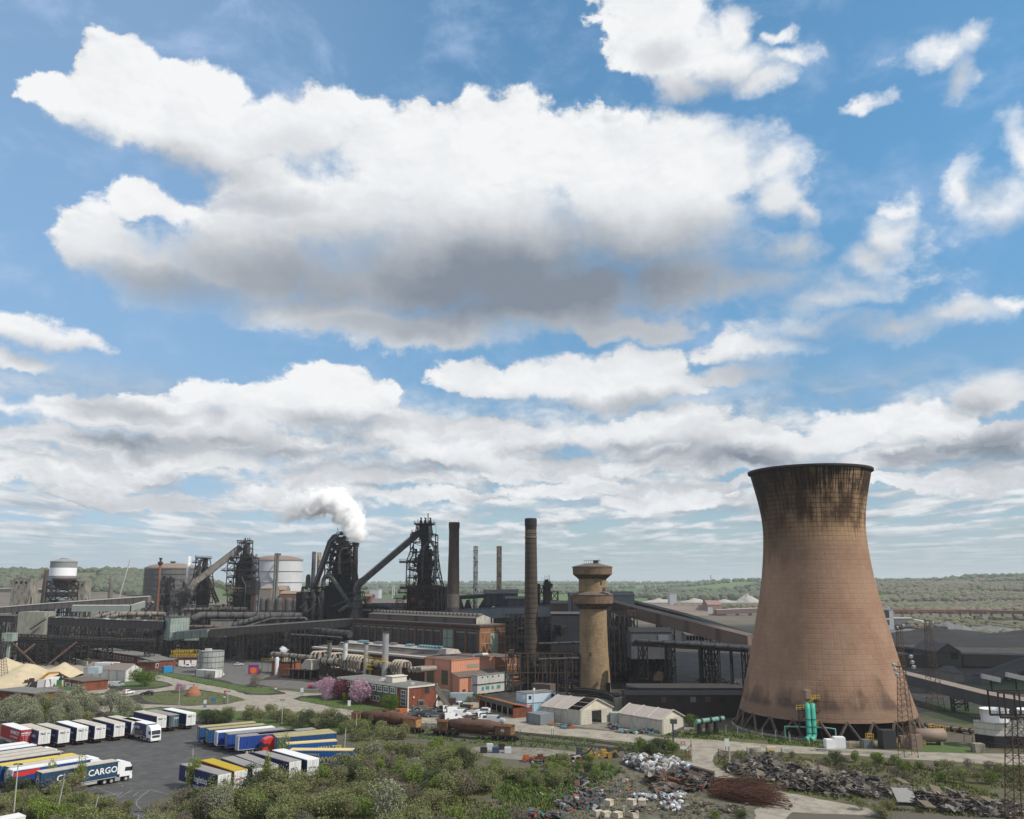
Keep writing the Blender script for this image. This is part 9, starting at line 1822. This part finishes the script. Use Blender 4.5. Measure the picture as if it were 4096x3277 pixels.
thicket([(795,2893),(880,2880),(930,2890),(900,2900)],6,[('dark',1.0)],'beside the end of the far row',.9,1.2,2.5)
thicket([(-60,2895),(-60,2850),(120,2840),(330,2845),(420,2850),(520,2862),(590,2868),(520,2880),(330,2905),(150,2925)],40,[('willow',.75),('olive',.15),('bare',.1)],'in the belt behind the far row',.8,1.25,3.2)
thicket([(-60,3290),(-60,3215),(60,3195),(150,3190),(330,3200),(420,3215),(500,3240),(520,3290)],34,[('olive',.5),('green',.25),('bare',.15),('dark',.1)],'at the bottom left below the lorries',.5,.95,2.0)
thicket([(160,3200),(200,3150),(300,3150),(350,3180),(340,3215)],7,[('olive',.5),('bare',.3),('green',.2)],'hiding the tail of the nearest left lorry',.85,1.15,2.4)
thicket([(30,3165),(100,3150),(120,3175),(60,3195)],3,[('dark',1.0)],'beside the diamond-marked lorry',.8,1.0,2.4)
thicket([(2050,3130),(2200,3060),(2330,3050),(2440,3070),(2420,3110),(2250,3150),(2120,3190)],28,[('green',.5),('olive',.3),('dark',.2)],'on the green bank behind the rubbish heap',.45,.8,2.2)
thicket([(2510,3030),(2600,2990),(2690,2985),(2730,3010),(2700,3040),(2560,3045)],9,[('dark',.5),('green',.3),('olive',.2)],'beside the no-entry sign',.6,.95,2.0)
thicket([(2870,3045),(2960,3020),(3150,3030),(3400,3045),(3400,3090),(3150,3080),(2900,3070)],16,[('olive',.5),('dark',.3),('bare',.2)],'behind the left timber bank',.35,.7,2.4)
thicket([(3410,3045),(3600,3060),(3900,3080),(4150,3100),(4150,3160),(3900,3140),(3600,3130),(3420,3080)],30,[('green',.45),('olive',.35),('bare',.2)],'behind the right timber bank',.35,.8,2.4)
thicket([(3430,3240),(3560,3230),(3640,3290),(3420,3290)],4,[('olive',.6),('green',.4)],'at the bottom right beside the track',.5,.8,2.0)
thicket([(2860,3262),(3000,3262),(3020,3290),(2850,3290)],3,[('dark',.5),('green',.5)],'at the bottom below the rusty rods',.4,.6,1.6)
thicket([(1690,2995),(1760,3010),(1700,3020)],2,[('green',1.0)],'below the left torpedo wagon',.9,1.1,2.0)
thicket([(2750,2900),(2790,2905),(2770,2915)],2,[('green',1.0)],'right of the intact slatted shed',.8,1.0,1.6)
thicket([(1790,2800),(1960,2790),(1980,2812),(1800,2815)],6,[('green',.6),('olive',.4)],'in front of the grey site cabins',.4,.6,2.0)
thicket([(300,2640),(620,2680),(600,2688),(290,2648)],8,[('green',1.0)],'in front of the long brick office',.4,.6,3.0)
thicket([(-100,3300),(2100,3300),(2000,3430),(-100,3430)],34,main,'on the near bank below the lorry park',.8,1.25,3.4)
def one(kind,i,k,x,y,s,lab,cat,sz=1.0):g=G(*k(x,y));plant(kind,i,g.x,g.y,s,lab,cat,None,sz,PL.uniform(0,6))
one('pink',0,k10,1200,275,1.3,'pink blossom tree at the left of the blossom group','tree');one('plum',0,k10,1380,300,1.35,'dark purple-leaved tree between the two pink ones','tree');one('pink',1,k10,1610,350,1.4,'larger pink blossom tree at the right of the blossom group','tree');one('pink',2,k10,1265,300,.7,'small pink tree low between the blossom trees','tree');one('lime',0,k10,1430,330,.8,'yellow-green bush in front of the purple-leaved tree','bush')
one('fir',0,k8,1720,1215,1.05,'fresh green tree in front of the brick office corner','tree');one('dark',0,k8,970,845,.95,'dark round bush between the pipe stilts','bush',1.2);one('fir',1,k9,460,372,1.7,'broad round green tree on its own grass island','tree',.8)
one('pink',1,k9,810,435,.62,'pinkish purple bush left of the brick kiln','bush');one('bare',0,k10,360,148,1.15,'grey twiggy bush on the verge beside the service road','bush',1.2);one('green',1,k8,110,770,.8,'bright green bush beside the purple hoarding','bush');one('bare',1,k9,1110,295,.8,'twiggy bush in front of the pale block by the round tank','bush');one('lime',1,k11,470,720,1.7,'round yellow-green tree in the belt at the left','tree',.9)
one('lime',2,k11,490,1440,.9,'tall thin sapling in front of the nearest lorry, left of two','sapling',1.6);one('lime',1,k11,800,1450,.95,'tall thin sapling in front of the nearest lorry, right of two','sapling',1.6);one('lime',0,k9,935,1440,1.1,'bright green sapling before the nearest slanting trailer','sapling',1.4);one('lime',1,k10,480,1380,1.1,'narrow lime sapling standing out of the thicket','sapling',1.4);one('lime',2,k10,700,1120,1.3,'sapling in front of the white-ended trailer','sapling',1.3)
one('green',0,k14,320,1110,.75,'bright green bush beside the gravel road at right','bush');one('green',2,k12,2120//2,960,.35,'small yellow weed beside the railway','bush')
cont(G(*k9(970,275)),G(*k9(1165,290)),M('wall_white_panel',(.5,.5,.5)),'low pale block in front of the round storage tank',2.8,4)
def tufts(name,polys,mat,label,seed,h=(.2,.55)):
 q=random.Random(seed);m=MB()
 for poly,n in polys:
  xs=[p[0] for p in poly];ys=[p[1] for p in poly];c=0
  while c<n:
   px,py=q.uniform(min(xs),max(xs)),q.uniform(min(ys),max(ys))
   if not inpoly((px,py),poly):continue
   c+=1;g=G(px,py);s0=q.uniform(*h)
   if mnoise.noise((g.x*.12,g.y*.12,seed))<-.25:continue
   for _ in range(4):
    a=q.uniform(0,6.283);dx,dy=math.cos(a),math.sin(a);s=s0*q.uniform(.6,1.2);o=Vector((g.x+q.gauss(0,.25),g.y+q.gauss(0,.25),0));m.face([o+Vector((-dy*s*.35,dx*s*.35,0)),o+Vector((dy*s*.35,-dx*s*.35,0)),o+Vector((dx*s*.4,dy*s*.4,s))])
 return solo(m,name,mat,label,'ground cover',kind='stuff',loc=(0,0,0))
weed=leafmat('weed_leaf',(.085,.105,.030),(.155,.165,.060),(.1,.1,.04));grn=leafmat('grass_leaf',(.075,.13,.026),(.12,.18,.04),(.07,.11,.025));dry=leafmat('dry_grass',(.12,.11,.06),(.18,.16,.09),(.14,.12,.07))
tufts('weeds',[([(600,3290),(800,3190),(1260,3090),(1480,3010),(1900,3060),(2100,3110),(2330,3140),(2150,3290)],6500),([(-60,3290),(-60,3190),(420,3195),(560,3290)],1800),([(-200,3290),(4300,3290),(4300,3480),(-200,3480)],4200),([(3060,3150),(3400,3210),(3560,3245),(4150,3290),(4150,3090),(3400,3050),(2860,3020),(2960,3115)],3800)],weed,'rough weeds and grass under the thickets',1)
tufts('weeds',[([(1380,2900),(1600,2900),(2100,2940),(2690,2992),(2560,3010),(2300,3000),(1900,2975),(1380,2935)],1800),([(2640,2945),(2760,2915),(2900,2925),(3100,2950),(3330,2975),(3300,2992),(2864,2960)],1100),([(2050,3090),(2440,3060),(2500,3090),(2250,3220),(2100,3290),(1900,3290)],2600)],grn,'green grass along the railway and the wire fence',2)
tufts('dry_grass',[([(2250,3140),(2500,3060),(2760,3080),(2980,3200),(3000,3280),(2150,3290)],1500),([(3000,3000),(3400,3040),(4100,3085),(4100,3120),(2900,3060)],900),([(600,3290),(560,3230),(640,3200),(900,3290)],300)],dry,'dry yellowish grass on the tip and the banks',3,(.15,.4))
tufts('grass',[([(1174,2797),(1230,2786),(1400,2788),(1500,2820),(1600,2845),(1600,2856),(1495,2854),(1335,2830)],900),([(560,2778),(690,2765),(790,2762),(900,2775),(975,2800),(830,2820),(580,2808)],800),([(590,2685),(900,2733),(1060,2752),(1130,2770),(980,2770),(640,2700)],700),([(400,2850),(780,2840),(1200,2868),(1395,2884),(1395,2950),(1000,2888),(640,2863)],900)],grn,'short grass on the islands and verges of the road',4,(.12,.3))
# ---------------------------------------------------------------- steam
def steam(path,dens,label,Y,seed,scale=.24,name='steam',thr=.0,cat='steam',aniso=.0):
 P=[(A(x,y,Y),r*1.12*m_per_px(Y)) for x,y,r in path];m=MB();m.tube([p for p,_ in P],[r*1.45 for _,r in P],14)
 o=m.build(name,M('tmp',(1,1,1)),None);tag(o,label,cat,None,'stuff')
 mt=bpy.data.materials.new(name+'_vapour');mt.use_nodes=True;t=mt.node_tree;t.nodes.clear();w=NT(t);o.data.materials.clear();o.data.materials.append(mt)
 C_=w.n('ShaderNodeTexCoord').outputs['Object'];wn=w.n('ShaderNodeTexNoise');w.put(wn.inputs['Vector'],C_);wn.inputs['Scale'].default_value=scale*.8;wn.inputs['Detail'].default_value=3;Q=w.v('MULTIPLY_ADD',w.v('SUBTRACT',wn.outputs['Color'],(.5,.5,.5)),(3.5,3.5,3.5),C_);acc=None
 for p,r in P:
  d=w.v('LENGTH',w.v('MULTIPLY_ADD',Q,(1/r,1/r,1/r),tuple(-c/r for c in p)));acc=d if acc is None else w.m('SMOOTH_MIN',acc,d,.3)
 n=w.noise(Q,scale,7,.62);D=w.m('ADD',w.m('SUBTRACT',1.0,acc),w.m('MULTIPLY',w.m('SUBTRACT',n,.5),2.6));x,y,z=w.sep(C_);x0,x1=P[-1][0].x,P[0][0].x
 fade=w.m('POWER',w.lin(x,x0,x0+(x1-x0)*.8,.12,1.0),1.6) if thr==0 else 1.0
 k=w.m('MULTIPLY',w.m('MULTIPLY',w.ss(D,.0,.35),fade),dens)
 pv=w.n('ShaderNodeVolumePrincipled');pv.inputs['Color'].default_value=(.995,.995,.998,1);pv.inputs['Anisotropy'].default_value=aniso;w.put(pv.inputs['Density'],k);out=w.n('ShaderNodeOutputMaterial');w.L.new(pv.outputs[0],out.inputs['Volume']);return o
steam([(1412,2168,28),(1420,2125,44),(1412,2085,48),(1385,2045,52),(1345,2010,54),(1300,2000,52),(1255,2012,50),(1210,2025,48),(1165,2045,44),(1120,2045,48),(1085,1995,56),(1130,1950,60)],1.6,'thick white steam plume bending left from the steaming furnace',452,1)
steam([(3240,1868,180),(3200,1842,150),(3140,1820,110),(3060,1800,90)],.012,'faint vapour drifting off the mouth of the cooling tower',235,2,.1,'vapour',thr=1)
steam([(1134,2608,9),(1136,2598,14),(1140,2590,10)],1.2,'small white puff above the slim vessel by the pump house',330,3,1.2,'steam',thr=1)
sc.cycles.volume_bounces=24;sc.cycles.max_bounces=26;sc.cycles.volume_max_steps=256
# ---------------------------------------------------------------- haze
HZ=MB();HZ.box((0,6400,-3),(30000,13600+600,150))
hm=bpy.data.materials.new('haze_air');hm.use_nodes=True;ht=hm.node_tree;ht.nodes.clear()
pv=ht.nodes.new('ShaderNodeVolumePrincipled');ho=ht.nodes.new('ShaderNodeOutputMaterial');ht.links.new(pv.outputs[0],ho.inputs['Volume'])
pv.inputs['Color'].default_value=(.86,.92,1.0,1);pv.inputs['Density'].default_value=.00008;pv.inputs['Anisotropy'].default_value=.2
solo(HZ,'haze',hm,'thin blue haze over the whole plain','haze',loc=(0,0,0),kind='stuff')
# ---------------------------------------------------------------- the cloud whose shade lies over the furnaces
def shade_cloud(lobes,z,label):
 m=MB();q=random.Random(4)
 for(tx,ty,r) in lobes:
  k=z/sdir.z;cx,cy=tx+sdir.x*k,ty+sdir.y*k
  m.add([(cx+v.x*r*(1+.35*mnoise.noise(v*2.1+Vector((tx,ty,0))*.01)),cy+v.y*r*.8*(1+.35*mnoise.noise(v*2.4+Vector((ty,tx,0))*.01)),z+max(v.z,-.25)*r*.45) for v in ICO2[0]],ICO2[1],True)
 return solo(m,'cloud',M('cloud_white',(.85,.86,.88),1,.03),label,'cloud',kind='stuff',loc=(0,0,0))
shade_cloud([(-45,470,75),(20,450,80),(80,420,80),(-90,520,60),(130,400,70),(30,400,45),(190,400,75),(250,390,80),(150,340,50),(215,330,50),(60,345,28),(10,372,30)],520,'cumulus cloud overhead casting its shade on the furnaces')
